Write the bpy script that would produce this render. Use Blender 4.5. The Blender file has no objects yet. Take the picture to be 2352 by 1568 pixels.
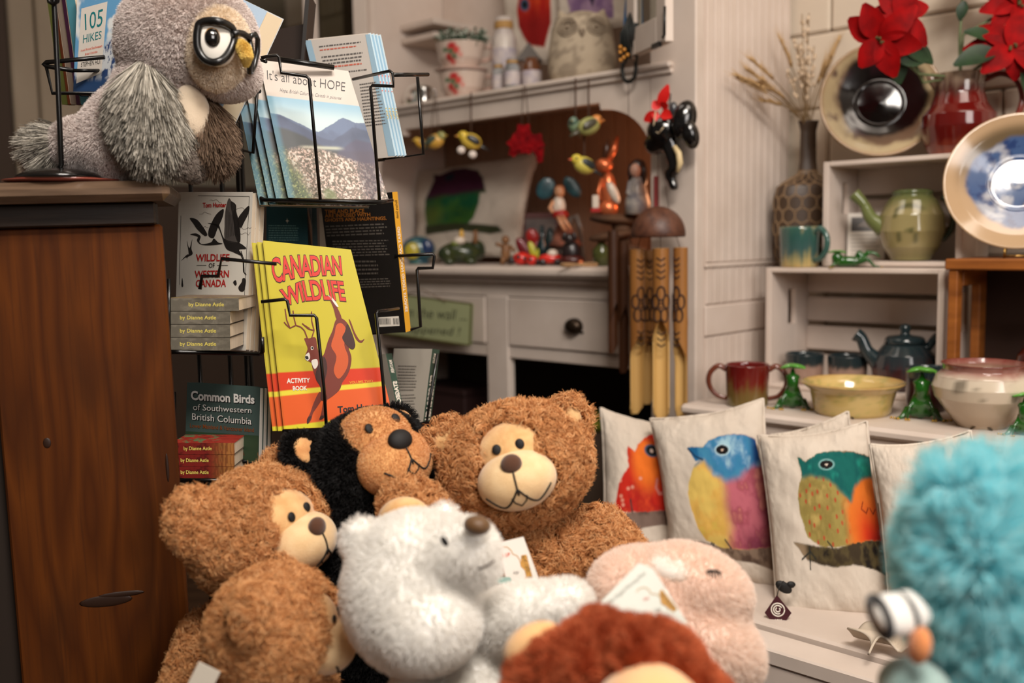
import bpy, math, random
import numpy as np
from mathutils import Vector, Matrix
sc = bpy.context.scene
COL = sc.collection
rad = math.radians
random.seed(7)
# ------------------------------------------------------------------ camera
FPX, PITCH, ROLL, EYE = 2287.0, rad(5.85), rad(1.0), 1.0
CF = Vector((0, math.cos(PITCH), -math.sin(PITCH)))
_r0, _u0 = Vector((1, 0, 0)), Vector((0, math.sin(PITCH), math.cos(PITCH)))
CR = _r0*math.cos(ROLL) - _u0*math.sin(ROLL)
CU = _u0*math.cos(ROLL) + _r0*math.sin(ROLL)
CAM = Vector((0, 0, EYE))
cd = bpy.data.cameras.new('camera')
cam = bpy.data.objects.new('camera', cd); COL.objects.link(cam)
cam.matrix_world = Matrix(((CR.x, CU.x, -CF.x, 0), (CR.y, CU.y, -CF.y, 0), (CR.z, CU.z, -CF.z, EYE), (0, 0, 0, 1)))
cd.sensor_width = 36; cd.lens = FPX*36/2352; cd.clip_start = .02
cd.dof.use_dof = True; cd.dof.focus_distance = 1.43; cd.dof.aperture_fstop = 2.5
sc.camera = cam
# ------------------------------------------------------------------ light and exposure
sc.view_settings.view_transform = 'Standard'; sc.view_settings.look = 'None'
sc.view_settings.gamma = 1; sc.view_settings.use_curve_mapping = False
sc.view_settings.exposure = -0.1
w = bpy.data.worlds.new('World'); sc.world = w; w.use_nodes = True
w.node_tree.nodes['Background'].inputs[0].default_value = (1.0, .86, .72, 1)
w.node_tree.nodes['Background'].inputs[1].default_value = .10

def area(name, loc, target, sx, sy, power, col):
    l = bpy.data.lights.new(name, 'AREA'); l.shape = 'RECTANGLE'; l.size = sx; l.size_y = sy
    l.energy = power; l.color = col
    o = bpy.data.objects.new(name, l); COL.objects.link(o); o.location = loc
    o.rotation_euler = (Vector(target)-Vector(loc)).to_track_quat('-Z', 'Y').to_euler()
    return o
area('ceiling_light_front', (.40, .12, 2.5), (.25, 1.1, .3), .9, .5, 60, (1, .925, .84))
area('ceiling_light_middle', (1.0, 1.0, 2.5), (1.2, 1.6, 0), .9, .5, 10.5, (1, .87, .75))
area('ceiling_light_rear', (-.35, 2.0, 2.5), (.1, 2.6, 0.6), .8, .4, 4, (1, .88, .77))
area('shop_window_light', (1.5, -1.6, 1.9), (.3, 1.3, .8), 1.4, 1.2, 44, (1, .93, .88))
pl = bpy.data.lights.new('hutch_lamp', 'POINT'); pl.energy = .8; pl.color = (1, .42, .2); pl.shadow_soft_size = .03
plo = bpy.data.objects.new('hutch_lamp', pl); COL.objects.link(plo)
sc.cycles.max_bounces = 7; sc.cycles.diffuse_bounces = 5; sc.cycles.glossy_bounces = 3
sc.cycles.transmission_bounces = 4; sc.cycles.transparent_max_bounces = 6
sc.cycles.use_adaptive_sampling = True; sc.cycles.adaptive_threshold = .03
sc.cycles.use_denoising = True
sc.cycles.caustics_reflective = False; sc.cycles.caustics_refractive = False
sc.cycles.sample_clamp_indirect = 4

# ------------------------------------------------------------------ pixel / place helpers
def ray(px, py): return CF + CR*((px-1176)/FPX) + CU*((784-py)/FPX)
def at(px, py, Y):
    d = ray(px, py); return CAM + d*(Y/d.y)
def on_plane(px, py, p0, n):
    d = ray(px, py); return CAM + d*((p0-CAM).dot(n)/d.dot(n))
def on_z(px, py, z):
    d = ray(px, py); return CAM + d*((z-EYE)/d.z)
def proj(p):
    q = Vector(p)-CAM; c = q.dot(CF); return 1176+FPX*q.dot(CR)/c, 784-FPX*q.dot(CU)/c
def S(px, Y): return px*Y/FPX
HANG = rad(-43.9)
HR = Vector((math.cos(HANG), math.sin(HANG), 0)); HV = Vector((-math.sin(HANG), math.cos(HANG), 0))
HC = at(1605, 700, 2.25); HC.z = 0
HM = Matrix.Translation(HC) @ Matrix.Rotation(HANG, 4, 'Z')
def hp(px, py, dy=0.):            # world point on the plane dy behind the hutch front
    return on_plane(px, py, HC+HV*dy, HV)
def stand(px, z, dy):             # world point at height z on that plane, in the column px
    a, b = -4., 3.
    for _ in range(50):
        m = (a+b)/2
        p = HC+HR*m+HV*dy; p.z = z
        if (p-CAM).dot(CF) < .2 or proj(p)[0] > px: b = m
        else: a = m
    p = HC+HR*m+HV*dy; p.z = z
    return p

def fit_rect(c4, W, H, Z0, yaw=0., tilt=0., roll=0., zw=0.):
    """Rigid W x H rectangle whose TL, TR, BR, BL corners land on the pixels c4. Columns: right, into, up; origin BL."""
    c4 = np.array(c4, float)
    def mat(p):
        return (Matrix.Translation(Vector(p[3:6])) @ Matrix.Rotation(p[0], 4, 'Z') @ Matrix.Rotation(p[1], 4, 'X') @ Matrix.Rotation(p[2], 4, 'Y'))
    def res(p):
        m = mat(p); out = []
        for (x, z), c in zip(((0, H), (W, H), (W, 0), (0, 0)), c4):
            u = proj(m @ Vector((x, 0, z))); out += [u[0]-c[0], u[1]-c[1]]
        out += [(p[0]-yaw)*12, (p[1]-tilt)*25, (p[2]-roll)*4, (p[4]-Z0)*zw]
        return np.array(out)
    bl = at(c4[3][0], c4[3][1], Z0)
    p = np.array([yaw, tilt, roll, bl.x, bl.y, bl.z]); lam = 1e-2
    r = res(p)
    for _ in range(60):
        J = np.zeros((len(r), 6))
        for i in range(6):
            q = p.copy(); q[i] += 1e-5; J[:, i] = (res(q)-r)/1e-5
        A = J.T@J
        st = np.linalg.solve(A+lam*np.diag(np.diag(A)+1e-9), -J.T@r)
        q = p+st; rq = res(q)
        if rq@rq < r@r: p, r, lam = q, rq, lam*.3
        else: lam *= 4
    return mat(p)

# ------------------------------------------------------------------ materials
def lin(c):
    if isinstance(c, str): c = tuple(int(c[i:i+2], 16) for i in (0, 2, 4))
    return tuple(((v/255)/12.92 if v/255 <= .04045 else ((v/255+.055)/1.055)**2.4) for v in c)
_mats = {}
def M(name, col=(200, 200, 200), rough=.6, metal=0., col2=None, scale=20., bump=0., bscale=None, coat=0., stretch=None,
      trans=0., spec=.5, emis=None, sheen=0., ior=1.45, sharp=(.35, .65), detail=4):
    if name in _mats: return _mats[name]
    m = bpy.data.materials.new(name); m.use_nodes = True; _mats[name] = m
    nt = m.node_tree; b = nt.nodes['Principled BSDF']; L = nt.links
    b.inputs['Base Color'].default_value = (*lin(col), 1); b.inputs['Roughness'].default_value = rough
    b.inputs['Metallic'].default_value = metal; b.inputs['Coat Weight'].default_value = coat
    b.inputs['Coat Roughness'].default_value = .12
    b.inputs['Specular IOR Level'].default_value = spec; b.inputs['IOR'].default_value = ior
    if trans: b.inputs['Transmission Weight'].default_value = trans
    if sheen: b.inputs['Sheen Weight'].default_value = sheen
    if emis:
        b.inputs['Emission Color'].default_value = (*lin(emis[0]), 1); b.inputs['Emission Strength'].default_value = emis[1]
    if col2 is not None or bump:
        tc = nt.nodes.new('ShaderNodeTexCoord'); vec = tc.outputs['Object']
        if stretch:
            mp = nt.nodes.new('ShaderNodeMapping'); mp.inputs['Scale'].default_value = stretch
            L.new(vec, mp.inputs['Vector']); vec = mp.outputs['Vector']
    if col2 is not None:
        n = nt.nodes.new('ShaderNodeTexNoise'); n.inputs['Scale'].default_value = scale; n.inputs['Detail'].default_value = detail
        L.new(vec, n.inputs['Vector'])
        r = nt.nodes.new('ShaderNodeValToRGB')
        r.color_ramp.elements[0].position = sharp[0]; r.color_ramp.elements[1].position = sharp[1]
        r.color_ramp.elements[0].color = (*lin(col), 1); r.color_ramp.elements[1].color = (*lin(col2), 1)
        L.new(n.outputs['Fac'], r.inputs['Fac']); L.new(r.outputs['Color'], b.inputs['Base Color'])
    if bump:
        n2 = nt.nodes.new('ShaderNodeTexNoise'); n2.inputs['Scale'].default_value = bscale or scale*3; n2.inputs['Detail'].default_value = 3
        L.new(vec, n2.inputs['Vector'])
        bp = nt.nodes.new('ShaderNodeBump'); bp.inputs['Strength'].default_value = bump; bp.inputs['Distance'].default_value = .002
        L.new(n2.outputs['Fac'], bp.inputs['Height']); L.new(bp.outputs['Normal'], b.inputs['Normal'])
    return m
def MA(name, rough=.4, coat=0., spec=.5, bump=0., bscale=400, sheen=0.):
    """A printed / glazed surface: colour comes from the mesh's own colour attribute."""
    if name in _mats: return _mats[name]
    m = M(name, (200, 200, 200), rough, coat=coat, spec=spec, bump=bump, bscale=bscale, sheen=sheen)
    nt = m.node_tree; a = nt.nodes.new('ShaderNodeVertexColor'); a.layer_name = 'Col'
    nt.links.new(a.outputs['Color'], nt.nodes['Principled BSDF'].inputs['Base Color'])
    return m
def MF(name, cols, rough=.75, spec=.25, glow=0.):
    """Fur: a colour per strand drawn from a short ramp."""
    if name in _mats: return _mats[name]
    m = M(name, cols[0], rough, spec=spec); nt = m.node_tree
    h = nt.nodes.new('ShaderNodeHairInfo'); r = nt.nodes.new('ShaderNodeValToRGB')
    el = r.color_ramp.elements
    while len(el) < len(cols): el.new(.5)
    for i, c in enumerate(cols):
        el[i].position = i/(len(cols)-1); el[i].color = (*lin(c), 1)
    nt.links.new(h.outputs['Random'], r.inputs['Fac'])
    nt.links.new(r.outputs['Color'], nt.nodes['Principled BSDF'].inputs['Base Color'])
    if glow:                       # light passes through pale fibres
        tr = nt.nodes.new('ShaderNodeBsdfTranslucent'); nt.links.new(r.outputs['Color'], tr.inputs['Color'])
        ms = nt.nodes.new('ShaderNodeMixShader'); ms.inputs['Fac'].default_value = glow
        nt.links.new(nt.nodes['Principled BSDF'].outputs[0], ms.inputs[1]); nt.links.new(tr.outputs[0], ms.inputs[2])
        nt.links.new(ms.outputs[0], nt.nodes['Material Output'].inputs['Surface'])
    return m
# ------------------------------------------------------------------ mesh builder
def rotm(rx=0, ry=0, rz=0):
    return Matrix.Rotation(rz, 4, 'Z') @ Matrix.Rotation(ry, 4, 'Y') @ Matrix.Rotation(rx, 4, 'X')
class MB:
    def __init__(s): s.v = []; s.f = []; s.m = []; s.sm = []; s.mats = []; s.c = {}
    def mi(s, mat):
        if mat not in s.mats: s.mats.append(mat)
        return s.mats.index(mat)
    def add(s, vs, fs, mat, smooth=False, T=None, cols=None):
        o = len(s.v); k = s.mi(mat)
        if T is not None: vs = [T @ Vector(p) for p in vs]
        s.v += [tuple(p) for p in vs]
        for f in fs: s.f.append([i+o for i in f]); s.m.append(k); s.sm.append(smooth)
        if cols is not None: s.c[o] = np.asarray(cols, float)
        return s
    def box(s, lo, hi, mat, T=None, bev=0.):
        x0, y0, z0 = lo; x1, y1, z1 = hi
        if bev <= 0:
            return s.add([(x0, y0, z0), (x1, y0, z0), (x1, y1, z0), (x0, y1, z0), (x0, y0, z1), (x1, y0, z1), (x1, y1, z1), (x0, y1, z1)],
                  [(0, 3, 2, 1), (4, 5, 6, 7), (0, 1, 5, 4), (1, 2, 6, 5), (2, 3, 7, 6), (3, 0, 4, 7)], mat, False, T)
        b = min(bev, .45*(x1-x0), .45*(y1-y0), .45*(z1-z0))
        vs = []; idx = {}
        for i, (xa, xs) in enumerate(((x0, 1), (x1, -1))):
            for j, (ya, ys) in enumerate(((y0, 1), (y1, -1))):
                for k, (za, zs) in enumerate(((z0, 1), (z1, -1))):
                    for ax in range(3):
                        p = [xa+xs*b, ya+ys*b, za+zs*b]; p[ax] = (xa, ya, za)[ax]
                        idx[i, j, k, ax] = len(vs); vs.append(tuple(p))
        I = lambda i, j, k, a: idx[i, j, k, a]
        fs = []
        for i in (0, 1):
            q = [I(i, 0, 0, 0), I(i, 1, 0, 0), I(i, 1, 1, 0), I(i, 0, 1, 0)]; fs.append(q if i else q[::-1])
            q = [I(0, i, 0, 1), I(0, i, 1, 1), I(1, i, 1, 1), I(1, i, 0, 1)]; fs.append(q if i else q[::-1])
            q = [I(0, 0, i, 2), I(1, 0, i, 2), I(1, 1, i, 2), I(0, 1, i, 2)]; fs.append(q if i else q[::-1])
        for j in (0, 1):
            for k in (0, 1):
                q = [I(0, j, k, 1), I(1, j, k, 1), I(1, j, k, 2), I(0, j, k, 2)]; fs.append(q if (j ^ k) == 0 else q[::-1])
        for i in (0, 1):
            for k in (0, 1):
                q = [I(i, 0, k, 0), I(i, 1, k, 0), I(i, 1, k, 2), I(i, 0, k, 2)]; fs.append(q if (i ^ k) else q[::-1])
        for i in (0, 1):
            for j in (0, 1):
                q = [I(i, j, 0, 0), I(i, j, 1, 0), I(i, j, 1, 1), I(i, j, 0, 1)]; fs.append(q if (i ^ j) == 0 else q[::-1])
        for i in (0, 1):
            for j in (0, 1):
                for k in (0, 1):
                    q = [I(i, j, k, 0), I(i, j, k, 1), I(i, j, k, 2)]; fs.append(q if (i ^ j ^ k) else q[::-1])
        return s.add(vs, fs, mat, False, T)
    def lathe(s, prof, mat, seg=40, T=None, cap=True, sx=1., sy=1., colfn=None):
        vs = []; fs = []; n = len(prof)
        for (r, z) in prof:
            for j in range(seg):
                a = 2*math.pi*j/seg; vs.append((r*math.cos(a)*sx, r*math.sin(a)*sy, z))
        for i in range(n-1):
            for j in range(seg):
                k = (j+1) % seg; fs.append((i*seg+j, i*seg+k, (i+1)*seg+k, (i+1)*seg+j))
        if cap:
            if prof[0][0] > 1e-5: fs.append(tuple(range(seg-1, -1, -1)))
            if prof[-1][0] > 1e-5: fs.append(tuple((n-1)*seg+j for j in range(seg)))
        cols = None
        if colfn: cols = colfn(np.array(vs))
        return s.add(vs, fs, mat, True, T, cols)
    def tube(s, pts, r, mat, seg=8, closed=False, flat=1.):
        pts = [Vector(p) for p in pts]; n = len(pts)
        rs = r if isinstance(r, (list, tuple)) else [r]*n
        vs = []; fs = []; nrm = None
        for i, p in enumerate(pts):
            a = pts[i-1] if (i or closed) else p; b = pts[(i+1) % n] if (i < n-1 or closed) else p
            t = (b-a).normalized() if (b-a).length > 1e-9 else Vector((0, 0, 1))
            if nrm is None:
                nrm = t.orthogonal().normalized()
            else:
                nrm = nrm-t*nrm.dot(t)
                nrm = nrm.normalized() if nrm.length > 1e-6 else t.orthogonal().normalized()
            bi = t.cross(nrm)
            for j in range(seg):
                an = 2*math.pi*j/seg; vs.append(p+nrm*(rs[i]*math.cos(an))+bi*(rs[i]*flat*math.sin(an)))
        for i in range(n if closed else n-1):
            k = (i+1) % n
            for j in range(seg):
                l = (j+1) % seg; fs.append((i*seg+j, i*seg+l, k*seg+l, k*seg+j))
        if not closed:
            fs.append(tuple(range(seg-1, -1, -1))); fs.append(tuple((n-1)*seg+j for j in range(seg)))
        return s.add(vs, fs, mat, True)
    def ell(s, c, r, mat, R=None, seg=20, rings=12, T=None):
        if not isinstance(r, (tuple, list)): r = (r, r, r)
        Mx = Matrix.Translation(Vector(c)) @ (R or Matrix()) @ Matrix.Diagonal((*r, 1))
        if T is not None: Mx = T @ Mx
        vs = [(0, 0, -1)]
        for i in range(1, rings):
            ph = -math.pi/2+math.pi*i/rings
            for j in range(seg):
                a = 2*math.pi*j/seg; vs.append((math.cos(ph)*math.cos(a), math.cos(ph)*math.sin(a), math.sin(ph)))
        vs.append((0, 0, 1)); fs = []
        for j in range(seg): fs.append((0, 1+(j+1) % seg, 1+j))
        for i in range(rings-2):
            for j in range(seg):
                a = 1+i*seg; k = (j+1) % seg; fs.append((a+j, a+k, a+seg+k, a+seg+j))
        a = 1+(rings-2)*seg
        for j in range(seg): fs.append((a+j, a+(j+1) % seg, len(vs)-1))
        return s.add(vs, fs, mat, True, Mx)
    def prism(s, pts, y0, y1, mat, T=None, smooth=False):
        """polygon in local x,z (counter-clockwise seen from -y), from y0 (front) to y1"""
        n = len(pts)
        ar = sum(pts[i][0]*pts[(i+1) % n][1]-pts[(i+1) % n][0]*pts[i][1] for i in range(n))
        if ar < 0: pts = pts[::-1]
        vs = [(x, y0, z) for x, z in pts]+[(x, y1, z) for x, z in pts]
        fs = [tuple(range(n)), tuple(range(2*n-1, n-1, -1))]
        for i in range(n):
            k = (i+1) % n; fs.append((i, i+n, k+n, k))
        return s.add(vs, fs, mat, smooth, T)
    def flat(s, pts, y, mat, T=None):
        n = len(pts)
        ar = sum(pts[i][0]*pts[(i+1) % n][1]-pts[(i+1) % n][0]*pts[i][1] for i in range(n))
        if ar < 0: pts = pts[::-1]
        return s.add([(x, y, z) for x, z in pts], [tuple(range(n))], mat, False, T)
    def grid(s, P, mat, cols=None, smooth=True, T=None):
        """P: array (ny, nx, 3)"""
        ny, nx = P.shape[:2]
        fs = [(j*nx+i, j*nx+i+1, (j+1)*nx+i+1, (j+1)*nx+i) for j in range(ny-1) for i in range(nx-1)]
        return s.add([Vector(p) for p in P.reshape(-1, 3)] if T is not None else P.reshape(-1, 3).tolist(), fs, mat, smooth, T,
                     None if cols is None else np.asarray(cols).reshape(-1, 3))
    def mesh(s, name, org=None):
        me = bpy.data.meshes.new(name)
        v = s.v if org is None else [(p[0]-org[0], p[1]-org[1], p[2]-org[2]) for p in s.v]
        me.from_pydata(v, [], s.f)
        for m in s.mats: me.materials.append(m)
        me.polygons.foreach_set('material_index', s.m); me.polygons.foreach_set('use_smooth', s.sm)
        if s.c:
            a = me.color_attributes.new('Col', 'FLOAT_COLOR', 'POINT'); d = np.ones((len(v), 4))
            for o, c in s.c.items(): d[o:o+len(c), :3] = c
            a.data.foreach_set('color', d.ravel())
        me.update(); return me
    def build(s, name, parent=None, org=None, bevel=0., sub=0, **tags):
        """org: world origin the verts are given from (the parent's location when verts are in world space)"""
        me = s.mesh(name, org)
        o = bpy.data.objects.new(name, me); COL.objects.link(o)
        if parent is not None: o.parent = parent
        elif org is not None: o.location = org
        if bevel:
            b = o.modifiers.new('bevel', 'BEVEL'); b.width = bevel; b.segments = 2; b.limit_method = 'ANGLE'
        if sub:
            b = o.modifiers.new('sub', 'SUBSURF'); b.levels = sub; b.render_levels = sub
        for k, v in tags.items(): o[k] = v
        return o
def thing(name, label, cat, loc=(0, 0, 0), group=None, M4=None):
    o = bpy.data.objects.new(name, None); COL.objects.link(o); o.empty_display_size = .02
    if M4 is not None: o.matrix_world = M4
    else: o.location = loc
    o['label'] = label; o['category'] = cat
    if group: o['group'] = group
    return o
def tag(o, label, cat, group=None):
    o['label'] = label; o['category'] = cat
    if group: o['group'] = group
    return o
def struct(mb, name, org=None, **k):
    o = mb.build(name, None, org, **k); o['kind'] = 'structure'; return o
def dup(root, M4=None, label=None):
    r = root.copy(); COL.objects.link(r)
    if M4 is not None: r.matrix_world = M4
    if label: r['label'] = label
    for ch in list(root.children):
        c = ch.copy(); COL.objects.link(c); c.parent = r
        for g in ch.children:
            d = g.copy(); COL.objects.link(d); d.parent = c
    return r

def cr(pts, n=5, vals=None):
    """smooth open path through the points (and values)"""
    P = [Vector(p) for p in pts]; P = [P[0]*2-P[1]]+P+[P[-1]*2-P[-2]]; out = []; vo = []
    for i in range(1, len(P)-2):
        for k in range(n):
            q = k/n; p0, p1, p2, p3 = P[i-1:i+3]
            out.append(.5*((2*p1)+(-p0+p2)*q+(2*p0-5*p1+4*p2-p3)*q*q+(-p0+3*p1-3*p2+p3)*q**3))
            if vals: vo.append(vals[i-1]*(1-q)+vals[i]*q)
    out.append(P[-2])
    if vals: return out, vo+[vals[-1]]
    return out
# ------------------------------------------------------------------ lettering (built-in font turned into flat mesh)
_tc = {}
def text_geo(s, bold=0., spacing=1., shear=0.):
    k = (s, bold, spacing, shear)
    if k in _tc: return _tc[k]
    c = bpy.data.curves.new('lettering', 'FONT'); c.body = s; c.offset = bold; c.space_character = spacing; c.shear = shear
    c.resolution_u = 3; c.fill_mode = 'FRONT'
    o = bpy.data.objects.new('lettering', c); COL.objects.link(o)
    dg = bpy.context.evaluated_depsgraph_get(); dg.update()
    me = o.evaluated_get(dg).to_mesh()
    v = np.array([tuple(p.co)[:2] for p in me.vertices]) if len(me.vertices) else np.zeros((1, 2))
    f = [tuple(p.vertices) for p in me.polygons]
    o.evaluated_get(dg).to_mesh_clear(); bpy.data.objects.remove(o); bpy.data.curves.remove(c)
    _tc[k] = (v, f); return v, f
def put_text(mb, s, x0, x1, z0, z1, y, mat, bold=0., warp=None, T=None, shear=0., keep=False):
    """lettering filling the rectangle x0..x1, z0..z1 of the plane y (facing -y)"""
    v, f = text_geo(s, bold, 1., shear)
    lo, hi = v.min(0), v.max(0); q = (v-lo)/np.maximum(hi-lo, 1e-6)
    P = np.zeros((len(v), 3)); P[:, 0] = x0+(x1-x0)*q[:, 0]; P[:, 2] = z0+(z1-z0)*q[:, 1]; P[:, 1] = y
    if warp: P = warp(P, q)
    mb.add([Vector(p) for p in P], f, mat, False, T)

# ------------------------------------------------------------------ painting on grids
def vnoise(x, y, seed=0):
    xi = np.floor(x).astype(np.int64); yi = np.floor(y).astype(np.int64); fx = x-xi; fy = y-yi
    fx = fx*fx*(3-2*fx); fy = fy*fy*(3-2*fy)
    def h(a, b):
        n = (a*374761393+b*668265263+seed*974711) & 0xffffffff
        n = ((n ^ (n >> 13))*1274126177) & 0xffffffff
        return ((n ^ (n >> 16)) & 0xffff)/65535.
    return (h(xi, yi)*(1-fx)+h(xi+1, yi)*fx)*(1-fy)+(h(xi, yi+1)*(1-fx)+h(xi+1, yi+1)*fx)*fy
def fbm(x, y, seed=0, o=4):
    t = 0; a = .5; n = 0
    for i in range(o): t = t+a*vnoise(x*2**i, y*2**i, seed+i*17); n += a; a *= .5
    return t/n
def sstep(a, b, x):
    t = np.clip((x-a)/(b-a), 0, 1); return t*t*(3-2*t)
class Paint:
    def __init__(s, X, Z, base): s.X = X; s.Z = Z; s.c = np.zeros(X.shape+(3,)); s.c[:] = lin(base)
    def mix(s, mask, col):
        c = np.asarray(lin(col)) if not isinstance(col, np.ndarray) else col
        s.c = s.c*(1-mask[..., None])+c*mask[..., None]; return s
    def sd(s, pts):          # signed distance to polygon, negative inside
        p = np.asarray(pts, float); n = len(p); d = np.full(s.X.shape, 1e9); ins = np.zeros(s.X.shape, bool)
        for i in range(n):
            a = p[i]; b = p[(i+1) % n]; e = b-a; wx = s.X-a[0]; wz = s.Z-a[1]
            t = np.clip((wx*e[0]+wz*e[1])/max(e@e, 1e-12), 0, 1)
            d = np.minimum(d, np.hypot(wx-e[0]*t, wz-e[1]*t))
            cr = (a[1] > s.Z) != (b[1] > s.Z)
            with np.errstate(divide='ignore', invalid='ignore'):
                xx = a[0]+(s.Z-a[1])*e[0]/(e[1] if e[1] else 1e-12)
            ins ^= cr & (s.X < xx)
        return np.where(ins, -d, d)
    def poly(s, pts, col, soft=.004, amt=1.):
        return s.mix(amt*sstep(soft, -soft, s.sd(pts)), col)
    def ell(s, c, r, col, soft=.1, amt=1.):
        d = np.hypot((s.X-c[0])/r[0], (s.Z-c[1])/r[1]); return s.mix(amt*sstep(1+soft, 1-soft, d), col)
    def line(s, pts, wd, col, soft=.5):
        d = np.full(s.X.shape, 1e9)
        for a, b in zip(pts[:-1], pts[1:]):
            a = np.array(a, float); e = np.array(b, float)-a; wx = s.X-a[0]; wz = s.Z-a[1]
            t = np.clip((wx*e[0]+wz*e[1])/max(e@e, 1e-12), 0, 1); d = np.minimum(d, np.hypot(wx-e[0]*t, wz-e[1]*t))
        return s.mix(sstep(wd*(1+soft), wd*(1-soft), d), col)

# ------------------------------------------------------------------ fused soft bodies and fur
def fuse(mb, name, voxel, smooth=6, parent=None, org=None, factor=.5):
    me = mb.mesh(name, org)
    o = bpy.data.objects.new(name, me); COL.objects.link(o)
    r = o.modifiers.new('r', 'REMESH'); r.mode = 'VOXEL'; r.voxel_size = voxel; r.use_smooth_shade = True
    sm = o.modifiers.new('s', 'SMOOTH'); sm.iterations = smooth; sm.factor = factor
    dg = bpy.context.evaluated_depsgraph_get(); dg.update()
    n = bpy.data.meshes.new_from_object(o.evaluated_get(dg))
    o.modifiers.clear(); o.data = n; n.name = name
    n.polygons.foreach_set('use_smooth', [True]*len(n.polygons))
    if not n.materials:
        for m in mb.mats: n.materials.append(m)
    if parent is not None: o.parent = parent
    elif org is not None: o.location = org
    return o
def mesh_np(o):
    me = o.data; me.calc_loop_triangles()
    v = np.empty(len(me.vertices)*3); me.vertices.foreach_get('co', v); v = v.reshape(-1, 3)
    nn = np.empty(len(me.vertices)*3); me.vertices.foreach_get('normal', nn); nn = nn.reshape(-1, 3)
    t = np.empty(len(me.loop_triangles)*3, np.int32); me.loop_triangles.foreach_get('vertices', t)
    return v, nn, t.reshape(-1, 3)
def nrmz(a): return a/np.maximum(np.linalg.norm(a, axis=-1, keepdims=True), 1e-9)
def fur(o, org, n, L, rd, mat, seed=1, clump=0, cpull=.7, curl=(0., 1.), lay=(0, 0, 0), jit=.25, keep=None, K=6, lvar=.35, back=-.3, lenfn=None, name='fur', layfn=None):
    rg = np.random.default_rng(seed)
    v, nn, t = mesh_np(o); org = np.array(org, float)
    a, b, c = v[t[:, 0]], v[t[:, 1]], v[t[:, 2]]
    ar = np.linalg.norm(np.cross(b-a, c-a), axis=1); cen = (a+b+c)/3+org
    fn = nrmz(nn[t].sum(1)); tocam = nrmz(np.array(CAM)-cen)
    ok = (fn*tocam).sum(1) > back
    if keep is not None: ok &= keep(cen, fn)
    ar = ar*ok; k = rg.choice(len(t), n, p=ar/ar.sum())
    u1, u2 = rg.random(n), rg.random(n); f = u1+u2 > 1; u1[f] = 1-u1[f]; u2[f] = 1-u2[f]
    wts = np.stack([1-u1-u2, u1, u2], 1)
    P = (v[t[k]]*wts[..., None]).sum(1); N = nrmz((nn[t[k]]*wts[..., None]).sum(1))
    la = np.array(lay, float) if layfn is None else layfn(P+org, N)
    D = nrmz(N+la+rg.normal(0, jit, (n, 3)))
    ln = L*(1-lvar*rg.random(n))
    if lenfn is not None: ln = ln*lenfn(P+org, N)
    s = np.linspace(0, 1, K)
    e1 = nrmz(np.cross(D, rg.normal(0, 1, (n, 3)))); e2 = np.cross(D, e1)
    ph = rg.random(n)*6.283
    pts = P[:, None]+D[:, None]*(ln[:, None]*s)[..., None]
    if clump:
        ci = rg.choice(n, clump, replace=False); cp = P[ci]; asg = np.empty(n, np.int64)
        cc = (cp**2).sum(1)
        for i in range(0, n, 4000): asg[i:i+4000] = np.argmin(cc-2*P[i:i+4000]@cp.T, 1)
        ctr = ci[asg]
        cpath = P[ctr][:, None]+D[ctr][:, None]*(ln[ctr][:, None]*s)[..., None]
        loose = np.where(rg.random(n) < .22, .25, 1.)
        wgt = (cpull*s**.8)[None, :, None]*loose[:, None, None]
        pts = pts*(1-wgt)+cpath*wgt
        e1, e2, ph2 = e1[ctr], e2[ctr], ph[ctr]+rg.normal(0, .35, n)
    else: ph2 = ph
    if curl[0]:
        an = ph2[:, None]+2*math.pi*curl[1]*s; am = curl[0]*np.minimum(1, s*2)
        pts = pts+(e1[:, None]*(np.cos(an)*am)[..., None]+e2[:, None]*(np.sin(an)*am)[..., None])-(e1*np.cos(ph2)[:, None]+e2*np.sin(ph2)[:, None])[:, None]*(curl[0]*np.minimum(1, s*2))[None, :, None]*.6
    hc = bpy.data.hair_curves.new(name); hc.add_curves([K]*n)
    hc.position_data.foreach_set('vector', np.ascontiguousarray(pts, dtype=np.float32).ravel())
    at_ = hc.attributes.get('radius') or hc.attributes.new('radius', 'FLOAT', 'POINT')
    rr = (rd*(1-.65*s**2))[None, :]*(.7+.6*rg.random(n))[:, None]
    at_.data.foreach_set('value', rr.astype(np.float32).ravel())
    hc.materials.append(mat)
    h = bpy.data.objects.new(name, hc); COL.objects.link(h); h.parent = o
    return h
# ------------------------------------------------------------------ common materials
WHITE = M('white_paint', (210, 196, 185), .55, col2=(198, 183, 171), scale=6, bump=.05, bscale=60)
WHITE2 = M('white_paint_worn', (212, 197, 186), .6, col2=(204, 188, 176), scale=9, bump=.06, bscale=80)
TANBOARD = M('tan_beadboard', (172, 142, 120), .75, col2=(158, 128, 106), scale=5)
WALLP = M('wall_paint', (212, 198, 180), .8, col2=(202, 188, 170), scale=3, bump=.1, bscale=90)
GROUT = M('block_joint', (198, 184, 166), .9)
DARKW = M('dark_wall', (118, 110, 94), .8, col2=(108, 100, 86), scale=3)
BEIGE = M('beige_trim', (156, 140, 120), .6, col2=(146, 130, 110), scale=4)
BLACKM = M('black_wire', (14, 12, 11), .32, metal=.3, coat=.3)
BLACK = M('black_matte', (16, 14, 13), .6)
BROWNW = M('brown_wood', (122, 70, 26), .5, col2=(62, 32, 10), scale=5, stretch=(6, 6, .5), bump=.12, bscale=60, sharp=(.25, .75), detail=6)
DARKWOOD = M('dark_wood', (52, 36, 26), .45, col2=(30, 20, 14), scale=8, stretch=(.6, 6, 6), bump=.1, bscale=80)
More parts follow.
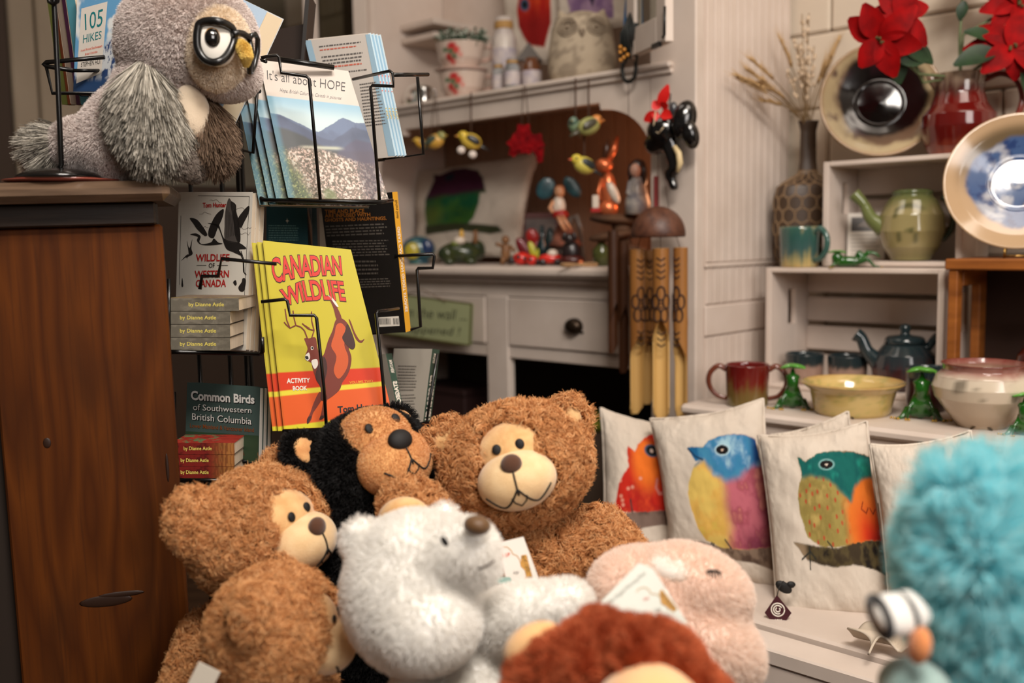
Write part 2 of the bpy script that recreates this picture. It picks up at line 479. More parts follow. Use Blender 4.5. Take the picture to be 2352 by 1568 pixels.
GREYTOP = M('worn_dark_top', (112, 90, 72), .32, col2=(78, 60, 46), scale=18, stretch=(.5, 4, 4), bump=.1, bscale=120)
CRATEW = M('crate_brown_wood', (156, 92, 36), .5, col2=(120, 66, 22), scale=6, stretch=(1, 1, 6), bump=.08, bscale=70)
FLOORM = M('floor_boards', (92, 66, 46), .5, col2=(70, 48, 32), scale=4, stretch=(.5, 6, 1))
CEILM = M('ceiling_paint', (225, 218, 206), .9)
BRASS = M('dark_bronze', (58, 46, 36), .35, metal=.8)
GLASS = M('door_glass', (210, 214, 205), .05, trans=1.0, ior=1.1)
STRING = M('brown_cord', (70, 48, 36), .9)

# ------------------------------------------------------------------ setting
b = MB(); b.box((-3.2, -3, -.05), (3.2, 5, 0), FLOORM); struct(b, 'floor')
b = MB(); b.box((-3.2, -3, 2.6), (3.2, 5, 2.65), CEILM); struct(b, 'ceiling')
b = MB(); b.box((-2.3, .428, 0), (3.2, .5, 2.6), GROUT)
for i in range(14):
    z0 = -.141+.181*i
    for k in range(-1, 10):
        x0 = -2.3+k*.40+(.0 if i % 2 else .20)+.002; x1 = x0+.40
        if z0+.18 < 0 or z0 > 2.5: continue
        x0 = max(x0, -2.3); x1 = min(x1, 3.2)
        if x1-x0 < .03: continue
        b.box((x0+.0015, .413, max(0, z0+.0015)), (x1-.0015, .43, z0+.1795), WALLP, bev=.006)
o = struct(b, 'wall_back'); o.matrix_world = HM
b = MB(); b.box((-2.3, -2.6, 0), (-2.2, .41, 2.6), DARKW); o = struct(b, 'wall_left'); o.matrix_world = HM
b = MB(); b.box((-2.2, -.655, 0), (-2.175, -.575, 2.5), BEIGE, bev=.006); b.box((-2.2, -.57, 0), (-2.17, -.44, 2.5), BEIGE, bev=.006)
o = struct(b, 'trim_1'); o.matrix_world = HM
b = MB(); b.box((-2.2, -2.5, 0), (-2.18, -.66, 2.5), M('dark_trim_and_shade', (58, 42, 30), .7), None, .004); b.box((-2.2, -.435, 0), (-2.185, .41, 1.22), _mats['dark_trim_and_shade'], None, .004)  # dark trim; the low second panel is added to darken the shaded wall
o = struct(b, 'trim_and_shade_panel'); o.matrix_world = HM

# ------------------------------------------------------------------ hutch
H_ = thing('white_hutch', 'tall white painted hutch with arched nook, drawers and beadboard side', 'hutch', M4=HM)
ST, SB = 1.391, 1.376
def part(name, mb, par=H_, **k): return mb.build(name, par, None, **k)
b = MB(); b.box((-.016, .02, 0), (0, .40, 2.1), WHITE2)
x = .024
while x < .39:
    b.box((0, x+.0015, .94), (.004, min(x+.0305, .4), 2.1), WHITE2, bev=.0015)
    b.box((0, x+.0015, .845), (.004, min(x+.0305, .4), .93), WHITE2, bev=.0015)
    b.box((0, x+.0015, 0), (.004, min(x+.0305, .4), .768), WHITE2, bev=.0015); x += .032
b.box((0, .02, .772), (.006, .40, .84), WHITE2, bev=.002)
b.box((0, .02, .928), (.008, .40, .938), WHITE2, bev=.002)
part('side_panel', b)
for n, xa, xb in (('post', -.125, 0), ('post', -1.27, -1.145)):
    b = MB(); b.box((xa, -.012, 0), (xb, .02, 2.1), WHITE, bev=.003); part(n, b)
b = MB(); b.box((-1.27, .02, 0), (-1.254, .40, 2.1), WHITE2); part('side_panel', b)
b = MB(); b.box((-1.262, -.028, SB), (-.06, .39, ST), WHITE, bev=.005); b.box((-1.255, -.02, SB-.012), (-.06, .0, SB), WHITE, bev=.003); part('shelf', b)
arc = [(-1.145, SB), (-.125, SB), (-.125, 1.19)]
for i in range(1, 15):
    a = math.pi/2*i/14; arc.append((-.27+.145*math.cos(a), 1.19+.115*math.sin(a)))
arc += [(-.274, 1.322), (-.996, 1.322)]
for i in range(14, -1, -1):
    a = math.pi/2*i/14; arc.append((-1.0-.145*math.cos(a), 1.19+.115*math.sin(a)))
b = MB(); b.prism(arc, -.011, .012, WHITE); part('apron', b)
b = MB()
x = -1.25
while x < -.03:
    b.box((x+.001, .375, .93), (min(x+.047, -.02), .388, 1.376), TANBOARD, bev=.002); x += .048
b.box((-1.25, .386, .93), (-.018, .398, 1.376), TANBOARD); part('back_panel', b)
b = MB(); b.box((-1.25, .385, ST), (-.018, .398, 2.1), WHITE2); part('upper_back_panel', b)
b = MB(); b.box((-1.29, -.045, .9), (-.10, .39, .93), WHITE, bev=.01); b.box((-1.28, -.02, .885), (-.125, .02, .9), WHITE, bev=.004); part('countertop', b)
b = MB(); b.box((-1.145, -.002, .849), (-.125, .02, .885), WHITE); b.box((-1.145, -.002, .683), (-.125, .02, .714), WHITE, bev=.002); part('rail', b)
b = MB(); b.box((-.679, -.006, 0), (-.598, .02, .849), WHITE, bev=.003); part('divider', b)
for xa, xb, kx in ((-.594, -.13, -.361), (-1.14, -.683, -.911)):
    b = MB(); b.box((xa, -.008, .717), (xb, .30, .846), WHITE, bev=.003); d = part('drawer', b)
    b = MB(); pr = [(.0, .022), (.012, .021), (.02, .015), (.025, .004), (.025, 0)]
    vs, fs = [], []
    b.lathe([(.027, -.002), (.027, .003), (.0262, .008), (.022, .016), (.012, .022), (.0001, .0235)], BRASS, 24, Matrix.Translation((kx, -.008, .780)) @ rotm(rx=math.pi/2) @ Matrix.Diagonal((1, .78, 1, 1)))
    b.box((kx-.029, -.0095, .763), (kx+.029, -.007, .768), BRASS); b.build('cup_handle', d)
b = MB(); b.box((-1.25, .02, .10), (-.02, .38, .118), WHITE2); part('lower_shelf', b)
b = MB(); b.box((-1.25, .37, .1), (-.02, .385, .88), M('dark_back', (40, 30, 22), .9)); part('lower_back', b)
for py in (57, 88):
    z_ = (HM.inverted() @ hp(940, py, .2)).z; b = MB(); b.box((-1.25, .2, z_-.014), (-1.09, .384, z_+.004), WHITE, bev=.002); part('inner_shelf', b)
# glazed doors, swung open
def hdoor(p0, p1, latch):
    p0 = Vector(p0); p1 = Vector(p1); d = p1-p0; wdt = d.length; an = math.atan2(d.y, d.x)
    T = Matrix.Translation((p0.x, p0.y, 1.408)) @ Matrix.Rotation(an, 4, 'Z')
    b = MB(); fw = .045
    b.box((0, -.01, 0), (fw, .01, .68), WHITE, T, .002); b.box((wdt-fw, -.01, 0), (wdt, .01, .68), WHITE, T, .002)
    b.box((fw, -.01, 0), (wdt-fw, .01, .06), WHITE, T, .002); b.box((fw, -.01, .62), (wdt-fw, .01, .68), WHITE, T, .002)
    dd = part('glass_door', b)
    b = MB(); b.box((fw, -.002, .06), (wdt-fw, .002, .62), GLASS, T); b.build('pane', dd)
    if latch:
        b = MB(); b.tube([T @ Vector((wdt-.006, -.013, .01)), T @ Vector((wdt+.004, -.014, .012)), T @ Vector((wdt+.006, -.014, .07))], .003, BLACKM)
        b.box((wdt*.72, -.016, -.006), (wdt*.9, -.008, .004), BLACKM, T); b.build('latch', dd)
hdoor((-.165, -.032, 0), (.012, -.13, 0), True)
hdoor((-1.12, -.032, 0), (-1.30, -.13, 0), False)
plo.location = HM @ Vector((-.17, .15, 1.10))

# ------------------------------------------------------------------ display table along the wall, crates on it
TZ, TF = .642, -.144           # table top height and front edge (hutch frame)
t = thing('display_table', 'long white display table with moulded edge carrying pottery and crates', 'table', M4=HM)
b = MB(); b.box((.045, TF, TZ-.022), (1.55, .40, TZ), WHITE, bev=.007); part('tabletop', b, t)
b = MB(); b.box((.055, TF+.012, TZ-.05), (1.54, TF+.03, TZ-.022), WHITE2, bev=.004); b.box((.06, TF+.022, TZ-.15), (1.53, TF+.04, TZ-.05), WHITE2, bev=.003); part('front_rail', b, t)
for x, y in ((.09, TF+.05), (1.5, TF+.05), (.09, .36), (1.5, .36)):
    b = MB(); b.box((x-.025, y-.025, 0), (x+.025, y+.025, TZ-.022), WHITE2, bev=.003); part('leg', b, t)
def crate(name, label, x0, x1, y0, y1, z0, z1, mat, slats, th=.014, hand=True):
    """open crate lying on its side: its mouth faces the room"""
    t = thing(name, label, 'crate', M4=HM @ Matrix.Translation((x0, y0, z0)))
    W_, D_, Z_ = x1-x0, y1-y0, z1-z0
    for xa in (0, W_-th):
        b = MB()
        if hand:
            zc = Z_*.66; hw = D_*.10; hh = Z_*.15; yc = D_*.55
            # end board with a hand hole: four boards round an opening
            b.box((xa, 0, 0), (xa+th, yc-hw, Z_), mat, bev=.0015); b.box((xa, yc+hw, 0), (xa+th, D_, Z_), mat, bev=.0015)
            b.box((xa, yc-hw, 0), (xa+th, yc+hw, zc-hh), mat); b.box((xa, yc-hw, zc+hh), (xa+th, yc+hw, Z_), mat)
        else: b.box((xa, 0, 0), (xa+th, D_, Z_), mat, bev=.0015)
        part('end_board', b, t)
    b = MB(); b.box((th, 0, Z_-.011), (W_-th, D_-.012, Z_), mat, bev=.002); part('top_slat', b, t)
    b = MB(); b.box((th, 0, 0), (W_-th, D_-.012, .011), mat, bev=.002); part('bottom_slat', b, t)
    n = slats; sh = (Z_-.0)/n
    for i in range(n):
        b = MB(); b.box((th, D_-.011, i*sh+.006), (W_-th, D_, (i+1)*sh-.006), mat, bev=.002); part('back_slat', b, t)
    return t
crate('white_crate', 'large white slatted crate on the table holding a dark teapot and cups', .069, .478, .175, .36, TZ+.001, .924, WHITE2, 4)
crate('white_crate', 'small white crate on top of the larger one with a green teapot inside', 0.176, .488, .24, .397, .926, 1.163, WHITE2, 3)
c3 = thing('brown_crate', 'brown stained wooden crate holding a dark red jar', 'crate', M4=HM @ Matrix.Translation((.50, .135, TZ+.001)))
b = MB()
W_, D_, Z_ = .42, .19, .303
for xa in (0, W_-.018):
    b = MB(); b.box((xa, 0, 0), (xa+.018, .03, Z_-.022), CRATEW, bev=.002); b.box((xa, D_-.06, 0), (xa+.018, D_-.02, Z_-.022), CRATEW, bev=.002)
    b.box((xa, .03, Z_-.055), (xa+.02, D_-.06, Z_-.024), CRATEW, bev=.002); b.box((xa, .03, 0), (xa+.018, D_-.06, .03), CRATEW, bev=.002); part('end_frame', b, c3)
b = MB(); b.box((-.006, -.006, Z_-.022), (W_+.006, D_, Z_), CRATEW, bev=.003); part('top_board', b, c3)
b = MB(); b.box((.018, 0, 0), (W_-.018, D_-.02, .012), CRATEW, bev=.002); part('bottom_board', b, c3)
b = MB(); b.box((.0, D_-.018, .0), (W_, D_-.006, Z_-.022), M('crate_dark_back', (46, 26, 16), .7)); part('back_board', b, c3)

# white bench in front of the table, under the cushions
BN = .37
t = thing('white_bench', 'white painted storage bench with lifting lid under the bird cushions', 'bench', M4=HM)
b = MB(); b.box((-.06, -.505, BN-.03), (1.2, -.165, BN), WHITE, bev=.004); part('lid', b, t)
b = MB(); b.box((-.03, -.50, .0), (1.18, -.175, BN-.036), WHITE2, bev=.003); part('box', b, t)
b = MB(); b.box((-.06, -.575, BN-.034), (1.2, -.512, BN-.008), WHITE, bev=.003); b.box((-.04, -.572, 0), (1.18, -.51, BN-.036), WHITE2); part('front_rail', b, t)

# wooden bench that carries the plush toys
t = thing('toy_bench', 'low wooden bench under the plush toys', 'bench', (0, 1.0, 0))
b = MB(); b.box((-.42, -.55, .335), (.40, .37, .36), DARKWOOD, bev=.004); part('top', b, t)
for x in (-.38, .36):
    for y in (-.5, .33):
        b = MB(); b.box((x-.02, y-.02, 0), (x+.02, y+.02, .335), DARKWOOD, bev=.002); part('leg', b, t)
TOYZ = .361

# ------------------------------------------------------------------ narrow brown cabinet at the left
CT = at(435, 412, 1.26).z
t = thing('wooden_cabinet', 'narrow stained brown wooden cabinet with dark top under the owl', 'cabinet',
          M4=Matrix.Translation((-.547, 1.30, 0)) @ Matrix.Rotation(rad(-.9), 4, 'Y') @ Matrix.Rotation(rad(14.0), 4, 'Z'))
kn = M('knotted_pine', (118, 62, 20), .5, spec=.2)
nt = kn.node_tree; bs = nt.nodes['Principled BSDF']; L = nt.links
tc = nt.nodes.new('ShaderNodeTexCoord'); mp = nt.nodes.new('ShaderNodeMapping'); mp.inputs['Scale'].default_value = (1, 1, .12)
L.new(tc.outputs['Object'], mp.inputs['Vector'])
nz = nt.nodes.new('ShaderNodeTexNoise'); nz.inputs['Scale'].default_value = 9; nz.inputs['Detail'].default_value = 2; L.new(mp.outputs[0], nz.inputs['Vector'])
ma = nt.nodes.new('ShaderNodeMath'); ma.operation = 'MULTIPLY'; ma.inputs[1].default_value = 26; L.new(nz.outputs['Fac'], ma.inputs[0])
fr = nt.nodes.new('ShaderNodeMath'); fr.operation = 'PINGPONG'; fr.inputs[1].default_value = 1.0; L.new(ma.outputs[0], fr.inputs[0])
mp2 = nt.nodes.new('ShaderNodeMapping'); mp2.inputs['Scale'].default_value = (70, 70, 2.5); L.new(tc.outputs['Object'], mp2.inputs['Vector'])
n2 = nt.nodes.new('ShaderNodeTexNoise'); n2.inputs['Scale'].default_value = 3; n2.inputs['Detail'].default_value = 5; L.new(mp2.outputs[0], n2.inputs['Vector'])
n3 = nt.nodes.new('ShaderNodeTexNoise'); n3.inputs['Scale'].default_value = 7; n3.inputs['Detail'].default_value = 3
mp3 = nt.nodes.new('ShaderNodeMapping'); mp3.inputs['Scale'].default_value = (1.6, 1, .6); L.new(tc.outputs['Object'], mp3.inputs['Vector']); L.new(mp3.outputs[0], n3.inputs['Vector'])
r1 = nt.nodes.new('ShaderNodeValToRGB'); r1.color_ramp.elements[0].color = (*lin((70, 33, 9)), 1); r1.color_ramp.elements[1].color = (*lin((92, 47, 13)), 1)
L.new(fr.outputs[0], r1.inputs['Fac'])
mx = nt.nodes.new('ShaderNodeMix'); mx.data_type = 'RGBA'; mx.inputs['B'].default_value = (*lin((60, 30, 12)), 1)
r2 = nt.nodes.new('ShaderNodeValToRGB'); r2.color_ramp.elements[0].position = .5; r2.color_ramp.elements[1].position = .78
r2.color_ramp.elements[1].color = (.75, .75, .75, 1)
L.new(n2.outputs['Fac'], r2.inputs['Fac']); L.new(r2.outputs[0], mx.inputs['Factor']); L.new(r1.outputs[0], mx.inputs['A'])
mx2 = nt.nodes.new('ShaderNodeMix'); mx2.data_type = 'RGBA'; mx2.inputs['B'].default_value = (*lin((54, 28, 12)), 1)
r3 = nt.nodes.new('ShaderNodeValToRGB'); r3.color_ramp.elements[0].position = .5; r3.color_ramp.elements[1].position = .72; r3.color_ramp.elements[1].color = (.7, .7, .7, 1)
L.new(n3.outputs['Fac'], r3.inputs['Fac']); L.new(r3.outputs[0], mx2.inputs['Factor']); L.new(mx.outputs['Result'], mx2.inputs['A'])
L.new(mx2.outputs['Result'], bs.inputs['Base Color'])
b = MB(); b.box((-.110, 0, 0), (.106, .018, CT-.055), kn, bev=.003)
KN = M('wood_knot', (40, 20, 8), .5)
def knot(cx, cz, rx, rz):
    b.ell((cx, .0, cz), (rx, .0012, rz), KN, seg=16, rings=8)
knot(-.055, .746, .005, .007); knot(.092, .70, .0022, .02)
knot(.002, .525, .034, .008); knot(.022, .532, .03, .004)
part('side_panel', b, t)
b = MB(); b.box((-.19, .02, 0), (-.111, .035, CT-.055), M('dark_stile', (38, 28, 21), .6)); part('stile', b, t)
b = MB(); b.box((-.24, -.012, CT-.055), (.100, .03, CT-.026), DARKWOOD, bev=.002); part('moulding', b, t)
b = MB(); b.box((-.26, -.045, CT-.026), (.122, .155, CT), GREYTOP, bev=.009); b.build('top', t)
# ------------------------------------------------------------------ books
PRG = MA('printed_gloss', .3, coat=.2)
PRM = MA('printed_matte', .5)
PAGES = M('book_pages', (214, 198, 176), .8, col2=(186, 168, 146), scale=3, stretch=(1, 700, 1))
def I(name, c, rough=.45): return M('ink_'+name, c, rough)
class Book:
    """A book built on a flat four-cornered cover; x right, z up in the cover, y into the book."""
    def __init__(s, name, label, c4, d3, T=None, back=None, spine='L', edge=None, cover=(200, 195, 185), spinec=None, backc=None, group=None, cat='book', paint=None, res=1.6, gloss=True, pg=True, M4=None, size=None):
        TL, TR, BR, BL = c4
        tl, tr, bl = at(*TL, d3[0]), at(*TR, d3[1]), at(*BL, d3[2])
        n = (tr-tl).cross(bl-tl).normalized()
        br = on_plane(*BR, tl, n)
        if n.dot(tl-CAM) < 0: n = -n
        X = (br-bl).normalized(); Z = (n.cross(X)).normalized()
        if Z.dot(tl-bl) < 0: Z = -Z
        s.M = Matrix(((X.x, n.x, Z.x, bl.x), (X.y, n.y, Z.y, bl.y), (X.z, n.z, Z.z, bl.z), (0, 0, 0, 1)))
        s.Mi = s.M.inverted(); s.n = n; s.p0 = tl
        s.q = [(s.Mi @ p) for p in (tl, tr, br, bl)]
        ex = (s.Mi.to_3x3() @ (at(*back)-tr)) if back else Vector((0, T, 0))
        s.ex = ex
        s.t = thing(name, label, cat, M4=s.M, group=group)
        cm = I('%d_%d_%d' % tuple(cover), cover); b = s.b = MB()
        tl, tr, br, bl = s.q; ov = .0012
        fr = [bl, br, tr, tl]
        if paint is None:
            b.add(fr, [(0, 1, 2, 3)], cm)
        else:
            wpx = max(math.dist(TL, TR), math.dist(BL, BR)); hpx = max(math.dist(TL, BL), math.dist(TR, BR))
            nx, ny = int(wpx/res)+2, int(hpx/res)+2
            u = np.linspace(0, 1, nx)[None, :, None]; v = np.linspace(0, 1, ny)[:, None, None]
            A = [np.array(k) for k in (bl, br, tl, tr)]
            P = (A[0]*(1-u)+A[1]*u)*(1-v)+(A[2]*(1-u)+A[3]*u)*v
            U, V = np.broadcast_to(u[..., 0], (ny, nx)), np.broadcast_to(v[..., 0], (ny, nx))
            b.grid(P, PRG if gloss else PRM, paint(U, V, s), False)
        bc = I('%d_%d_%d' % tuple(backc or cover), backc or cover); sc_ = I('%d_%d_%d' % tuple(spinec or cover), spinec or cover)
        bk = [p+ex for p in fr]
        b.add(bk, [(3, 2, 1, 0)], bc)
        for q in (fr, bk):      # boards have a thickness
            pass
        if spine == 'L': b.add([bl, tl, tl+ex, bl+ex], [(0, 1, 2, 3)], sc_)
        elif spine == 'R': b.add([br, br+ex, tr+ex, tr], [(0, 1, 2, 3)], sc_)
        s.spq = (tr, br, ex)
        if pg:
            m = MB(); c = (bl+br+tl+tr)/4
            ins = []
            for p in fr:
                d = p-c; L_ = d.length; ins.append(p-d*(.0016/L_))
            e0 = ex*.02; e1 = ex*.98
            vs = [p+e0 for p in ins]+[p+e1 for p in ins]
            m.add(vs, [(0, 1, 2, 3), (7, 6, 5, 4), (0, 4, 5, 1), (1, 5, 6, 2), (2, 6, 7, 3), (3, 7, 4, 0)], edge or PAGES)
            s.pages = m.build('pages', s.t)
    def L(s, px, py, y=0.):
        p = s.Mi @ on_plane(px, py, s.p0, s.n); return (p.x, y+p.y, p.z)
    def L2(s, px, py):
        p = s.L(px, py); return (p[0], p[2])
    def poly(s, pts, mat, y=-.0003):
        q = [s.L2(*p) for p in pts]; s.b.flat(q, y, mat)
    def line(s, pts, wpx, mat, y=-.0004):
        for a, c in zip(pts[:-1], pts[1:]):
            d = Vector((c[0]-a[0], c[1]-a[1])); 
            if d.length < 1e-6: continue
            n = Vector((-d.y, d.x)).normalized()*wpx/2
            s.poly([(a[0]+n.x, a[1]+n.y), (c[0]+n.x, c[1]+n.y), (c[0]-n.x, c[1]-n.y), (a[0]-n.x, a[1]-n.y)], mat, y)
    def text(s, tx, c4, mat, bold=0., y=-.0006, shear=0., pad=None):
        """lettering stretched over the four image corners TL, TR, BR, BL"""
        A = [np.array(k, float) for k in c4]
        v, f = text_geo(tx, bold, 1., shear)
        if pad: lo, hi = pad
        else: lo, hi = v.min(0), v.max(0)
        q = (v-lo)/np.maximum(hi-lo, 1e-6); out = []
        for u, w_ in q:
            p = (A[3]*(1-u)+A[2]*u)*(1-w_)+(A[0]*(1-u)+A[1]*u)*w_
            out.append(s.L(p[0], p[1], y))
        s.b.add([Vector(p) for p in out], f, mat)
    def lines(s, c4, rows, mat, seed=1, fill=.6, y=-.0004, center=False):
        """rows of small illegible print"""
        rg = random.Random(seed); A = [np.array(k, float) for k in c4]
        def pt(u, w_):
            p = (A[3]*(1-u)+A[2]*u)*(1-w_)+(A[0]*(1-u)+A[1]*u)*w_; return tuple(p)
        for i in range(rows):
            if rg.random() < .08: continue
            w1 = 1-(i+.15)/rows; w0 = 1-(i+.15+fill*.75)/rows
            a = 0.; e = 1.-(rg.random()*.12 if not center else 0)
            if center: a = rg.random()*.2; e = 1-a
            while a < e:
                l = .03+.07*rg.random(); z = min(a+l, e)
                s.poly([pt(a, w1), pt(z, w1), pt(z, w0), pt(a, w0)], mat, y); a = z+.018
    def done(s):
        s.cover = s.b.build('cover', s.t); return s
    def copy(s, off, label, rz=0.):
        return dup(s.t, s.M @ Matrix.Translation(off) @ Matrix.Rotation(rz, 4, 'Y'), label)
z2 = lambda x, y: (550+x/3.336, y/3.336)
z5 = lambda x, y: (380+x/3.336, 420+y/3.336)
z8 = lambda x, y: (380+x/3.336, 780+y/3.336)
z1 = lambda x, y: (x/3.336, y/3.336)
Bk, Wt, Rd, Yw = I('black', (24, 20, 18)), I('white', (226, 218, 206)), I('red', (178, 30, 28)), I('yellow', (214, 196, 40))

# --- the town picture book
def paint_hope(U, V, s):
    p = Paint(U, V, (200, 188, 177)); n = fbm(U*9, V*9, 3); fine = vnoise(U*90, V*110, 5); f2 = vnoise(U*48, V*60, 9)
    top = .735-.012*U
    p.mix(sstep(.005, -.005, V-top), (138, 176, 196))
    p.mix(sstep(.0, .16, top-V)*(V < top), (186, 204, 206))
    rid = np.interp(U, [0, .1, .2, .3, .4, .47, .56, .64, .72, .78, .84, .9, 1], [.61, .60, .575, .54, .505, .49, .53, .56, .60, .615, .60, .585, .59])+.012*(fbm(U*24, V*0+1, 2)-.5)
    p.mix(sstep(.004, -.004, V-rid), (92, 108, 138))
    r2 = np.interp(U, [0, .1, .25, .35, .5, .6, .75, .85, 1], [.60, .59, .545, .50, .44, .43, .50, .55, .53])+.02*(n-.5)
    p.mix(sstep(.01, -.01, V-r2)*.85, (72, 82, 108))
    p.mix(sstep(.45, .7, n)*sstep(.01, -.02, V-rid)*.35, (60, 66, 92))
    r3 = np.interp(U, [0, .15, .3, .45, .55, .7, 1], [.52, .50, .46, .40, .37, .36, .38])
    p.mix(sstep(.01, -.02, V-r3)*.9, (62, 64, 62))
    r4 = np.interp(U, [.5, .6, .75, .85, 1], [.3, .34, .42, .46, .44]); p.mix(sstep(.01, -.02, V-r4)*(U > .5)*sstep(.52, .62, U)*.8, (74, 68, 92))
    p.mix(np.exp(-((V-(.375+.02*(U-.5)))/.012)**2)*sstep(.2, .3, U)*sstep(.72, .6, U), (176, 178, 160))
    town = sstep(.34, .29, V-.05*np.sin(U*5))*sstep(-.02, .08, U*.9+.1-(.36-V)*.2)
    p.mix(town*.95, (126, 108, 92)); p.mix(town*sstep(.58, .72, fine), (206, 178, 164)); p.mix(town*sstep(.62, .74, f2)*.8, (216, 206, 194)); p.mix(town*sstep(.36, .22, f2)*.7, (66, 68, 50))
    p.mix(sstep(.12, .2, np.hypot((U-.78)/1, (V-.26)/1)*-1+.28)*.0, (120, 130, 90))
    gr = sstep(.30, .12, U+.55*(V-.1)+.12*(n-.5))*sstep(.40, .34, V); p.mix(gr, (70, 84, 44)); p.mix(gr*sstep(.55, .7, f2), (46, 60, 34)); p.mix(gr*sstep(.6, .75, fine), (126, 132, 80))
    g2 = sstep(.09, .04, np.hypot(U-.42, (V-.02)*1.2)); p.mix(g2*.8, (96, 108, 58))
    rg = sstep(.35, .2, np.abs(V-.30-(U-.9)*1.1))*sstep(.70, .85, U)*sstep(.42, .3, V)*.7; p.mix(rg, (84, 72, 88))
    p.mix(sstep(.09, .03, U)*.55*(V < top), (70, 128, 150))
    return p.c
hope = Book('picture_book', 'front copy of the town picture book in the wire pocket, valley photo cover', [(595, 137), (800, 163), (893, 459), (662, 454)], (1.49, 1.515, 1.425), T=.007, cover=(200, 206, 208), spinec=(70, 118, 140), backc=(120, 130, 120), group='town picture books in the upper rack pocket', paint=paint_hope, res=1.3, gloss=False)
hope.text("It's all about HOPE", [z2(210, 535), z2(812, 630), z2(808, 700), z2(214, 608)], Bk, -.012)
hope.text("Hope, British Columbia, Canada in pictures", [z2(308, 676), z2(782, 742), z2(780, 772), z2(310, 712)], I('grey', (92, 92, 96)), -.01, shear=.35)
hope.done()
hope.copy((-.016, .013, .000), 'second copy of the town picture book, just behind the front one')
hope.copy((-.026, .024, -.001), 'third copy of the town picture book, mostly hidden behind the first two')
hope.copy((-.040, .036, .003), 'rearmost copy of the town picture book, dark edge showing at the left')

# --- yellow activity book with the leaping deer
def paint_can(U, V, s):
    p = Paint(U, V, (194, 180, 56)); n = fbm(U*5, V*5, 11)
    p.mix(sstep(.5, .8, n)*.35, (186, 170, 48))
    a = .298+.025*U
    p.mix(sstep(.004, -.004, V-a), (206, 58, 28)); p.mix(sstep(.0, 1, V)*.0, (0, 0, 0))
    b_ = .176+.042*U; p.mix(sstep(.004, -.004, V-b_-.026)*1., (222, 206, 62)); p.mix(sstep(.004, -.004, V-b_), (218, 92, 38))
    c_ = .022+.04*U; p.mix(sstep(.004, -.004, V-c_), (214, 204, 48))
    p.mix(sstep(.02, .006, U)*.25, (120, 90, 20))
    return p.c
can = Book('activity_book', 'front copy of the yellow wildlife activity book with a leaping deer', [(603, 552), (806, 573), (908, 975), (652, 988)], (1.42, 1.435, 1.355), T=.006, cover=(214, 200, 50), spinec=(204, 190, 50), backc=(216, 196, 50), group='yellow activity books', paint=paint_can, res=1.6)
DKR = I('dark_outline', (44, 16, 12))
def arc_text(tx, tops, bots, mat, dkm):
    # letters stretched between an upper and a lower image polyline
    tp = np.array([z5(*p) for p in tops]); bt = np.array([z5(*p) for p in bots]); n = len(tp)
    for bold, m, y in ((.05, dkm, -.0004), (.022, mat, -.0007)):
        v, f = text_geo(tx, bold, .96); v0, _ = text_geo(tx, .022, .96); lo, hi = v0.min(0), v0.max(0); out = []
        for q in (v-lo)/(hi-lo):
            k = q[0]*(n-1); i = int(min(max(math.floor(k), 0), n-2)); fr_ = k-i
            P = (bt[i]*(1-fr_)+bt[i+1]*fr_)*(1-q[1])+(tp[i]*(1-fr_)+tp[i+1]*fr_)*q[1]
            out.append(Vector(can.L(P[0], P[1], y)))
        can.b.add(out, f, m)
RDT = I('title_red', (206, 48, 36))
arc_text('CANADIAN', [(800, 578), (990, 552), (1170, 556), (1342, 562)], [(835, 772), (1010, 728), (1190, 712), (1356, 706)], RDT, DKR)
arc_text('WILDLIFE', [(876, 822), (1050, 750), (1210, 744), (1362, 756)], [(925, 940), (1080, 904), (1240, 896), (1384, 908)], RDT, DKR)
DB, DD, DO = I('deer_brown', (112, 40, 22)), I('deer_dark', (58, 22, 16)), I('deer_orange', (196, 82, 30))
def rnd(pts, k=4):
    out = []; n = len(pts)
    for i in range(n):
        p0, p1, p2, p3 = [np.array(pts[(i+j) % n], float) for j in (-1, 0, 1, 2)]
        for t_ in range(k):
            q = t_/k; out.append(tuple(.5*((2*p1)+(-p0+p2)*q+(2*p0-5*p1+4*p2-p3)*q*q*.8+(-p0+3*p1-3*p2+p3)*q**3*.8+.2*(2*p2-2*p1+p0-p2)*0*q)) if False else tuple(.5*((2*p1)+(-p0+p2)*q+(2*p0-5*p1+4*p2-p3)*q*q+(-p0+3*p1-3*p2+p3)*q**3)))
    return out
def zp(pts, mat, y, z=z5): can.poly(rnd([z(*p) for p in pts]), mat, y)
zp([(1305, 1050), (1345, 1035), (1395, 1075), (1430, 1150), (1455, 1240), (1435, 1275), (1405, 1265), (1425, 1330), (1420, 1400), (1395, 1470), (1355, 1530), (1330, 1590), (1240, 1660), (1190, 1660), (1190, 1570), (1150, 1490), (1125, 1410), (1120, 1380), (1095, 1365), (1070, 1345), (1075, 1310), (1090, 1270), (1075, 1225), (1065, 1190), (1100, 1190), (1150, 1185), (1165, 1260), (1185, 1330), (1215, 1310), (1245, 1210), (1280, 1130)], DB, -.0004)
zp([(1310, 1090), (1350, 1075), (1385, 1130), (1370, 1240), (1400, 1330), (1390, 1420), (1330, 1500), (1290, 1440), (1310, 1330), (1270, 1250), (1295, 1160)], DO, -.0006)
zp([(1395, 1080), (1430, 1150), (1455, 1240), (1435, 1275), (1395, 1250), (1355, 1190), (1375, 1140)], DD, -.0007)
zp([(1215, 1330), (1240, 1420), (1215, 1560), (1240, 1650), (1190, 1660), (1190, 1570), (1150, 1490), (1170, 1400)], DD, -.0006)
zp([(1245, 860), (1275, 890), (1310, 940), (1350, 1035), (1310, 1040), (1288, 960)], DB, -.0005)
zp([(1245, 860), (1288, 890), (1326, 945), (1310, 945), (1275, 897)], Wt, -.0007)
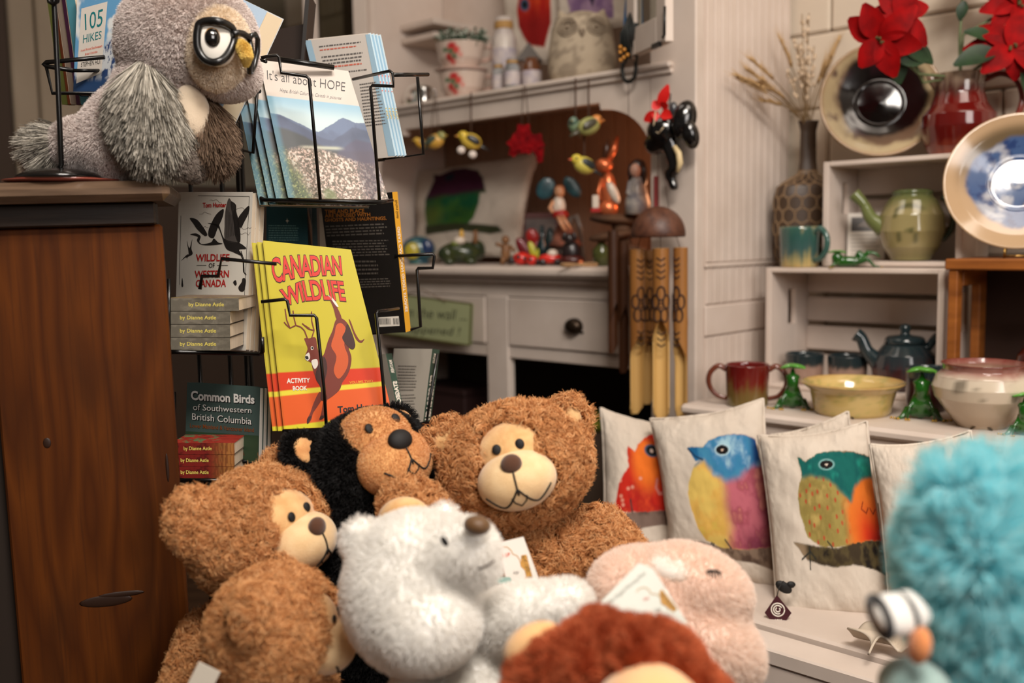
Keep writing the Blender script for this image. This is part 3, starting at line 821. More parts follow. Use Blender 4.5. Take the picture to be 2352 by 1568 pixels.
zp([(1405, 1045), (1420, 1060), (1450, 1140), (1490, 1205), (1525, 1195), (1500, 1225), (1460, 1195), (1425, 1110)], DB, -.0005)
zp([(1180, 400), (1205, 440), (1172, 500), (1132, 560), (1118, 610), (1090, 645), (1085, 612), (1110, 560), (1138, 480)], DB, -.0005, z8)
zp([(1225, 400), (1275, 395), (1240, 460), (1225, 540), (1215, 598), (1180, 612), (1195, 560), (1208, 480)], DB, -.0005, z8)
zp([(1118, 590), (1090, 645), (1085, 612), (1100, 590)], DD, -.0007, z8); zp([(1215, 580), (1215, 598), (1180, 612), (1190, 585)], DD, -.0007, z8)
zp([(1120, 1362), (1160, 1350), (1168, 1395), (1145, 1425), (1128, 1400)], Wt, -.0007)
zp([(1075, 1318), (1100, 1300), (1108, 1340), (1090, 1362), (1070, 1345)], Wt, -.0007); zp([(1070, 1330), (1092, 1328), (1096, 1348), (1078, 1350)], Bk, -.0009)
zp([(1114, 1256), (1127, 1252), (1136, 1266), (1129, 1278), (1116, 1277)], Wt, -.0007); zp([(1118, 1259), (1130, 1257), (1133, 1270), (1122, 1273)], Bk, -.0009)
for ln in ([(1090, 1195), (1065, 1130), (1040, 1105), (1000, 1090), (955, 1112), (925, 1085), (910, 1066)], [(1000, 1090), (985, 1030), (978, 978)], [(955, 1112), (930, 1050), (917, 965)], [(1120, 1190), (1140, 1130), (1095, 1118), (1048, 1075)], [(1140, 1130), (1122, 1060), (1120, 985)], [(1105, 1115), (1065, 1090)]):
    can.line([z5(*p) for p in ln], 2.6, DB, -.0008)
can.text('ACTIVITY', [z8(930, 295), z8(1108, 292), z8(1108, 328), z8(930, 335)], Wt, .03)
can.text('BOOK', [z8(975, 355), z8(1085, 352), z8(1087, 388), z8(977, 390)], Wt, .03)
can.text('VOLUME TWO', [z8(1408, 318), z8(1588, 306), z8(1590, 326), z8(1410, 338)], I('gold', (226, 150, 40)), .02)
can.text('Tom Hunter', [z8(1318, 510), z8(1655, 478), z8(1660, 532), z8(1322, 562)], Bk, .03)
can.done()
can.copy((-.0085, .0072, .0), 'second yellow activity book, tucked behind the front copy')
can.copy((-.0165, .0145, .001), 'third yellow activity book, rearmost of the yellow copies')

# --- tall wildlife book with flying herons
wl = Book('wildlife_book', 'white wildlife book with two flying herons and red title', [(411, 441), (581, 441), (565, 805), (401, 800)], (1.52, 1.455, 1.49), back=(590, 443, 1.463), spine='L', cover=(212, 206, 194), edge=PAGES, group='heron cover wildlife books')
G1, G2, G3 = I('heron_dark', (38, 34, 32)), I('heron_mid', (84, 78, 74)), I('fine_line', (120, 112, 104))
def wp(pts, m=G1, y=-.0004): wl.poly(rnd([z5(*p) for p in pts]), m, y)
wp([(190, 395), (228, 386), (252, 393), (272, 412), (262, 450), (285, 468), (350, 455), (372, 425), (405, 455), (440, 465), (390, 475), (310, 478), (265, 468), (243, 440), (248, 412)])
wp([(300, 405), (245, 355), (215, 312), (188, 270), (238, 278), (278, 320), (322, 392)]); wp([(330, 372), (350, 315), (392, 240), (446, 200), (440, 262), (400, 352), (372, 420), (335, 410)])
wp([(325, 308), (378, 313), (412, 325), (428, 370), (452, 425), (500, 445), (570, 460), (622, 503), (565, 512), (595, 560), (520, 530), (465, 500), (430, 400), (400, 338)])
wp([(462, 440), (455, 330), (460, 220), (485, 120), (508, 140), (530, 160), (545, 222), (565, 300), (577, 420), (560, 460)], G2); wp([(540, 165), (545, 222), (565, 300), (577, 420), (560, 460), (535, 400), (520, 280), (500, 150)])
wp([(552, 285), (600, 212), (642, 175), (640, 228), (605, 300), (578, 345)])
for q in range(7): wl.line([z5(475+q*12, 420-q*4), z5(472+q*10, 200+q*12)], .8, G1, -.0006)
wl.line([z5(565, 520), z5(597, 590), z5(600, 680), z5(620, 705)], 2.2, G1); wl.line([z5(580, 520), z5(600, 580), z5(606, 690)], 1.6, G1)
wp([(165, 440), (185, 500), (207, 430), (200, 500), (210, 545), (170, 570), (170, 600), (160, 570), (120, 598), (165, 550), (180, 540)])
wp([(560, 800), (585, 760), (590, 735), (605, 728), (618, 745), (612, 800), (600, 830), (575, 830)]); wp([(520, 760), (540, 745), (548, 775), (535, 785)]); wp([(124, 790), (130, 725), (138, 790)])
wl.line([z5(250, 98), z5(645, 103), z5(605, 900)], .9, G1)
wl.line([z5(120, 250), z5(108, 780)], .9, G1)
rg = random.Random(4)
for cx, cy in ((380, 140), (560, 200), (300, 230), (610, 350), (280, 330), (600, 390)):
    wl.line([z5(cx-40+i*13, cy+rg.uniform(-14, 14)) for i in range(8)], .7, G3)
wl.text('Tom Hunter', [z5(288, 152), z5(470, 150), z5(468, 186), z5(288, 190)], Rd, .03)
wl.text('WILDLIFE', [z5(236, 546), z5(494, 545), z5(492, 600), z5(234, 602)], Rd, .02)
wl.text('OF', [z5(334, 615), z5(380, 615), z5(380, 650), z5(334, 650)], Bk, .01)
wl.line([z5(240, 632), z5(315, 632)], 1.2, G1); wl.line([z5(398, 632), z5(480, 632)], 1.2, G1)
wl.text('WESTERN', [z5(226, 672), z5(490, 668), z5(488, 724), z5(224, 728)], Rd, .02)
wl.text('CANADA', [z5(236, 742), z5(468, 738), z5(466, 796), z5(234, 798)], Rd, .02)
wl.poly([z5(505, 985), z5(600, 985), z5(600, 1245), z5(505, 1245)], I('engraving', (150, 144, 136)), -.0003)
for i in range(46):
    x, y = rg.uniform(508, 590), rg.uniform(985, 1235); y = y if rg.random() < .4 else rg.choice((1010, 1150, 1190, 1225))+rg.uniform(-14, 14)
    wl.line([z5(x, y), z5(min(598, x+rg.uniform(6, 24)), y+rg.uniform(-3, 3))], 1.5, G1 if rg.random() < .7 else Wt, -.0005)
wl.done()
e = wl.ex
for k, lb in ((1, 'second heron cover wildlife book, only its cream page edge showing'), (2, 'third heron cover wildlife book, rearmost cream page block')):
    wl.copy((e.x*k*1.06, e.y*k*1.06, e.z*k*1.06-.001*k), lb)

# --- dark green bird guide
bd = Book('bird_guide', 'front copy of the dark green common birds field guide', [(430, 878), (598, 890), (594, 1062), (424, 1058)], (1.46, 1.42, 1.44), back=(607, 890, 1.426), spine='L', cover=(58, 74, 70), group='green bird guides',
          edge=M('white_pages', (200, 196, 190), .8, col2=(170, 166, 160), scale=3, stretch=(1, 700, 1)))
T1_ = I('silver_letter', (206, 204, 198)); T0_ = I('letter_shadow', (16, 20, 20))
for tx, c in (('Common Birds', [(196, 388), (684, 424), (684, 492), (198, 462)]), ('of Southwestern', [(214, 490), (660, 520), (660, 562), (214, 538)]), ('British Columbia', [(206, 562), (660, 596), (660, 650), (206, 612)])):
    bo = .035 if 'Common' in tx else .0
    bd.text(tx, [z8(x+5, y+6) for x, y in c], T0_, bo+.01, -.0003); bd.text(tx, [z8(*p) for p in c], T1_, bo, -.0006)
bd.text('Lower Mainland & Vancouver Island', [z8(190, 640), z8(680, 676), z8(680, 708), z8(190, 672)], I('rust', (118, 62, 26)), .01)
bd.poly([z8(540, 720), z8(600, 860), z8(610, 890), z8(560, 860), z8(545, 800)], I('leaf_rust', (70, 44, 24)), -.0003)
bd.poly([z8(156, 700), z8(715, 735), z8(712, 935), z8(150, 930)], I('guide_green', (42, 60, 40)), -.0002)
bd.done(); e = bd.ex
for k, lb in ((1, 'second bird guide, pale page edge beside the front copy'), (2, 'third bird guide, rightmost pale page edge')):
    bd.copy(tuple(e*k*1.08), lb)

# --- black ghost story book (back cover, golden spine)
gh = Book('ghost_book', 'black ghost story book with golden spine showing its back cover', [(735, 455), (901, 441), (932, 763), (775, 768)], (1.63, 1.57, 1.60), back=(913, 440, 1.585), spine='R', cover=(20, 17, 16), spinec=(206, 150, 40), backc=(20, 17, 16))
AU = I('dull_gold', (150, 92, 36)); GT = I('grey_print', (84, 78, 72))
for tx, c in (('TIME AND PLACE', [(1222, 205), (1525, 198), (1526, 228), (1224, 236)]), ('ARE INFUSED WITH', [(1222, 238), (1570, 228), (1572, 256), (1224, 266)]), ('GHOSTS AND HAUNTINGS.', [(1222, 272), (1695, 256), (1697, 284), (1224, 298)])):
    gh.text(tx, [z5(*p) for p in c], AU, .02)
gh.lines([z5(1225, 325), z5(1705, 305), z5(1712, 400), z5(1240, 420)], 4, GT, 3)
gh.lines([z5(1280, 440), z5(1712, 432), z5(1730, 560), z5(1290, 575)], 6, GT, 4)
gh.lines([z5(1330, 590), z5(1640, 590), z5(1640, 710), z5(1340, 720)], 4, GT, 5)
gh.lines([z5(1400, 735), z5(1740, 725), z5(1750, 800), z5(1410, 815)], 4, GT, 6)
gh.poly([z5(1630, 1030), z5(1788, 1020), z5(1795, 1095), z5(1636, 1102)], Wt, -.0003)
for i in range(26):
    x = 1640+i*5.6+(16 if i > 15 else 0)
    if x < 1785: gh.line([z5(x, 1036), z5(x+4, 1084)], rg.choice((.5, .8, 1.2)), Bk, -.0006)
tr, br, ex = gh.spq
def on_spine(bk, tx, w0, w1, mat, a0=.25, a1=.75, bold=.02):
    tr, br, ex = bk.spq
    v, f = text_geo(tx, bold); lo, hi = v.min(0), v.max(0); n_ = (br-tr).cross(ex).normalized()
    if (bk.M.to_3x3() @ n_).dot(CAM-bk.M @ tr) < 0: n_ = -n_
    out = [tr+(br-tr)*(w0+(w1-w0)*q[0])+ex*(a1+(a0-a1)*q[1])+n_*.0003 for q in (v-lo)/(hi-lo)]
    if bk.spq: bk.b.add(out, f, mat)
on_spine(gh, 'GREAT CANADIAN GHOST STORIES', .25, .86, Wt)
on_spine(gh, 'Barbara Smith', .06, .19, Bk, bold=.0)
gh.done()

# --- teal night-sky book half hidden behind
te = Book('teal_book', 'dark teal book with a small white star behind the yellow activity book', [(612, 462), (705, 466), (708, 570), (612, 570)], (1.64, 1.64, 1.62), back=(716, 466, 1.66), spine='R', cover=(18, 62, 70), spinec=(24, 34, 36), backc=(18, 50, 58))
te.lines([z5(790, 320), z5(1025, 322), z5(1030, 450), z5(792, 450)], 7, I('teal_print', (90, 128, 128)), 8)
te.poly([z5(933, 270), z5(936, 288), z5(950, 291), z5(936, 294), z5(933, 312), z5(930, 294), z5(918, 291), z5(930, 288)], Wt, -.0003)
te.done()
te2 = Book('teal_book', 'dark book with speckled spine between the teal and black books', [(716, 470), (727, 470), (730, 565), (718, 565)], (1.63, 1.63, 1.62), T=.02, spine='R', cover=(40, 56, 60), spinec=(30, 30, 30)).done()

# --- two western novels, back covers with green spines
st = Book('western_novel', 'grey western novel with dark green spine lettered in white, right one', [(905, 800), (993, 801), (972, 968), (890, 985)], (1.67, 1.62, 1.65), back=(1010, 803, 1.655), spine='R', cover=(176, 168, 156), spinec=(48, 74, 62), backc=(60, 80, 70), group='grey western novels')
st.lines([(915, 838), (960, 839), (955, 900), (912, 900)], 9, I('pale_print', (104, 98, 92)), 12, .5); st.lines([(912, 906), (956, 904), (950, 960), (908, 960)], 8, I('pale_print', (104, 98, 92)), 13, .5)
on_spine(st, 'MATHER', .06, .20, Wt, .25, .75); on_spine(st, 'STAGECOACH', .36, .98, Wt, .15, .85, .05)
st.done()
st2 = Book('western_novel', 'grey western novel leaning beside the yellow book, left one', [(868, 815), (886, 812), (918, 965), (890, 985)], (1.60, 1.585, 1.58), back=(900, 811, 1.60), spine='R', cover=(170, 162, 150), spinec=(48, 74, 62), group='grey western novels')
on_spine(st2, 'MATHER', .1, .30, Wt, .25, .75); on_spine(st2, 'STAGECOACH', .42, .98, Wt, .15, .85, .05)
st2.done()

# --- pale blue book with printed back cover, four copies
lb = Book('pale_blue_book', 'front pale blue book showing its printed back cover', [(700, 93), (845, 78), (905, 360), (790, 372)], (1.62, 1.565, 1.575), back=(852, 75, 1.572), spine='R', cover=(206, 198, 190), spinec=(176, 196, 206), backc=(206, 198, 190), group='pale blue books in the right pocket')
lb.poly([z2(503, 311), z2(548, 307), z2(590, 470), z2(540, 470)], I('pale_blue', (158, 190, 210)), -.0003)
lb.poly([z2(965, 265), z2(1000, 262), z2(1195, 1195), z2(1140, 1195)], I('pale_blue', (158, 190, 210)), -.0003)
P1_ = I('body_print', (104, 100, 98)); P2_ = I('red_print', (206, 110, 92))
for (a, c, m) in ((345, 358, P1_), (372, 384, P2_), (425, 440, P1_), (453, 468, P1_), (478, 494, P1_), (505, 520, P2_), (555, 568, P1_)):
    lb.lines([z2(610+(a-345)*.25, a+6), z2(930+(a-345)*.25, a-30), z2(930+(a-345)*.25, c-28), z2(610+(a-345)*.25, c+8)], 1, m, a, .9)
lb.lines([z2(920, 640), z2(1060, 620), z2(1140, 960), z2(970, 980)], 14, P1_, 5, .5)
for i, ch in enumerate('PPY'): on_spine(lb, ch, .34+i*.055, .385+i*.055, P2_, .2, .8)
on_spine(lb, 'YUU', .6, .70, I('mustard', (200, 170, 60)), .1, .9)
lb.done()
e = lb.ex
for k, nm in ((1, 'second pale blue book, its spine stacked right of the front copy'), (2, 'third pale blue book, third spine from the printed back cover'), (3, 'fourth pale blue book, outermost green tinted spine at the right')):
    c = lb.copy((e.x*k*1.08, e.y*k*1.08, e.z*k*1.08-.003*k), nm)

# --- hiking guide and the coloured books left of it
def paint_hike(U, V, s):
    p = Paint(U, V, (96, 150, 190)); n = fbm(U*5, V*6, 31)
    p.mix(sstep(.5, .68, n)*sstep(.3, .6, V), (214, 216, 214)); 
    r = np.interp(U, [0, .3, .6, .8, 1], [.22, .26, .42, .52, .6])+.03*(fbm(U*20, V*20, 4)-.5)
    p.mix(sstep(.01, -.01, V-r), (196, 200, 204)); p.mix(sstep(.01, -.01, V-r)*sstep(.5, .6, fbm(U*22, V*16, 8)), (44, 66, 110)); p.mix(sstep(.2, .1, V), (40, 66, 104))
    return p.c
hk = Book('hiking_guide', 'blue hiking guide with white label and teal numerals behind the owl', [(178, -20), (290, -34), (272, 214), (168, 214)], (1.52, 1.50, 1.50), T=.018, spine='L', cover=(70, 110, 150), spinec=(40, 80, 120), paint=paint_hike, res=2.4)
hk.poly([z1(625, 66), z1(825, 12), z1(778, 560), z1(585, 640)], I('label_white', (208, 200, 190)), -.0003)
TEAL = I('teal_letter', (24, 112, 116))
hk.text('105', [z1(650, 108), z1(795, 66), z1(784, 200), z1(655, 234)], TEAL, .0)
hk.text('HIKES', [z1(640, 268), z1(782, 236), z1(778, 296), z1(638, 334)], TEAL, .0)
hk.text('In and Around Southwestern', [z1(622, 380), z1(786, 340), z1(784, 362), z1(620, 398)], P2_, .02); hk.text('British Columbia', [z1(655, 408), z1(750, 386), z1(748, 404), z1(652, 426)], P2_, .02)
hk.text('STEPHEN HUI', [z1(624, 480), z1(770, 452), z1(768, 490), z1(622, 514)], Bk, .0)
hk.done()
for i, (xa, xb, xc, xd, c, nm) in enumerate(((104, 118, 138, 126, (112, 118, 56), 'olive green'), (118, 124, 146, 140, (166, 82, 42), 'rust orange'), (126, 140, 158, 146, (176, 156, 140), 'cream'), (138, 146, 166, 158, (104, 50, 92), 'purple'), (148, 168, 178, 168, (92, 166, 184), 'pale turquoise'))):
    Book('slim_book', nm+' slim book leaning behind the black hook stand', [(xa, -30), (xb, -30), (xb+38, 240), (xa+38, 240)], (1.60-.012*i, 1.59-.012*i, 1.58-.012*i), T=.012, spine='L', cover=c, group='slim coloured books left of the hiking guide').done()

# --- thick cream-edged book behind the owl's head, dark books behind it
tb = Book('thick_blue_book', 'thick pale blue book tilted behind the owl with wide cream page edge', [(478, -40), (614, 26), (490, 292), (352, 226)], (1.56, 1.50, 1.50), back=(652, 44, 1.535), spine='L', cover=(176, 196, 216), backc=(196, 200, 206), edge=M('cream_pages', (226, 208, 178), .85))
tb.poly([(478, 235), (520, 215), (500, 268), (486, 288)], I('cover_sea', (120, 150, 186)), -.0003)
tb.done()
db = Book('dark_book', 'dark brown book with pale top edge standing behind the wire pocket', [(640, 67), (698, 55), (698, 150), (612, 140)], (1.66, 1.66, 1.64), T=.02, spine='L', cover=(36, 24, 18))
db.done()
Book('dark_book', 'tall thin black book seen edge-on beside the dark brown one', [(702, -20), (712, -20), (697, 150), (690, 150)], (1.63, 1.63, 1.61), T=.05, spine='L', cover=(28, 24, 22), spinec=(60, 48, 40), edge=M('dark_page_edge', (52, 40, 32), .7)).done()

# --- lying paperbacks: spines towards the room
def lying(name, label, tl, tr, br, bl, Y, depth, paint, tx, tc4, mat, group, topcol, n, dz):
    TLp, TRp, BRp, BLp = at(*tl, Y), at(*tr, Y), at(*br, Y), at(*bl, Y)
    X = (BRp-BLp).normalized(); Hh = (TLp-BLp).length; Wd = (BRp-BLp).length
    Yv = Vector((0, 0, 1)).cross(X).normalized(); Zv = X.cross(Yv)
    t = thing(name, label, 'book', M4=Matrix(((X.x, Yv.x, Zv.x, BLp.x), (X.y, Yv.y, Zv.y, BLp.y), (X.z, Yv.z, Zv.z, BLp.z), (0, 0, 0, 1))), group=group)
    b = MB(); u = np.linspace(0, 1, 90); v = np.linspace(0, 1, 24); U, V = np.meshgrid(u, v)
    P = np.stack([U*Wd, 0*U, V*Hh], -1); b.grid(P, PRM, paint(U, V), False)
    u2, v2 = np.meshgrid(np.linspace(0, 1, 60), np.linspace(0, 1, 40)); P = np.stack([u2*Wd, v2*depth, 0*u2+Hh], -1); b.grid(P, PRM, topcol(u2, v2), False)
    b.add([(0, 0, 0), (Wd, 0, 0), (Wd, depth, 0), (0, depth, 0)], [(0, 3, 2, 1)], I('80_70_60', (80, 70, 60)))
    x0, x1, z0, z1_ = tc4
    put_text(b, tx, x0*Wd, x1*Wd, z0*Hh, z1_*Hh, -.0004, mat, .012)
    b.build('cover', t)
    b = MB(); b.box((.001, .001, .0006), (Wd-.0012, depth-.001, Hh-.0006), PAGES); b.build('pages', t)
    return t
def pg_grey(U, V):
    p = Paint(U, V, (104, 98, 86)); n = fbm(U*8, V*3, 7); p.mix(sstep(.45, .7, n)*.6, (134, 127, 112)); p.mix(sstep(.7, .95, U)*.6, (96, 90, 78))
    p.mix(sstep(.03, .0, np.abs(np.sin(U*60+3*n)*np.sin(V*9+U*20))-.08)*.35*sstep(.45, .6, U), (84, 78, 66)); return p.c
def tp_grey(U, V):
    p = Paint(U, V, (120, 102, 84)); n = fbm(U*10, V*10, 17); p.mix(sstep(.5, .7, n)*.6, (84, 66, 50)); p.mix((np.abs(V-.25) < .12)*sstep(.62, .66, vnoise(U*60, V*18, 3)), (150, 136, 70)); return p.c
def pg_red(U, V):
    p = Paint(U, V, (120, 30, 24)); n = fbm(U*14, V*3, 27); p.mix(sstep(.45, .7, n)*.8, (68, 16, 14)); p.mix(sstep(.55, .95, U)*.8, (176, 120, 60)); p.mix(sstep(.5, .6, vnoise(U*70, V*2, 6))*sstep(.5, .8, U)*.6, (96, 40, 20)); return p.c
def tp_red(U, V):
    p = Paint(U, V, (150, 40, 26)); n = fbm(U*12, V*8, 37); p.mix(sstep(.5, .6, n)*sstep(.75, .5, U), (84, 112, 74)); p.mix(sstep(.5, .75, fbm(U*9, V*20, 5))*.7, (76, 20, 16)); return p.c
YL = I('title_yellow', (226, 208, 104))
gl = ['topmost grey paperback of its stack, pushed out to the right', 'second grey paperback from the top of its stack', 'third grey paperback from the top of its stack', 'bottom grey paperback of its stack, beside the brown cabinet']
for i in range(4):
    x1 = 549 if i == 0 else 529; y0 = 685+i*30.2
    lying('grey_paperback', gl[i], (385, y0), (x1, y0), (x1, y0+29), (385, y0+29), 1.362, .09, pg_grey, 'by Dianne Astle', ((434-385+(0 if i == 0 else -20))/(x1-385), (515-385+(0 if i == 0 else -18))/(x1-385), .28, .68), YL, 'grey paperbacks stacked on their side', tp_grey, 4, 0)
gl = ['topmost red paperback of the stack below the bird guide', 'middle red paperback of the stack below the bird guide', 'lowest red paperback of the stack below the bird guide']
for i in range(3):
    x1 = 541; y0 = 1017+i*27.3
    lying('red_paperback', gl[i], (395, y0), (x1, y0), (x1-2, y0+26.5), (395, y0+26.5), 1.362, .06, pg_red, 'by Dianne Astle', ((423-395-(0 if i == 0 else 7))/(x1-395), (488-395-(0 if i == 0 else 7))/(x1-395), .28, .70), YL, 'red paperbacks stacked on their side', tp_red, 3, 0)

# ------------------------------------------------------------------ wire rack
rk = thing('book_rack', 'black wire spinner rack holding the books beside the brown cabinet', 'rack', (-.33, 1.56, 0))
RO_ = (-.33, 1.56, 0)
def wire(name, runs, r=.0022):
    b = MB()
    for pts, *rest in runs:
        rr = rest[0] if rest else r
        b.tube(pts, rr, BLACKM, 8)
    return b.build(name, rk, RO_)
A = lambda Y, *pp: [at(p[0], p[1], p[2] if len(p) > 2 else Y) for p in pp]
def vpost(px, py, Y, z0, z1):
    p = at(px, py, Y); return [Vector((p.x, p.y, z0)), Vector((p.x, p.y, z1))]
for px, Y in ((566, 1.64), (518, 1.60), (447, 1.60), (556, 1.56)):
    wire('post', [(vpost(px, 600, Y, .0, 1.28), .004)])
b = MB(); b.lathe([(.0, .0), (.16, .0), (.16, .012), (.03, .02), (.012, .03), (.012, 1.3), (0, 1.3)], BLACKM, 28, Matrix.Translation((0, .1, 0))); b.build('centre_pole', rk)
wire('wire_pocket', [(A(1.42, (572, 128, 1.47), (611, 142)),), (A(1.42, (600, 133), (611, 130), (637, 127), (641, 132), (646, 167), (703, 175), (710, 181), (736, 462)), .0024),
                     (A(1.45, (641, 136, 1.47), (767, 155, 1.50)), .004), (A(1.43, (811, 182, 1.52), (895, 163), (902, 168), (904, 198), (855, 196), (851, 202), (872, 463)), .0024),
                     (A(1.42, (606, 459, 1.44), (736, 462), (874, 464), (900, 460, 1.48)), .003), (A(1.46, (593, 175), (581, 351), (550, 343, 1.52)), .0024), (A(1.5, (606, 459, 1.44), (575, 440, 1.52)), .003)])
b = MB(); b.ell(at(595, 209, 1.46), .0035, BLACKM, seg=12, rings=8); b.build('knob', rk, RO_)
wire('wire_pocket', [(A(1.56, (904, 172, 1.46), (983, 171)), .003), (A(1.56, (959, 177), (973, 354), (883, 366), (868, 177)), .0026), (A(1.6, (826, 240), (872, 235)), .0034), (A(1.6, (817, 186), (823, 228)), .0034), (A(1.58, (883, 366), (790, 374, 1.6)), .0028)])
wire('wire_pocket', [(A(1.35, (459, 664), (464, 634), (501, 634), (509, 594), (635, 606)), .0026), (A(1.35, (390, 808), (413, 808), (596, 813, 1.43), (603, 807), (602, 774)), .0032), (A(1.35, (388, 808), (388, 640)), .0026), (A(1.5, (388, 808, 1.35), (392, 808, 1.53), (600, 812, 1.50), (600, 812, 1.43)), .0026)])
wire('wire_pocket', [(A(1.345, (600, 693), (654, 687), (660, 691), (666, 724), (722, 724), (727, 730), (744, 890), (750, 985)), .0024), (A(1.35, (650, 990), (750, 986, 1.345), (888, 985), (915, 976)), .003),
                     (A(1.36, (915, 708, 1.5), (868, 715), (864, 720), (881, 890), (888, 986)), .0024)])
wire('wire_pocket', [(A(1.56, (907, 588, 1.56), (994, 583), (998, 588), (994, 615), (960, 616), (958, 620), (966, 750), (943, 757), (775, 772, 1.59)), .0026)])
wire('wire_pocket', [(A(1.62, (957, 972), (980, 965), (1005, 812)), .0026), (A(1.6, (957, 972), (885, 992)), .0026)])
wire('wire_pocket', [(A(1.35, (390, 1102), (545, 1103)), .003), (A(1.41, (420, 1066), (545, 1060), (632, 1056)), .003), (A(1.41, (400, 900), (400, 1066), (390, 1102, 1.35)), .003), (A(1.41, (420, 1066), (420, 1100, 1.47), (540, 1100, 1.47), (545, 1103, 1.35)), .003)])
wire('wire_pocket', [(A(1.47, (240, 131), (106, 143), (100, 148), (106, 152), (168, 162)), .0032), (A(1.47, (106, 152), (120, 214), (280, 214)), .0026), (A(1.47, (168, 162), (240, 162, 1.5)), .0026)])
# brown swing tag that hangs from the rack beside the owl
b = MB(); b.prism([(0, 0), (.02, .004), (.016, .036), (.0, .046), (-.006, .02)], 0, .0012, M('kraft_card', (166, 118, 78), .7))
o = b.build('swing_tag', None); o.matrix_world = Matrix.Translation(at(500, 384, 1.42)) @ Matrix.Rotation(rad(-12), 4, 'Y'); tag(o, 'brown card swing tag hanging beside the owl plush', 'tag')
# ------------------------------------------------------------------ pottery
GLZ = MA('glaze', .12, coat=.7)
GLZ2 = MA('satin_glaze', .3, coat=.3)
def face(P, tilt=0., yaw=None, roll=0.):
    """matrix at P whose -y axis looks at the camera (yaw 0), leaning back by tilt"""
    d = CAM-P; a = math.atan2(d.y, d.x)+math.pi/2 if yaw is None else yaw
    return Matrix.Translation(P) @ Matrix.Rotation(a, 4, 'Z') @ Matrix.Rotation(-tilt, 4, 'X') @ Matrix.Rotation(-roll, 4, 'Y')
def glaze(stops, seed=1, nz=.12, drip=.0, H_=1., speck=None):
    zs = [s[0] for s in stops]; cs = np.array([lin(s[1]) for s in stops])
    def f(v):
        a = np.arctan2(v[:, 1], v[:, 0]); n = fbm(a*3.2+50, v[:, 2]/H_*4+7, seed)-.5; d = vnoise(a*9+40, v[:, 2]*0+seed, seed)-.5
        t = v[:, 2]/H_+nz*n+drip*d; out = np.stack([np.interp(t, zs, cs[:, k]) for k in range(3)], 1)
        if speck is not None:
            m = sstep(.68, .78, vnoise(a*14+9, v[:, 2]/H_*16, seed+5))[:, None]*.7; out = out*(1-m)+np.array(lin(speck))*m
        return out
    return f
def interp_prof(pr, n=44):
    pr = np.array(pr, float); d = np.concatenate([[0], np.cumsum(np.hypot(*np.diff(pr, axis=0).T))]); t = np.linspace(0, d[-1], n)
    t = np.unique(np.concatenate([t, d])); return [(float(np.interp(q, d, pr[:, 0])), float(np.interp(q, d, pr[:, 1]))) for q in t]
def pot(name, label, cat, P, prof, fn, mat=None, yaw=0., group=None, seg=48, sx=1., sy=1., n=44):
    t = thing(name, label, cat, M4=Matrix.Translation(P) @ Matrix.Rotation(yaw, 4, 'Z'), group=group)
    b = MB(); b.lathe(interp_prof(prof, n), mat or GLZ, seg, None, True, sx, sy, fn); b.build('body', t)
    return t
def arcpts(c, rx, rz, a0, a1, n=14, y=0.):
    return [(c[0]+rx*math.cos(a0+(a1-a0)*i/n), y, c[1]+rz*math.sin(a0+(a1-a0)*i/n)) for i in range(n+1)]
CAMYAW = lambda P: math.atan2((CAM-P).y, (CAM-P).x)+math.pi/2

# dried flowers and the tall bottle vase on the large white crate
P = stand(1853, .9245, .322)
t = pot('bottle_vase', 'dark brown bottle vase with circle pattern holding dried stems', 'vase', P, [(.0, 0), (.066, 0), (.076, .03), (.082, .09), (.082, .165), (.074, .19), (.05, .205), (.024, .22), (.02, .25), (.019, .32), (.025, .345), (.021, .344), (.016, .32), (.0, .30)],
        glaze([(0, (70, 52, 36)), (1, (60, 44, 32))], 3, .1, 0, .35), MA('satin_vase', .4), 0, None, 48, 1, .42)
VM = M('vase_circle_line', (140, 112, 82), .5); b = MB()
vp = interp_prof([(.066, 0), (.076, .03), (.082, .09), (.082, .165), (.074, .19), (.05, .205), (.024, .22), (.02, .25), (.019, .32)], 60)
vz, vr = [q[1] for q in vp], [q[0] for q in vp]
for i in range(8):
    for k in range(7):
        a0 = -2.9+i*.42+(k % 2)*.21; z0 = .03+k*.03; pts = []
        for j in range(18):
            z = z0+.017*math.sin(j*2*math.pi/18); r_ = np.interp(z, vz, vr)+.0006; a = a0+(.017/max(r_, .03))*math.cos(j*2*math.pi/18)
            pts.append((r_*math.cos(a), r_*math.sin(a)*.42, z))
        b.tube(pts, .0012, VM, 5, True)
b.build('circle_pattern', t)
vtop = P+Vector((0, 0, .33))
STALK, WHEAT, BUD = M('dry_stalk', (126, 100, 66), .8), M('dry_wheat', (190, 156, 110), .85), M('willow_bud', (206, 184, 158), .85)
rg = random.Random(5)
heads = [(1690, 172, 0), (1712, 158, 0), (1742, 190, 0), (1700, 185, 0), (1765, 205, 0), (1750, 232, 0), (1928, 88, 0), (1908, 130, 0), (1895, 150, 0), (1722, 135, 0), (1792, 90, 0), (1842, 32, 1), (1858, 30, 1), (1822, 85, 1), (1832, 100, 1), (1870, 105, 1), (1845, 130, 1), (1860, 170, 1), (1812, 165, 1)]
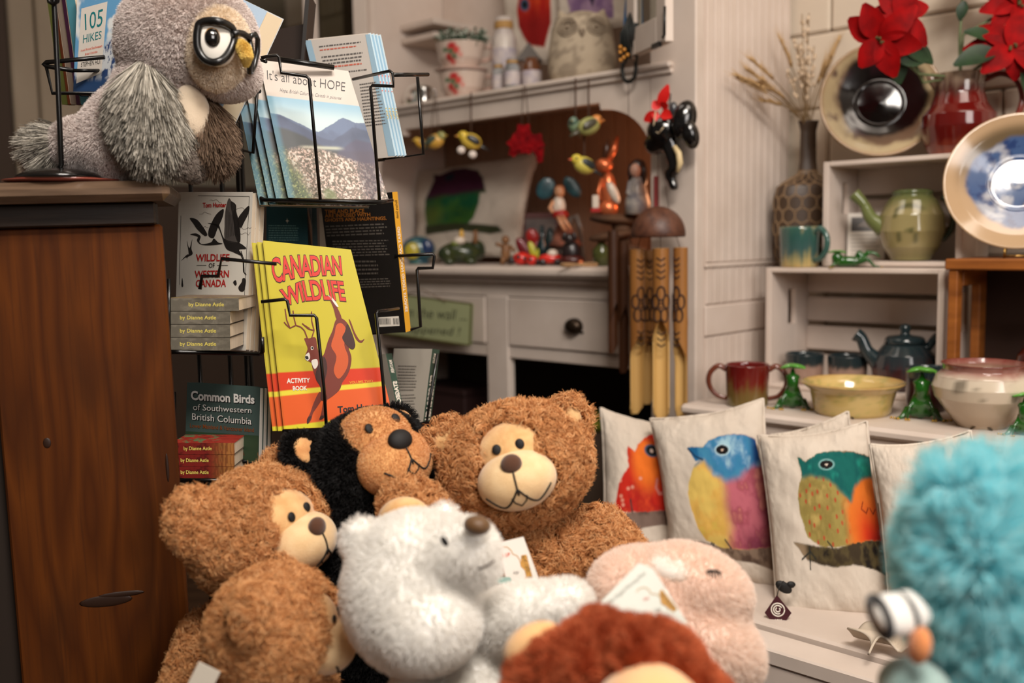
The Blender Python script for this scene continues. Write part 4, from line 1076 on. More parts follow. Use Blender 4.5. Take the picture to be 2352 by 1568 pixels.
for i, (x, y, kind) in enumerate(heads):
    yy = vtop.y+rg.uniform(-.06, .04); hit = on_plane(x, y, HC+HR*.04, HR).y
    e = at(x, y, min(yy, hit) if x < 1860 else yy); s0 = vtop+Vector((rg.uniform(-.01, .01), rg.uniform(-.004, .004), 0))
    m = (s0+e)/2+Vector((0, 0, .03)); pts = [s0+Vector((0, 0, -.06))]+[(s0*(1-q)**2+m*2*q*(1-q)+e*q*q) for q in [k/12 for k in range(13)]]
    nm = 'willow_stem' if kind else 'wheat_stem'
    tt = thing(nm, 'dried willow stem with pale buds in the bottle vase' if kind else 'dried wheat stem fanning out of the bottle vase', 'dried stem', s0, 'dried willow stems in the bottle vase' if kind else 'dried wheat stems in the bottle vase')
    b = MB(); b.tube(pts, .0011, STALK, 5); b.build('stalk', tt, s0)
    b = MB(); n = 9 if kind else 22
    for k in range(n):
        q = .45+.55*k/n if kind else .62+.38*k/n
        p = s0*(1-q)**2+m*2*q*(1-q)+e*q*q; d = (e-s0).normalized()
        o = Vector((rg.uniform(-1, 1), rg.uniform(-1, 1), rg.uniform(-1, 1)))*(.007 if kind else .004)
        if kind: b.ell(p+o, (.0042, .0042, .0062), BUD, seg=8, rings=6)
        else: b.tube([p, p+o+d*.014], [.0036, .0008], WHEAT, 5); b.tube([p+o, p+o*2.5+d*.035], [.0006, .0003], WHEAT, 4)
    b.build('buds' if kind else 'ear', tt, s0)

# plates
def plate(name, label, P, r, tilt, fn, yaw, deep=.22):
    t = thing(name, label, 'plate', M4=Matrix.Translation(P) @ Matrix.Rotation(yaw, 4, 'Z') @ Matrix.Rotation(-tilt, 4, 'X') @ Matrix.Translation((0, 0, r)) @ Matrix.Rotation(math.pi/2, 4, 'X'))
    pr = [(0, -.02), (.5*r, -.02), (r*.75, -.005), (r, r*deep-.004), (r, r*deep), (r*.975, r*deep+.001), (r*.78, .012), (r*.55, .004), (r*.42, .0), (r*.40, .002), (r*.36, .0), (r*.12, .001), (0.0001, .002)]
    b = MB(); b.lathe(interp_prof(pr, 90), GLZ, 120, None, False, 1, 1, fn); b.build('dish', t); return t
def pl1(v):
    x, y, z = v.T; R_ = np.hypot(x, y)/.131; a = np.arctan2(y, x); n = fbm(x*30+9, y*30+9, 4)
    c = np.zeros((len(v), 3)); c[:] = lin((186, 166, 130)); n2 = fbm(x*16+3, y*16+5, 14)
    def mx(m, col):
        c[:] = c*(1-m[:, None])+np.array(lin(col))*m[:, None]
    mx(sstep(.80, .66, R_+.25*(n-.5)+.10*np.sin(a*2+.6)*(1)), (112, 88, 70))
    dark = sstep(.66, .58, R_+.2*(n2-.5)-.20*sstep(-.2, .9, y/.131)-.12*sstep(.3, .9, x/.131)); mx(dark, (22, 14, 14))
    mx(sstep(.5, .7, n)*sstep(.45, .62, R_)*sstep(-.2, .4, -x/.131)*.8, (66, 30, 42)); mx(sstep(.9, .97, R_), (168, 140, 108)); mx(sstep(.985, .995, R_)*.6, (110, 70, 46)); return c
P = stand(2020, 1.1635, .292)
plate('pottery_plate', 'round pottery plate with dark glazed centre leaning behind red flowers', P, .131, rad(12), pl1, CAMYAW(P)+rad(6))
def pl2(v):
    x, y, z = v.T; R_ = np.hypot(x, y)/.139; n = fbm(x*26+9, y*26+9, 24); n2 = fbm(x*60+y*40+9, y*50-x*20+9, 34)
    c = np.zeros((len(v), 3)); c[:] = lin((180, 150, 116))
    def mx(m, col): c[:] = c*(1-m[:, None])+np.array(lin(col))*m[:, None]
    mx(sstep(.92, .74, R_)*sstep(-.25, .5, y/.139)*.9, (84, 70, 48)); 
    inn = sstep(.70, .62, R_+.16*(n-.5)); mx(inn, (62, 86, 128)); mx(inn*sstep(.5, .62, n2), (38, 58, 104)); mx(inn*sstep(.56, .7, n)*.8, (186, 186, 190)); mx(inn*sstep(.62, .7, n2)*sstep(.5, .2, R_)*.8, (150, 130, 104)); return c
P = stand(2336, .9475+.012, .215)
plate('serving_platter', 'large cream platter with blue speckled centre on the brown crate', P, .139, rad(14), pl2, CAMYAW(P)+rad(3), .16)
t = thing('plate_stand', 'small brass plate stand under the large cream platter', 'stand', P+Vector((0, 0, -.012)))
b = MB(); Y0 = CAMYAW(P)
for sx in (-.022, .022):
    T = Matrix.Rotation(Y0, 4, 'Z'); b.tube([T @ Vector((sx, -.05, .018)), T @ Vector((sx, -.05, .002)), T @ Vector((sx, .03, .002)), T @ Vector((sx*.6, .075, .06)), ], .0022, M('brass_wire', (160, 126, 70), .3, metal=1.), 8)
b.tube([Matrix.Rotation(Y0, 4, 'Z') @ Vector((sx, -.03, .003)) for sx in (-.022, .022)], .0022, _mats['brass_wire'], 8)
b.build('frame', t)

# red pitcher with poinsettias
P = stand(2200, 1.1635, .325); PY = CAMYAW(P)
t = pot('pitcher', 'glossy dark red pottery pitcher holding poinsettias', 'pitcher', P, [(0, 0), (.056, 0), (.067, .02), (.076, .06), (.074, .085), (.058, .105), (.050, .13), (.050, .155), (.054, .172), (.051, .171), (.046, .15), (.0, .14)],
        glaze([(0, (140, 66, 46)), (.2, (84, 14, 12)), (.7, (98, 18, 14)), (.82, (70, 40, 34)), (1., (150, 128, 108))], 5, .14, .08, .172), None, PY)
b = MB(); b.tube(*cr([(.048, 0, .158), (.080, 0, .168), (.110, 0, .150), (.122, 0, .112), (.112, 0, .075), (.09, 0, .055), (.072, 0, .05)], 5, [.010, .010, .009, .009, .009, .009, .008]), M('handle_red', (120, 46, 36), .15, coat=.7), 10, False, .6); b.build('handle', t)
b = MB(); b.tube([(-.042, 0, .150), (-.056, 0, .168), (-.060, 0, .176)], [.014, .011, .008], M('spout_brown', (120, 92, 76), .15, coat=.6), 10, False, .8); b.build('spout', t)
PRED = M('poinsettia_red', (152, 3, 6), .7, col2=(112, 2, 5), scale=30, spec=.15); LEAF = M('leaf_green', (30, 58, 28), .5, col2=(20, 40, 22), scale=30); PST = M('flower_stem', (92, 104, 70), .6)
def blade(b, base, d, up, L_, W_, mat, bend=.3, n=7):
    d = Vector(d).normalized(); up = Vector(up); up = (up-d*up.dot(d)).normalized(); sd = d.cross(up); vs = []; fs = []
    for i in range(n+1):
        q = i/n; wd = W_*math.sin(math.pi*min(1, q*.92+.04))**.8*(1-.25*q); c = Vector(base)+d*(L_*q)+up*(bend*L_*(q-1.6*q*q))
        vs += [c-sd*wd+up*.12*wd, c-up*.15*wd, c+sd*wd+up*.12*wd]
    for i in range(n):
        a = i*3; fs += [(a, a+3, a+4, a+1), (a+1, a+4, a+5, a+2)]
    b.add(vs, fs, mat, True)
def poinsettia(label, root, mid, ctr, facing, L_, leaves, seed, npet=7):
    rg = random.Random(seed); ctr = Vector(ctr); f = Vector(facing).normalized(); e1 = f.orthogonal().normalized(); e2 = f.cross(e1)
    t = thing('poinsettia_stem', label, 'flower', root)
    b = MB(); b.tube([Vector(root)+Vector((0, 0, -.06)), root, mid, ctr-f*.006], .003, PST, 8); b.build('stem', t, root)
    for k in range(npet):
        a = 2*math.pi*k/npet+rg.uniform(-.25, .25); d = e1*math.cos(a)+e2*math.sin(a)+f*rg.uniform(-.15, .35)
        b = MB(); blade(b, ctr+f*.002, d, f, L_*rg.uniform(.75, 1.1), L_*.34, PRED, rg.uniform(.2, .5)); b.build('petal', t, root)
    b = MB()
    for k in range(9): b.ell(ctr+f*.006+Vector([rg.uniform(-.008, .008) for _ in range(3)]), .0035, M('flower_centre', (70, 60, 24), .6), seg=8, rings=6)
    b.build('centre', t, root)
    for (p, d, l) in leaves:
        b = MB(); blade(b, p, d, (f+Vector((0, 0, .4))), l, l*.34, LEAF, .25); b.build('leaf', t, root)
    return t
top = P+Vector((0, 0, .165)); Yf = top.y-.10
poinsettia('upper red poinsettia bending left over the dark centred plate', top+Vector((-.015, 0, 0)), at(2120, 190, Yf+.05), at(2060, 42, Yf), CAM-at(2060, 20, Yf)+Vector((0, 0, .9)), .078, [(at(2060, 95, Yf+.01), (.5, 0, -.25), .085), (at(2085, 105, Yf+.02), (1, .1, -.5), .07), (at(2050, 110, Yf+.015), (.25, 0, -1), .075)], 1)
poinsettia('lower red poinsettia drooping over the plate, below the larger bloom', top+Vector((-.02, -.01, 0)), at(2110, 170, Yf+.03), at(2022, 88, Yf-.01), Vector((-.35, -.8, -.35)), .085, [(at(2050, 120, Yf), (.9, 0, -.15), .08)], 2, 6)
poinsettia('red poinsettia at the right edge with dark green leaves, lower bloom', top+Vector((.01, .005, 0)), at(2265, 140, Yf+.05), at(2322, 112, Yf+.02), Vector((-.1, -.9, .25)), .085, [(at(2290, 118, Yf+.02), (-1, .1, -.2), .085), (at(2350, 150, Yf+.02), (.4, 0, -.9), .08), (at(2280, 90, Yf+.04), (-.9, 0, .35), .06)], 3)
poinsettia('topmost red poinsettia at the right edge on a long green stem', top+Vector((.005, .01, 0)), at(2212, 80, Yf+.08), at(2335, 10, Yf+.05), Vector((.1, -.8, .2)), .075, [(at(2310, 62, Yf+.05), (-.6, 0, -.6), .06)], 4)
poinsettia('poinsettia on the straight upright stem, bloom above the photo edge', top, at(2204, 90, Yf+.09), at(2216, -60, Yf+.08), Vector((0, -.5, .8)), .07, [(at(2225, -6, Yf+.08), (1, 0, -.1), .09), (at(2215, 2, Yf+.08), (-.2, 0, -.9), .04)], 5)

# mug, frogs, card and teapot on and in the small crate
def mug(name, label, P, r, h, fn, hyaw, hmat, two=False, flare=1.04):
    t = pot(name, label, 'mug', P, [(0, 0), (r*.93, 0), (r*.97, .004), (r, h*.5), (r*flare, h-.002), (r*flare-.002, h), (r*flare-.005, h-.003), (r-.005, h*.5), (r*.8, .006), (0, .006)], fn, None, CAMYAW(P))
    for a in ([hyaw] if not two else [hyaw, hyaw+math.pi]):
        b = MB(); T = Matrix.Rotation(a, 4, 'Z')
        b.tube(cr([T @ Vector(q) for q in [(r*.97, 0, h*.86), (r*1.35, 0, h*.95), (r*1.75, 0, h*.76), (r*1.78, 0, h*.48), (r*1.45, 0, h*.24), (r*.97, 0, h*.16)]]), .0065, hmat, 10, False, .7); b.build('handle', t)
    return t
P = stand(1836, .9245, .221)
mug('pottery_mug', 'blue green glazed mug on the large white crate beside the bottle vase', P, .044, .094, glaze([(0, (186, 158, 100)), (.18, (150, 140, 96)), (.38, (58, 86, 84)), (.8, (46, 84, 78)), (.95, (60, 96, 84)), (1, (130, 128, 98))], 7, .25, .35, .094), -.72, M('handle_teal', (56, 92, 84), .15, coat=.7))
FG, FGL, GOLD = M('frog_green', (26, 88, 20), .14, coat=.8, col2=(16, 66, 14), scale=40), M('frog_leaf', (84, 156, 56), .2, coat=.5), M('frog_gold', (200, 160, 70), .25, metal=.8)
def frog(label, P, h, yaw, lying=False):
    t = thing('glass_frog', label, 'frog figurine', M4=Matrix.Translation(P) @ Matrix.Rotation(yaw, 4, 'Z'), group='green glass frogs among the pottery')
    b = MB()
    if not lying:
        b.ell((0, 0, h*.30), (h*.17, h*.16, h*.30), FG); b.ell((0, -.01, h*.56), (h*.13, h*.12, h*.2), FG); b.ell((-h*.1, -.006, h*.68), h*.06, FG); b.ell((h*.1, -.006, h*.68), h*.06, FG); b.ell((0, 0, h*.72), (h*.06, h*.06, h*.16), FG)
        for s in (-1, 1):
            b.tube([(s*h*.1, 0, h*.1), (s*h*.24, h*.02, h*.16), (s*h*.32, -h*.08, h*.03), (s*h*.42, -h*.18, h*.02)], [h*.09, h*.09, h*.05, h*.03], FG, 10)
            b.tube([(s*h*.1, -h*.05, h*.42), (s*h*.2, -h*.16, h*.22), (s*h*.22, -h*.22, h*.02)], [h*.05, h*.04, h*.03], FG, 10)
        toes = [(s*h*(.38+.06*k), -h*(.2-.05*k), h*.02) for s in (-1, 1) for k in range(3)]+[(s*h*(.2+.05*k), -h*.25, h*.02) for s in (-1, 1) for k in range(2)]
    else:
        b.ell((0, 0, h*.22), (h*.55, h*.2, h*.2), FG); b.ell((-h*.35, -.004, h*.36), (h*.2, h*.18, h*.2), FG); b.ell((h*.4, 0, h*.42), (h*.14, h*.12, h*.2), FG)
        b.tube([(h*.4, 0, h*.2), (h*.7, -h*.05, h*.55), (h*.95, -h*.1, h*.5), (h*1.1, -h*.1, h*.35)], [h*.1, h*.09, h*.06, h*.03], FG, 10)
        b.tube([(h*.4, -h*.1, h*.2), (h*.7, -h*.2, h*.3), (h*.9, -h*.25, h*.06), (h*1.15, -h*.2, h*.03)], [h*.1, h*.08, h*.05, h*.03], FG, 10)
        b.tube([(-h*.35, -h*.1, h*.2), (-h*.5, -h*.2, h*.1), (-h*.6, -h*.2, h*.02)], [h*.06, h*.05, h*.03], FG, 10)
        toes = [(h*1.15, -h*(.12+.08*k), h*.03) for k in range(4)]+[(-h*(.6-.06*k), -h*.22, h*.02) for k in range(3)]
    fuse(b, 'body', h*.035, 4, t)
    b = MB()
    for k in range(4):
        a = k*math.pi/2+.5; c = (h*.14*math.cos(a), h*.10*math.sin(a)-.003, h*.9) if not lying else (-h*.35+h*.2*math.cos(a), -.004+h*.12*math.sin(a), h*.58)
        b.ell(c, (h*.15, h*.12, h*.035), FGL, rotm(.3*math.sin(a), .3*math.cos(a)), 14, 8)
    b.build('leaf_crown', t)
    for c in toes:
        b = MB(); b.ell(c, h*.026, GOLD, seg=8, rings=6); b.build('toe_bead', t)
    return t
P = stand(1946, .9245, .2); frog('green glass frog sprawled on the large white crate', P, .062, CAMYAW(P), True)
P = on_z(1820, 938, TZ); frog('green glass frog standing between the red mug and yellow bowl', P, .098, CAMYAW(P))
P = on_z(2115, 962, TZ); frog('green glass frog standing between the yellow bowl and white pot', P, .106, CAMYAW(P))
P = on_z(2352, 1000, TZ); frog('green glass frog right of the white pot, cut by the photo edge', P, .08, CAMYAW(P))
P = stand(1988, .9385, .33); t = thing('price_card', 'white card with a dark photo propped inside the small crate', 'card', M4=face(P, rad(14)))
b = MB(); b.box((-.041, 0, 0), (.041, .0015, .112), M('card_white', (214, 206, 196), .7)); b.flat([(-.033, .068), (.037, .068), (.037, .102), (-.033, .102)], -.0004, I('card_photo', (56, 48, 44)))
b.flat([(-.02, .08), (.02, .076), (.036, .09), (0, .096)], -.0006, I('card_photo_light', (110, 98, 90)))
for i in range(6): b.flat([(-.033, .06-i*.009), (.03-.004*(i % 3), .06-i*.009), (.03-.004*(i % 3), .0575-i*.009), (-.033, .0575-i*.009)], -.0004, I('card_print', (150, 142, 134)))
b.build('card', t)
P = stand(2092, .9385, .305)
def tg(v):
    c = glaze([(0, (124, 116, 70)), (.25, (150, 136, 92)), (.72, (146, 134, 90)), (.9, (104, 106, 64)), (1, (78, 90, 54))], 9, .12, .05, .15)(v)
    a = np.arctan2(v[:, 1], v[:, 0]); z = v[:, 2]; ft = (v[:, 1] < 0)
    for (aa, zz, ra, rz) in ((-1.95, .052, .09, .012), (-1.62, .066, .1, .008), (-1.42, .05, .08, .013), (-1.1, .06, .05, .018), (-1.65, .112, .55, .006), (-1.25, .105, .06, .014), (-2.1, .104, .06, .012)):
        m = (sstep(1.2, .6, np.hypot((a-aa)/ra, (z-zz-.008*np.cos((a-aa)/.3)*(ra > .3))/rz))*ft)[:, None]; c = c*(1-m*.8)+np.array(lin((62, 66, 34)))*m*.8
    return c
t = pot('teapot', 'yellow green pottery teapot with leaf marks inside the small crate', 'teapot', P, [(0, 0), (.042, 0), (.045, .008), (.060, .03), (.071, .065), (.068, .10), (.052, .132), (.042, .142), (.044, .152), (.040, .15), (0, .148)], tg, None, CAMYAW(P), n=70)
b = MB(); gm = M('spout_green', (104, 112, 66), .14, coat=.7); b.tube(*cr([(-.058, -.01, .07), (-.085, -.015, .095), (-.100, -.015, .125), (-.122, -.015, .150)], 5, [.021, .015, .011, .015]), gm, 14); b.build('spout', t)
b = MB(); b.tube(arcpts((.05, .09), .034, .05, 1.3, -1.2), .006, M('teapot_handle', (50, 60, 40), .15, coat=.7), 10); b.build('handle', t)
b = MB(); b.lathe([(.040, .150), (.036, .155), (0, .156)], M('lid_green', (84, 96, 54), .14, coat=.7), 28); b.build('lid', t)
# inside and in front of the large crate
P = stand(2076, .6545, .262)
t = pot('teapot', 'dark blue and plum ribbed teapot inside the large white crate', 'teapot', P, [(0, 0), (.05, 0), (.066, .025), (.070, .05), (.062, .078), (.046, .098), (.040, .104), (0, .104)], glaze([(0, (52, 24, 22)), (.45, (66, 34, 34)), (.6, (42, 44, 48)), (1, (30, 46, 50))], 13, .1, .3, .1), None, CAMYAW(P), n=60)
dm = M('teapot_dark', (28, 44, 48), .1, coat=.8); b = MB(); b.tube(*cr([(-.055, -.01, .06), (-.078, -.012, .085), (-.09, -.012, .112), (-.103, -.012, .122)], 5, [.02, .014, .013, .016]), dm, 14); b.build('spout', t)
b = MB(); b.tube(cr([(.045, 0, .09), (.065, 0, .118), (.085, 0, .120), (.09, 0, .10), (.08, 0, .06), (.066, 0, .045)]), .009, dm, 10); b.build('handle', t)
b = MB(); b.lathe([(.044, .102), (.042, .112), (.036, .118), (.012, .121), (.009, .126), (.013, .136), (.009, .144), (0, .146)], dm, 30); b.build('lid', t)
cupf = glaze([(0, (150, 120, 104)), (.55, (150, 122, 108)), (.66, (36, 46, 48)), (1, (34, 46, 50))], 15, .12, .12, .07)
for x, dy, lb_ in ((1848, .225, 'dark rimmed pottery cup at the left inside the large white crate'), (1946, .245, 'dark rimmed pottery cup behind the yellow bowl in the crate')):
    P = stand(x, .6545, dy); pot('pottery_cup', lb_, 'cup', P, [(0, 0), (.036, 0), (.042, .02), (.045, .068), (.043, .07), (.040, .066), (.036, .01), (0, .008)], cupf, None, CAMYAW(P), 'dark rimmed cups in the large crate')
P = on_z(2130, 935, TZ); P = stand(2128, TZ, .10); pot('pottery_cup', 'dark red cup with blue rim just right of the yellow bowl', 'cup', P, [(0, 0), (.036, 0), (.040, .02), (.042, .086), (.040, .088), (.037, .084), (.034, .01), (0, .008)], glaze([(0, (40, 18, 18)), (.6, (62, 30, 28)), (.75, (30, 42, 46)), (1, (30, 44, 48))], 16, .12, .12, .088), None, CAMYAW(P))
P = on_z(1716, 930, TZ)
mug('pottery_mug', 'dark red to olive two handled mug at the left of the table', P, .0445, .088, glaze([(0, (104, 92, 50)), (.4, (110, 84, 44)), (.62, (104, 24, 18)), (1, (96, 20, 18))], 17, .2, .25, .088), math.pi, M('handle_brown', (104, 52, 36), .15, coat=.7), True)
P = on_z(1957, 948, TZ)
t = pot('pottery_bowl', 'low yellow glazed bowl with wide flared rim on the table', 'bowl', P, [(0, 0), (.070, 0), (.074, .006), (.079, .03), (.084, .048), (.098, .06), (.101, .063), (.097, .065), (.084, .056), (.076, .04), (.068, .01), (0, .008)], glaze([(0, (178, 152, 92)), (.5, (196, 170, 106)), (.9, (200, 172, 110)), (1, (186, 150, 90))], 19, .25, .0, .065, (160, 150, 84)), None, CAMYAW(P))
b = MB(); b.tube([Matrix.Rotation(-1.75, 4, 'Z') @ Vector((.0712, y, .0005+.010*(1-(y/.016)**2))) for y in [(-.016+.002*k) for k in range(17)]], .0018, I('foot_arch', (60, 44, 24)), 6); b.build('foot_arch', t)
P = on_z(2256, 978, TZ)
def pw(v):
    c = glaze([(0, (176, 156, 132)), (.5, (196, 180, 158)), (.78, (200, 186, 166)), (.88, (150, 112, 100)), (1, (120, 60, 52))], 21, .1, .03, .118)(v); a = np.arctan2(v[:, 1], v[:, 0]); z = v[:, 2]
    for aa, zz, sl in ((-2.1, .08, .3), (-1.95, .082, -.2), (-1.75, .07, .5), (-1.62, .07, -.5), (-1.1, .075, .3), (-.95, .07, -.3)):
        m = (sstep(.04, .012, np.abs(a-aa-sl*(z-zz)*6))*sstep(.016, .008, np.abs(z-zz)))[:, None]; c = c*(1-.7*m)+np.array(lin((70, 62, 48)))*.7*m
    return c
t = pot('pottery_pot', 'round white glazed pot with dark red rim at the right of the table', 'pot', P, [(0, 0), (.042, 0), (.046, .006), (.062, .025), (.084, .055), (.089, .075), (.082, .095), (.070, .106), (.071, .114), (.074, .118), (.070, .118), (.066, .108), (.075, .09), (.0, .07)], pw, None, CAMYAW(P), n=80)
b = MB(); b.tube([Matrix.Rotation(-1.6, 4, 'Z') @ Vector((.0435, y, .0005+.009*(1-(y/.018)**2))) for y in [(-.018+.002*k) for k in range(19)]], .002, I('foot_arch', (60, 44, 24)), 6); b.build('foot_arch', t)
P = HM @ Vector((.672, .215, TZ+.0135))
pot('pottery_jar', 'dark red glazed jar with pale green neck inside the brown crate', 'jar', P, [(0, 0), (.05, 0), (.062, .03), (.066, .07), (.060, .10), (.04, .125), (.024, .135), (.021, .15), (.024, .172), (.026, .175), (.021, .174), (.018, .15), (0, .14)], glaze([(0, (48, 12, 10)), (.7, (70, 14, 12)), (.76, (60, 24, 20)), (.8, (120, 126, 104)), (1, (110, 118, 98))], 23, .06, .04, .175), None, CAMYAW(P))
# ------------------------------------------------------------------ bird cushions on the white bench
LINEN = MA('printed_linen', .85, spec=.2, bump=.25, bscale=900)
z3 = lambda x, y: (1350+x/2.305, 880+y/2.305)
def inv_bil(c4, p):
    TL, TR, BR, BL = [np.array(q, float) for q in c4]; p = np.array(p, float); u = v = .5
    for _ in range(25):
        q = (BL*(1-u)+BR*u)*(1-v)+(TL*(1-u)+TR*u)*v
        du = (BR-BL)*(1-v)+(TR-TL)*v; dv = (TL*(1-u)+TR*u)-(BL*(1-u)+BR*u)
        d = np.linalg.solve(np.stack([du, dv], 1), p-q); u += d[0]; v += d[1]
    return (u, v)
LIN0 = (204, 192, 178)
def cushion(name, label, c4, d4, thick, paint, seed, group=None, nres=170, org=None):
    TL, TR, BR, BL = [at(*c, d) for c, d in zip(c4, d4)]
    n = ((TR-BL).cross(TL-BR)).normalized(); ctr = (TL+TR+BR+BL)/4
    if n.dot(CAM-ctr) < 0: n = -n
    t = thing(name, label, 'cushion', ctr, group)
    u, v = np.meshgrid(np.linspace(0, 1, nres), np.linspace(0, 1, nres))
    def surf(sgn):
        eu = np.clip(4*u*(1-u), 0, 1); ev = np.clip(4*v*(1-v), 0, 1)
        h = thick*(eu*ev)**.42
        wr = (fbm(u*7+seed, v*7, seed)-.5)*.014*(1-(eu*ev)**.8)*sgn+(fbm(u*3+seed, v*3, seed+2)-.5)*.02*(eu*ev)**.5
        pin = .035; uu = u+pin*(1-2*u)*ev**1*1.0*(np.abs(1-2*u)**3); vv = v+pin*(1-2*v)*eu*(np.abs(1-2*v)**3)
        q = [np.array(k) for k in (TL, TR, BR, BL)]; U_, V_ = uu[..., None], vv[..., None]
        P = (q[3]*(1-U_)+q[2]*U_)*(1-V_)+(q[0]*(1-U_)+q[1]*U_)*V_
        return P+np.array(n)*(sgn*h+wr)[..., None]-np.array(ctr)
    b = MB(); pt = Paint(u, v, LIN0)
    pt.mix(sstep(.4, .75, fbm(u*5+seed, v*5, seed+9))*.25, (188, 172, 156))
    if paint: paint(pt, lambda pts: [inv_bil(c4, z3(*p)) for p in pts])
    P = surf(1); b.grid(P, LINEN, pt.c, True)
    Q = surf(-1); b.grid(Q[:, ::-1], LINEN, np.broadcast_to(np.array(lin(LIN0)), Q.shape), True)
    # seam strip closes the two halves
    i = list(range(nres)); rim = [P[0, k] for k in i]+[P[k, -1] for k in i[1:]]+[P[-1, k] for k in i[::-1][1:]]+[P[k, 0] for k in i[::-1][1:-1]]
    b.tube([Vector(p) for p in rim], .0035, LINEN, 6, True); b.c[len(b.v)-6*len(rim)] = np.broadcast_to(np.array(lin(LIN0)), (6*len(rim), 3))
    b.build('cover', t); return t
def wash(p, m, cols, sc_, seed):
    n = fbm(p.X*sc_, p.Z*sc_, seed, 5)
    for i, (lo, hi, c) in enumerate(cols): p.mix(m*sstep(lo-.09, hi+.07, n), c)
def dots(p, m, nx, nz, col, r):
    rg = np.random.default_rng(5); gx, gz = p.X*nx, p.Z*nz+.5*(np.floor(p.X*nx) % 2); ix, iz = np.floor(gx).astype(int), np.floor(gz).astype(int)
    jx, jz = rg.random((80, 80))*.5+.25, rg.random((80, 80))*.5+.25
    d = np.hypot(gx-ix-jx[ix % 80, iz % 80], gz-iz-jz[ix % 80, iz % 80]); p.mix(m*sstep(r*1.25, r*.75, d)*.85, col)
def p_blue(p, T):
    out = T([(640, 350), (555, 352), (605, 432), (625, 425), (600, 445), (567, 545), (565, 600), (578, 660), (620, 780), (660, 842), (740, 880), (860, 892), (1000, 875), (1026, 850), (1030, 800), (985, 640), (940, 430), (905, 310), (860, 285), (800, 280), (720, 290), (665, 318)])
    m = sstep(.004, -.006, p.sd(out)+.010*(fbm(p.X*40, p.Z*40, 3)-.5)); cx = lambda x, y: T([(x, y)])[0]
    br = T([(590, 842), (640, 850), (760, 880), (1030, 868), (1015, 1005), (900, 960), (800, 950), (700, 915), (620, 880)])
    mb = sstep(.006, -.006, p.sd(br)); p.mix(mb, (124, 104, 88)); wash(p, mb, [(.5, .65, (78, 60, 50))], 14, 9)
    p.mix(m, (206, 176, 92)); wash(p, m, [(.5, .7, (208, 148, 70)), (.62, .8, (196, 180, 84))], 9, 5)
    xs = cx(775, 700)[0]; pk = m*sstep(-.07, .07, p.X-xs+.05*(fbm(p.X*9, p.Z*9, 8)-.5)); p.mix(pk, (172, 92, 104)); wash(p, pk, [(.48, .6, (132, 52, 70)), (.6, .72, (192, 120, 110))], 13, 15)
    edge = m*sstep(.16, .0, -p.sd(out))*sstep(.0, .2, p.X-xs)*sstep(.75, .3, p.Z); p.mix(edge*.8, (88, 28, 52))
    hd = T([(540, 340), (600, 445), (650, 432), (700, 500), (760, 532), (830, 512), (890, 455), (945, 440), (980, 240), (600, 240)])
    mh = m*sstep(.03, -.03, p.sd(hd)+.03*(fbm(p.X*14, p.Z*14, 6)-.5)); p.mix(mh, (58, 124, 160)); wash(p, mh, [(.5, .62, (36, 104, 158)), (.60, .72, (150, 186, 200))], 9, 25)
    p.mix(mh*sstep(-.02, .06, p.X-cx(880, 380)[0]), (20, 62, 122)); p.mix(mh*sstep(.02, -.01, p.X-cx(615, 390)[0]), (24, 92, 138))
    p.line(T([(560, 360), (605, 405), (640, 420)]), .006, (20, 50, 80))
    e = cx(740, 368); r_ = abs(cx(772, 368)[0]-e[0]); s_ = abs(cx(740, 394)[1]-e[1])
    p.ell(e, (r_*1.2, s_*1.25), (170, 200, 212), .12); p.ell(e, (r_, s_), (18, 16, 18), .08); p.ell((e[0], e[1]), (r_*.22, s_*.22), (216, 190, 170), .2)
    for f in ([(700, 860), (680, 915)], [(680, 870), (640, 905)], [(690, 865), (705, 905)], [(760, 840), (790, 885)], [(690, 855), (670, 920)]): p.line(T(f), .006, (46, 48, 50))
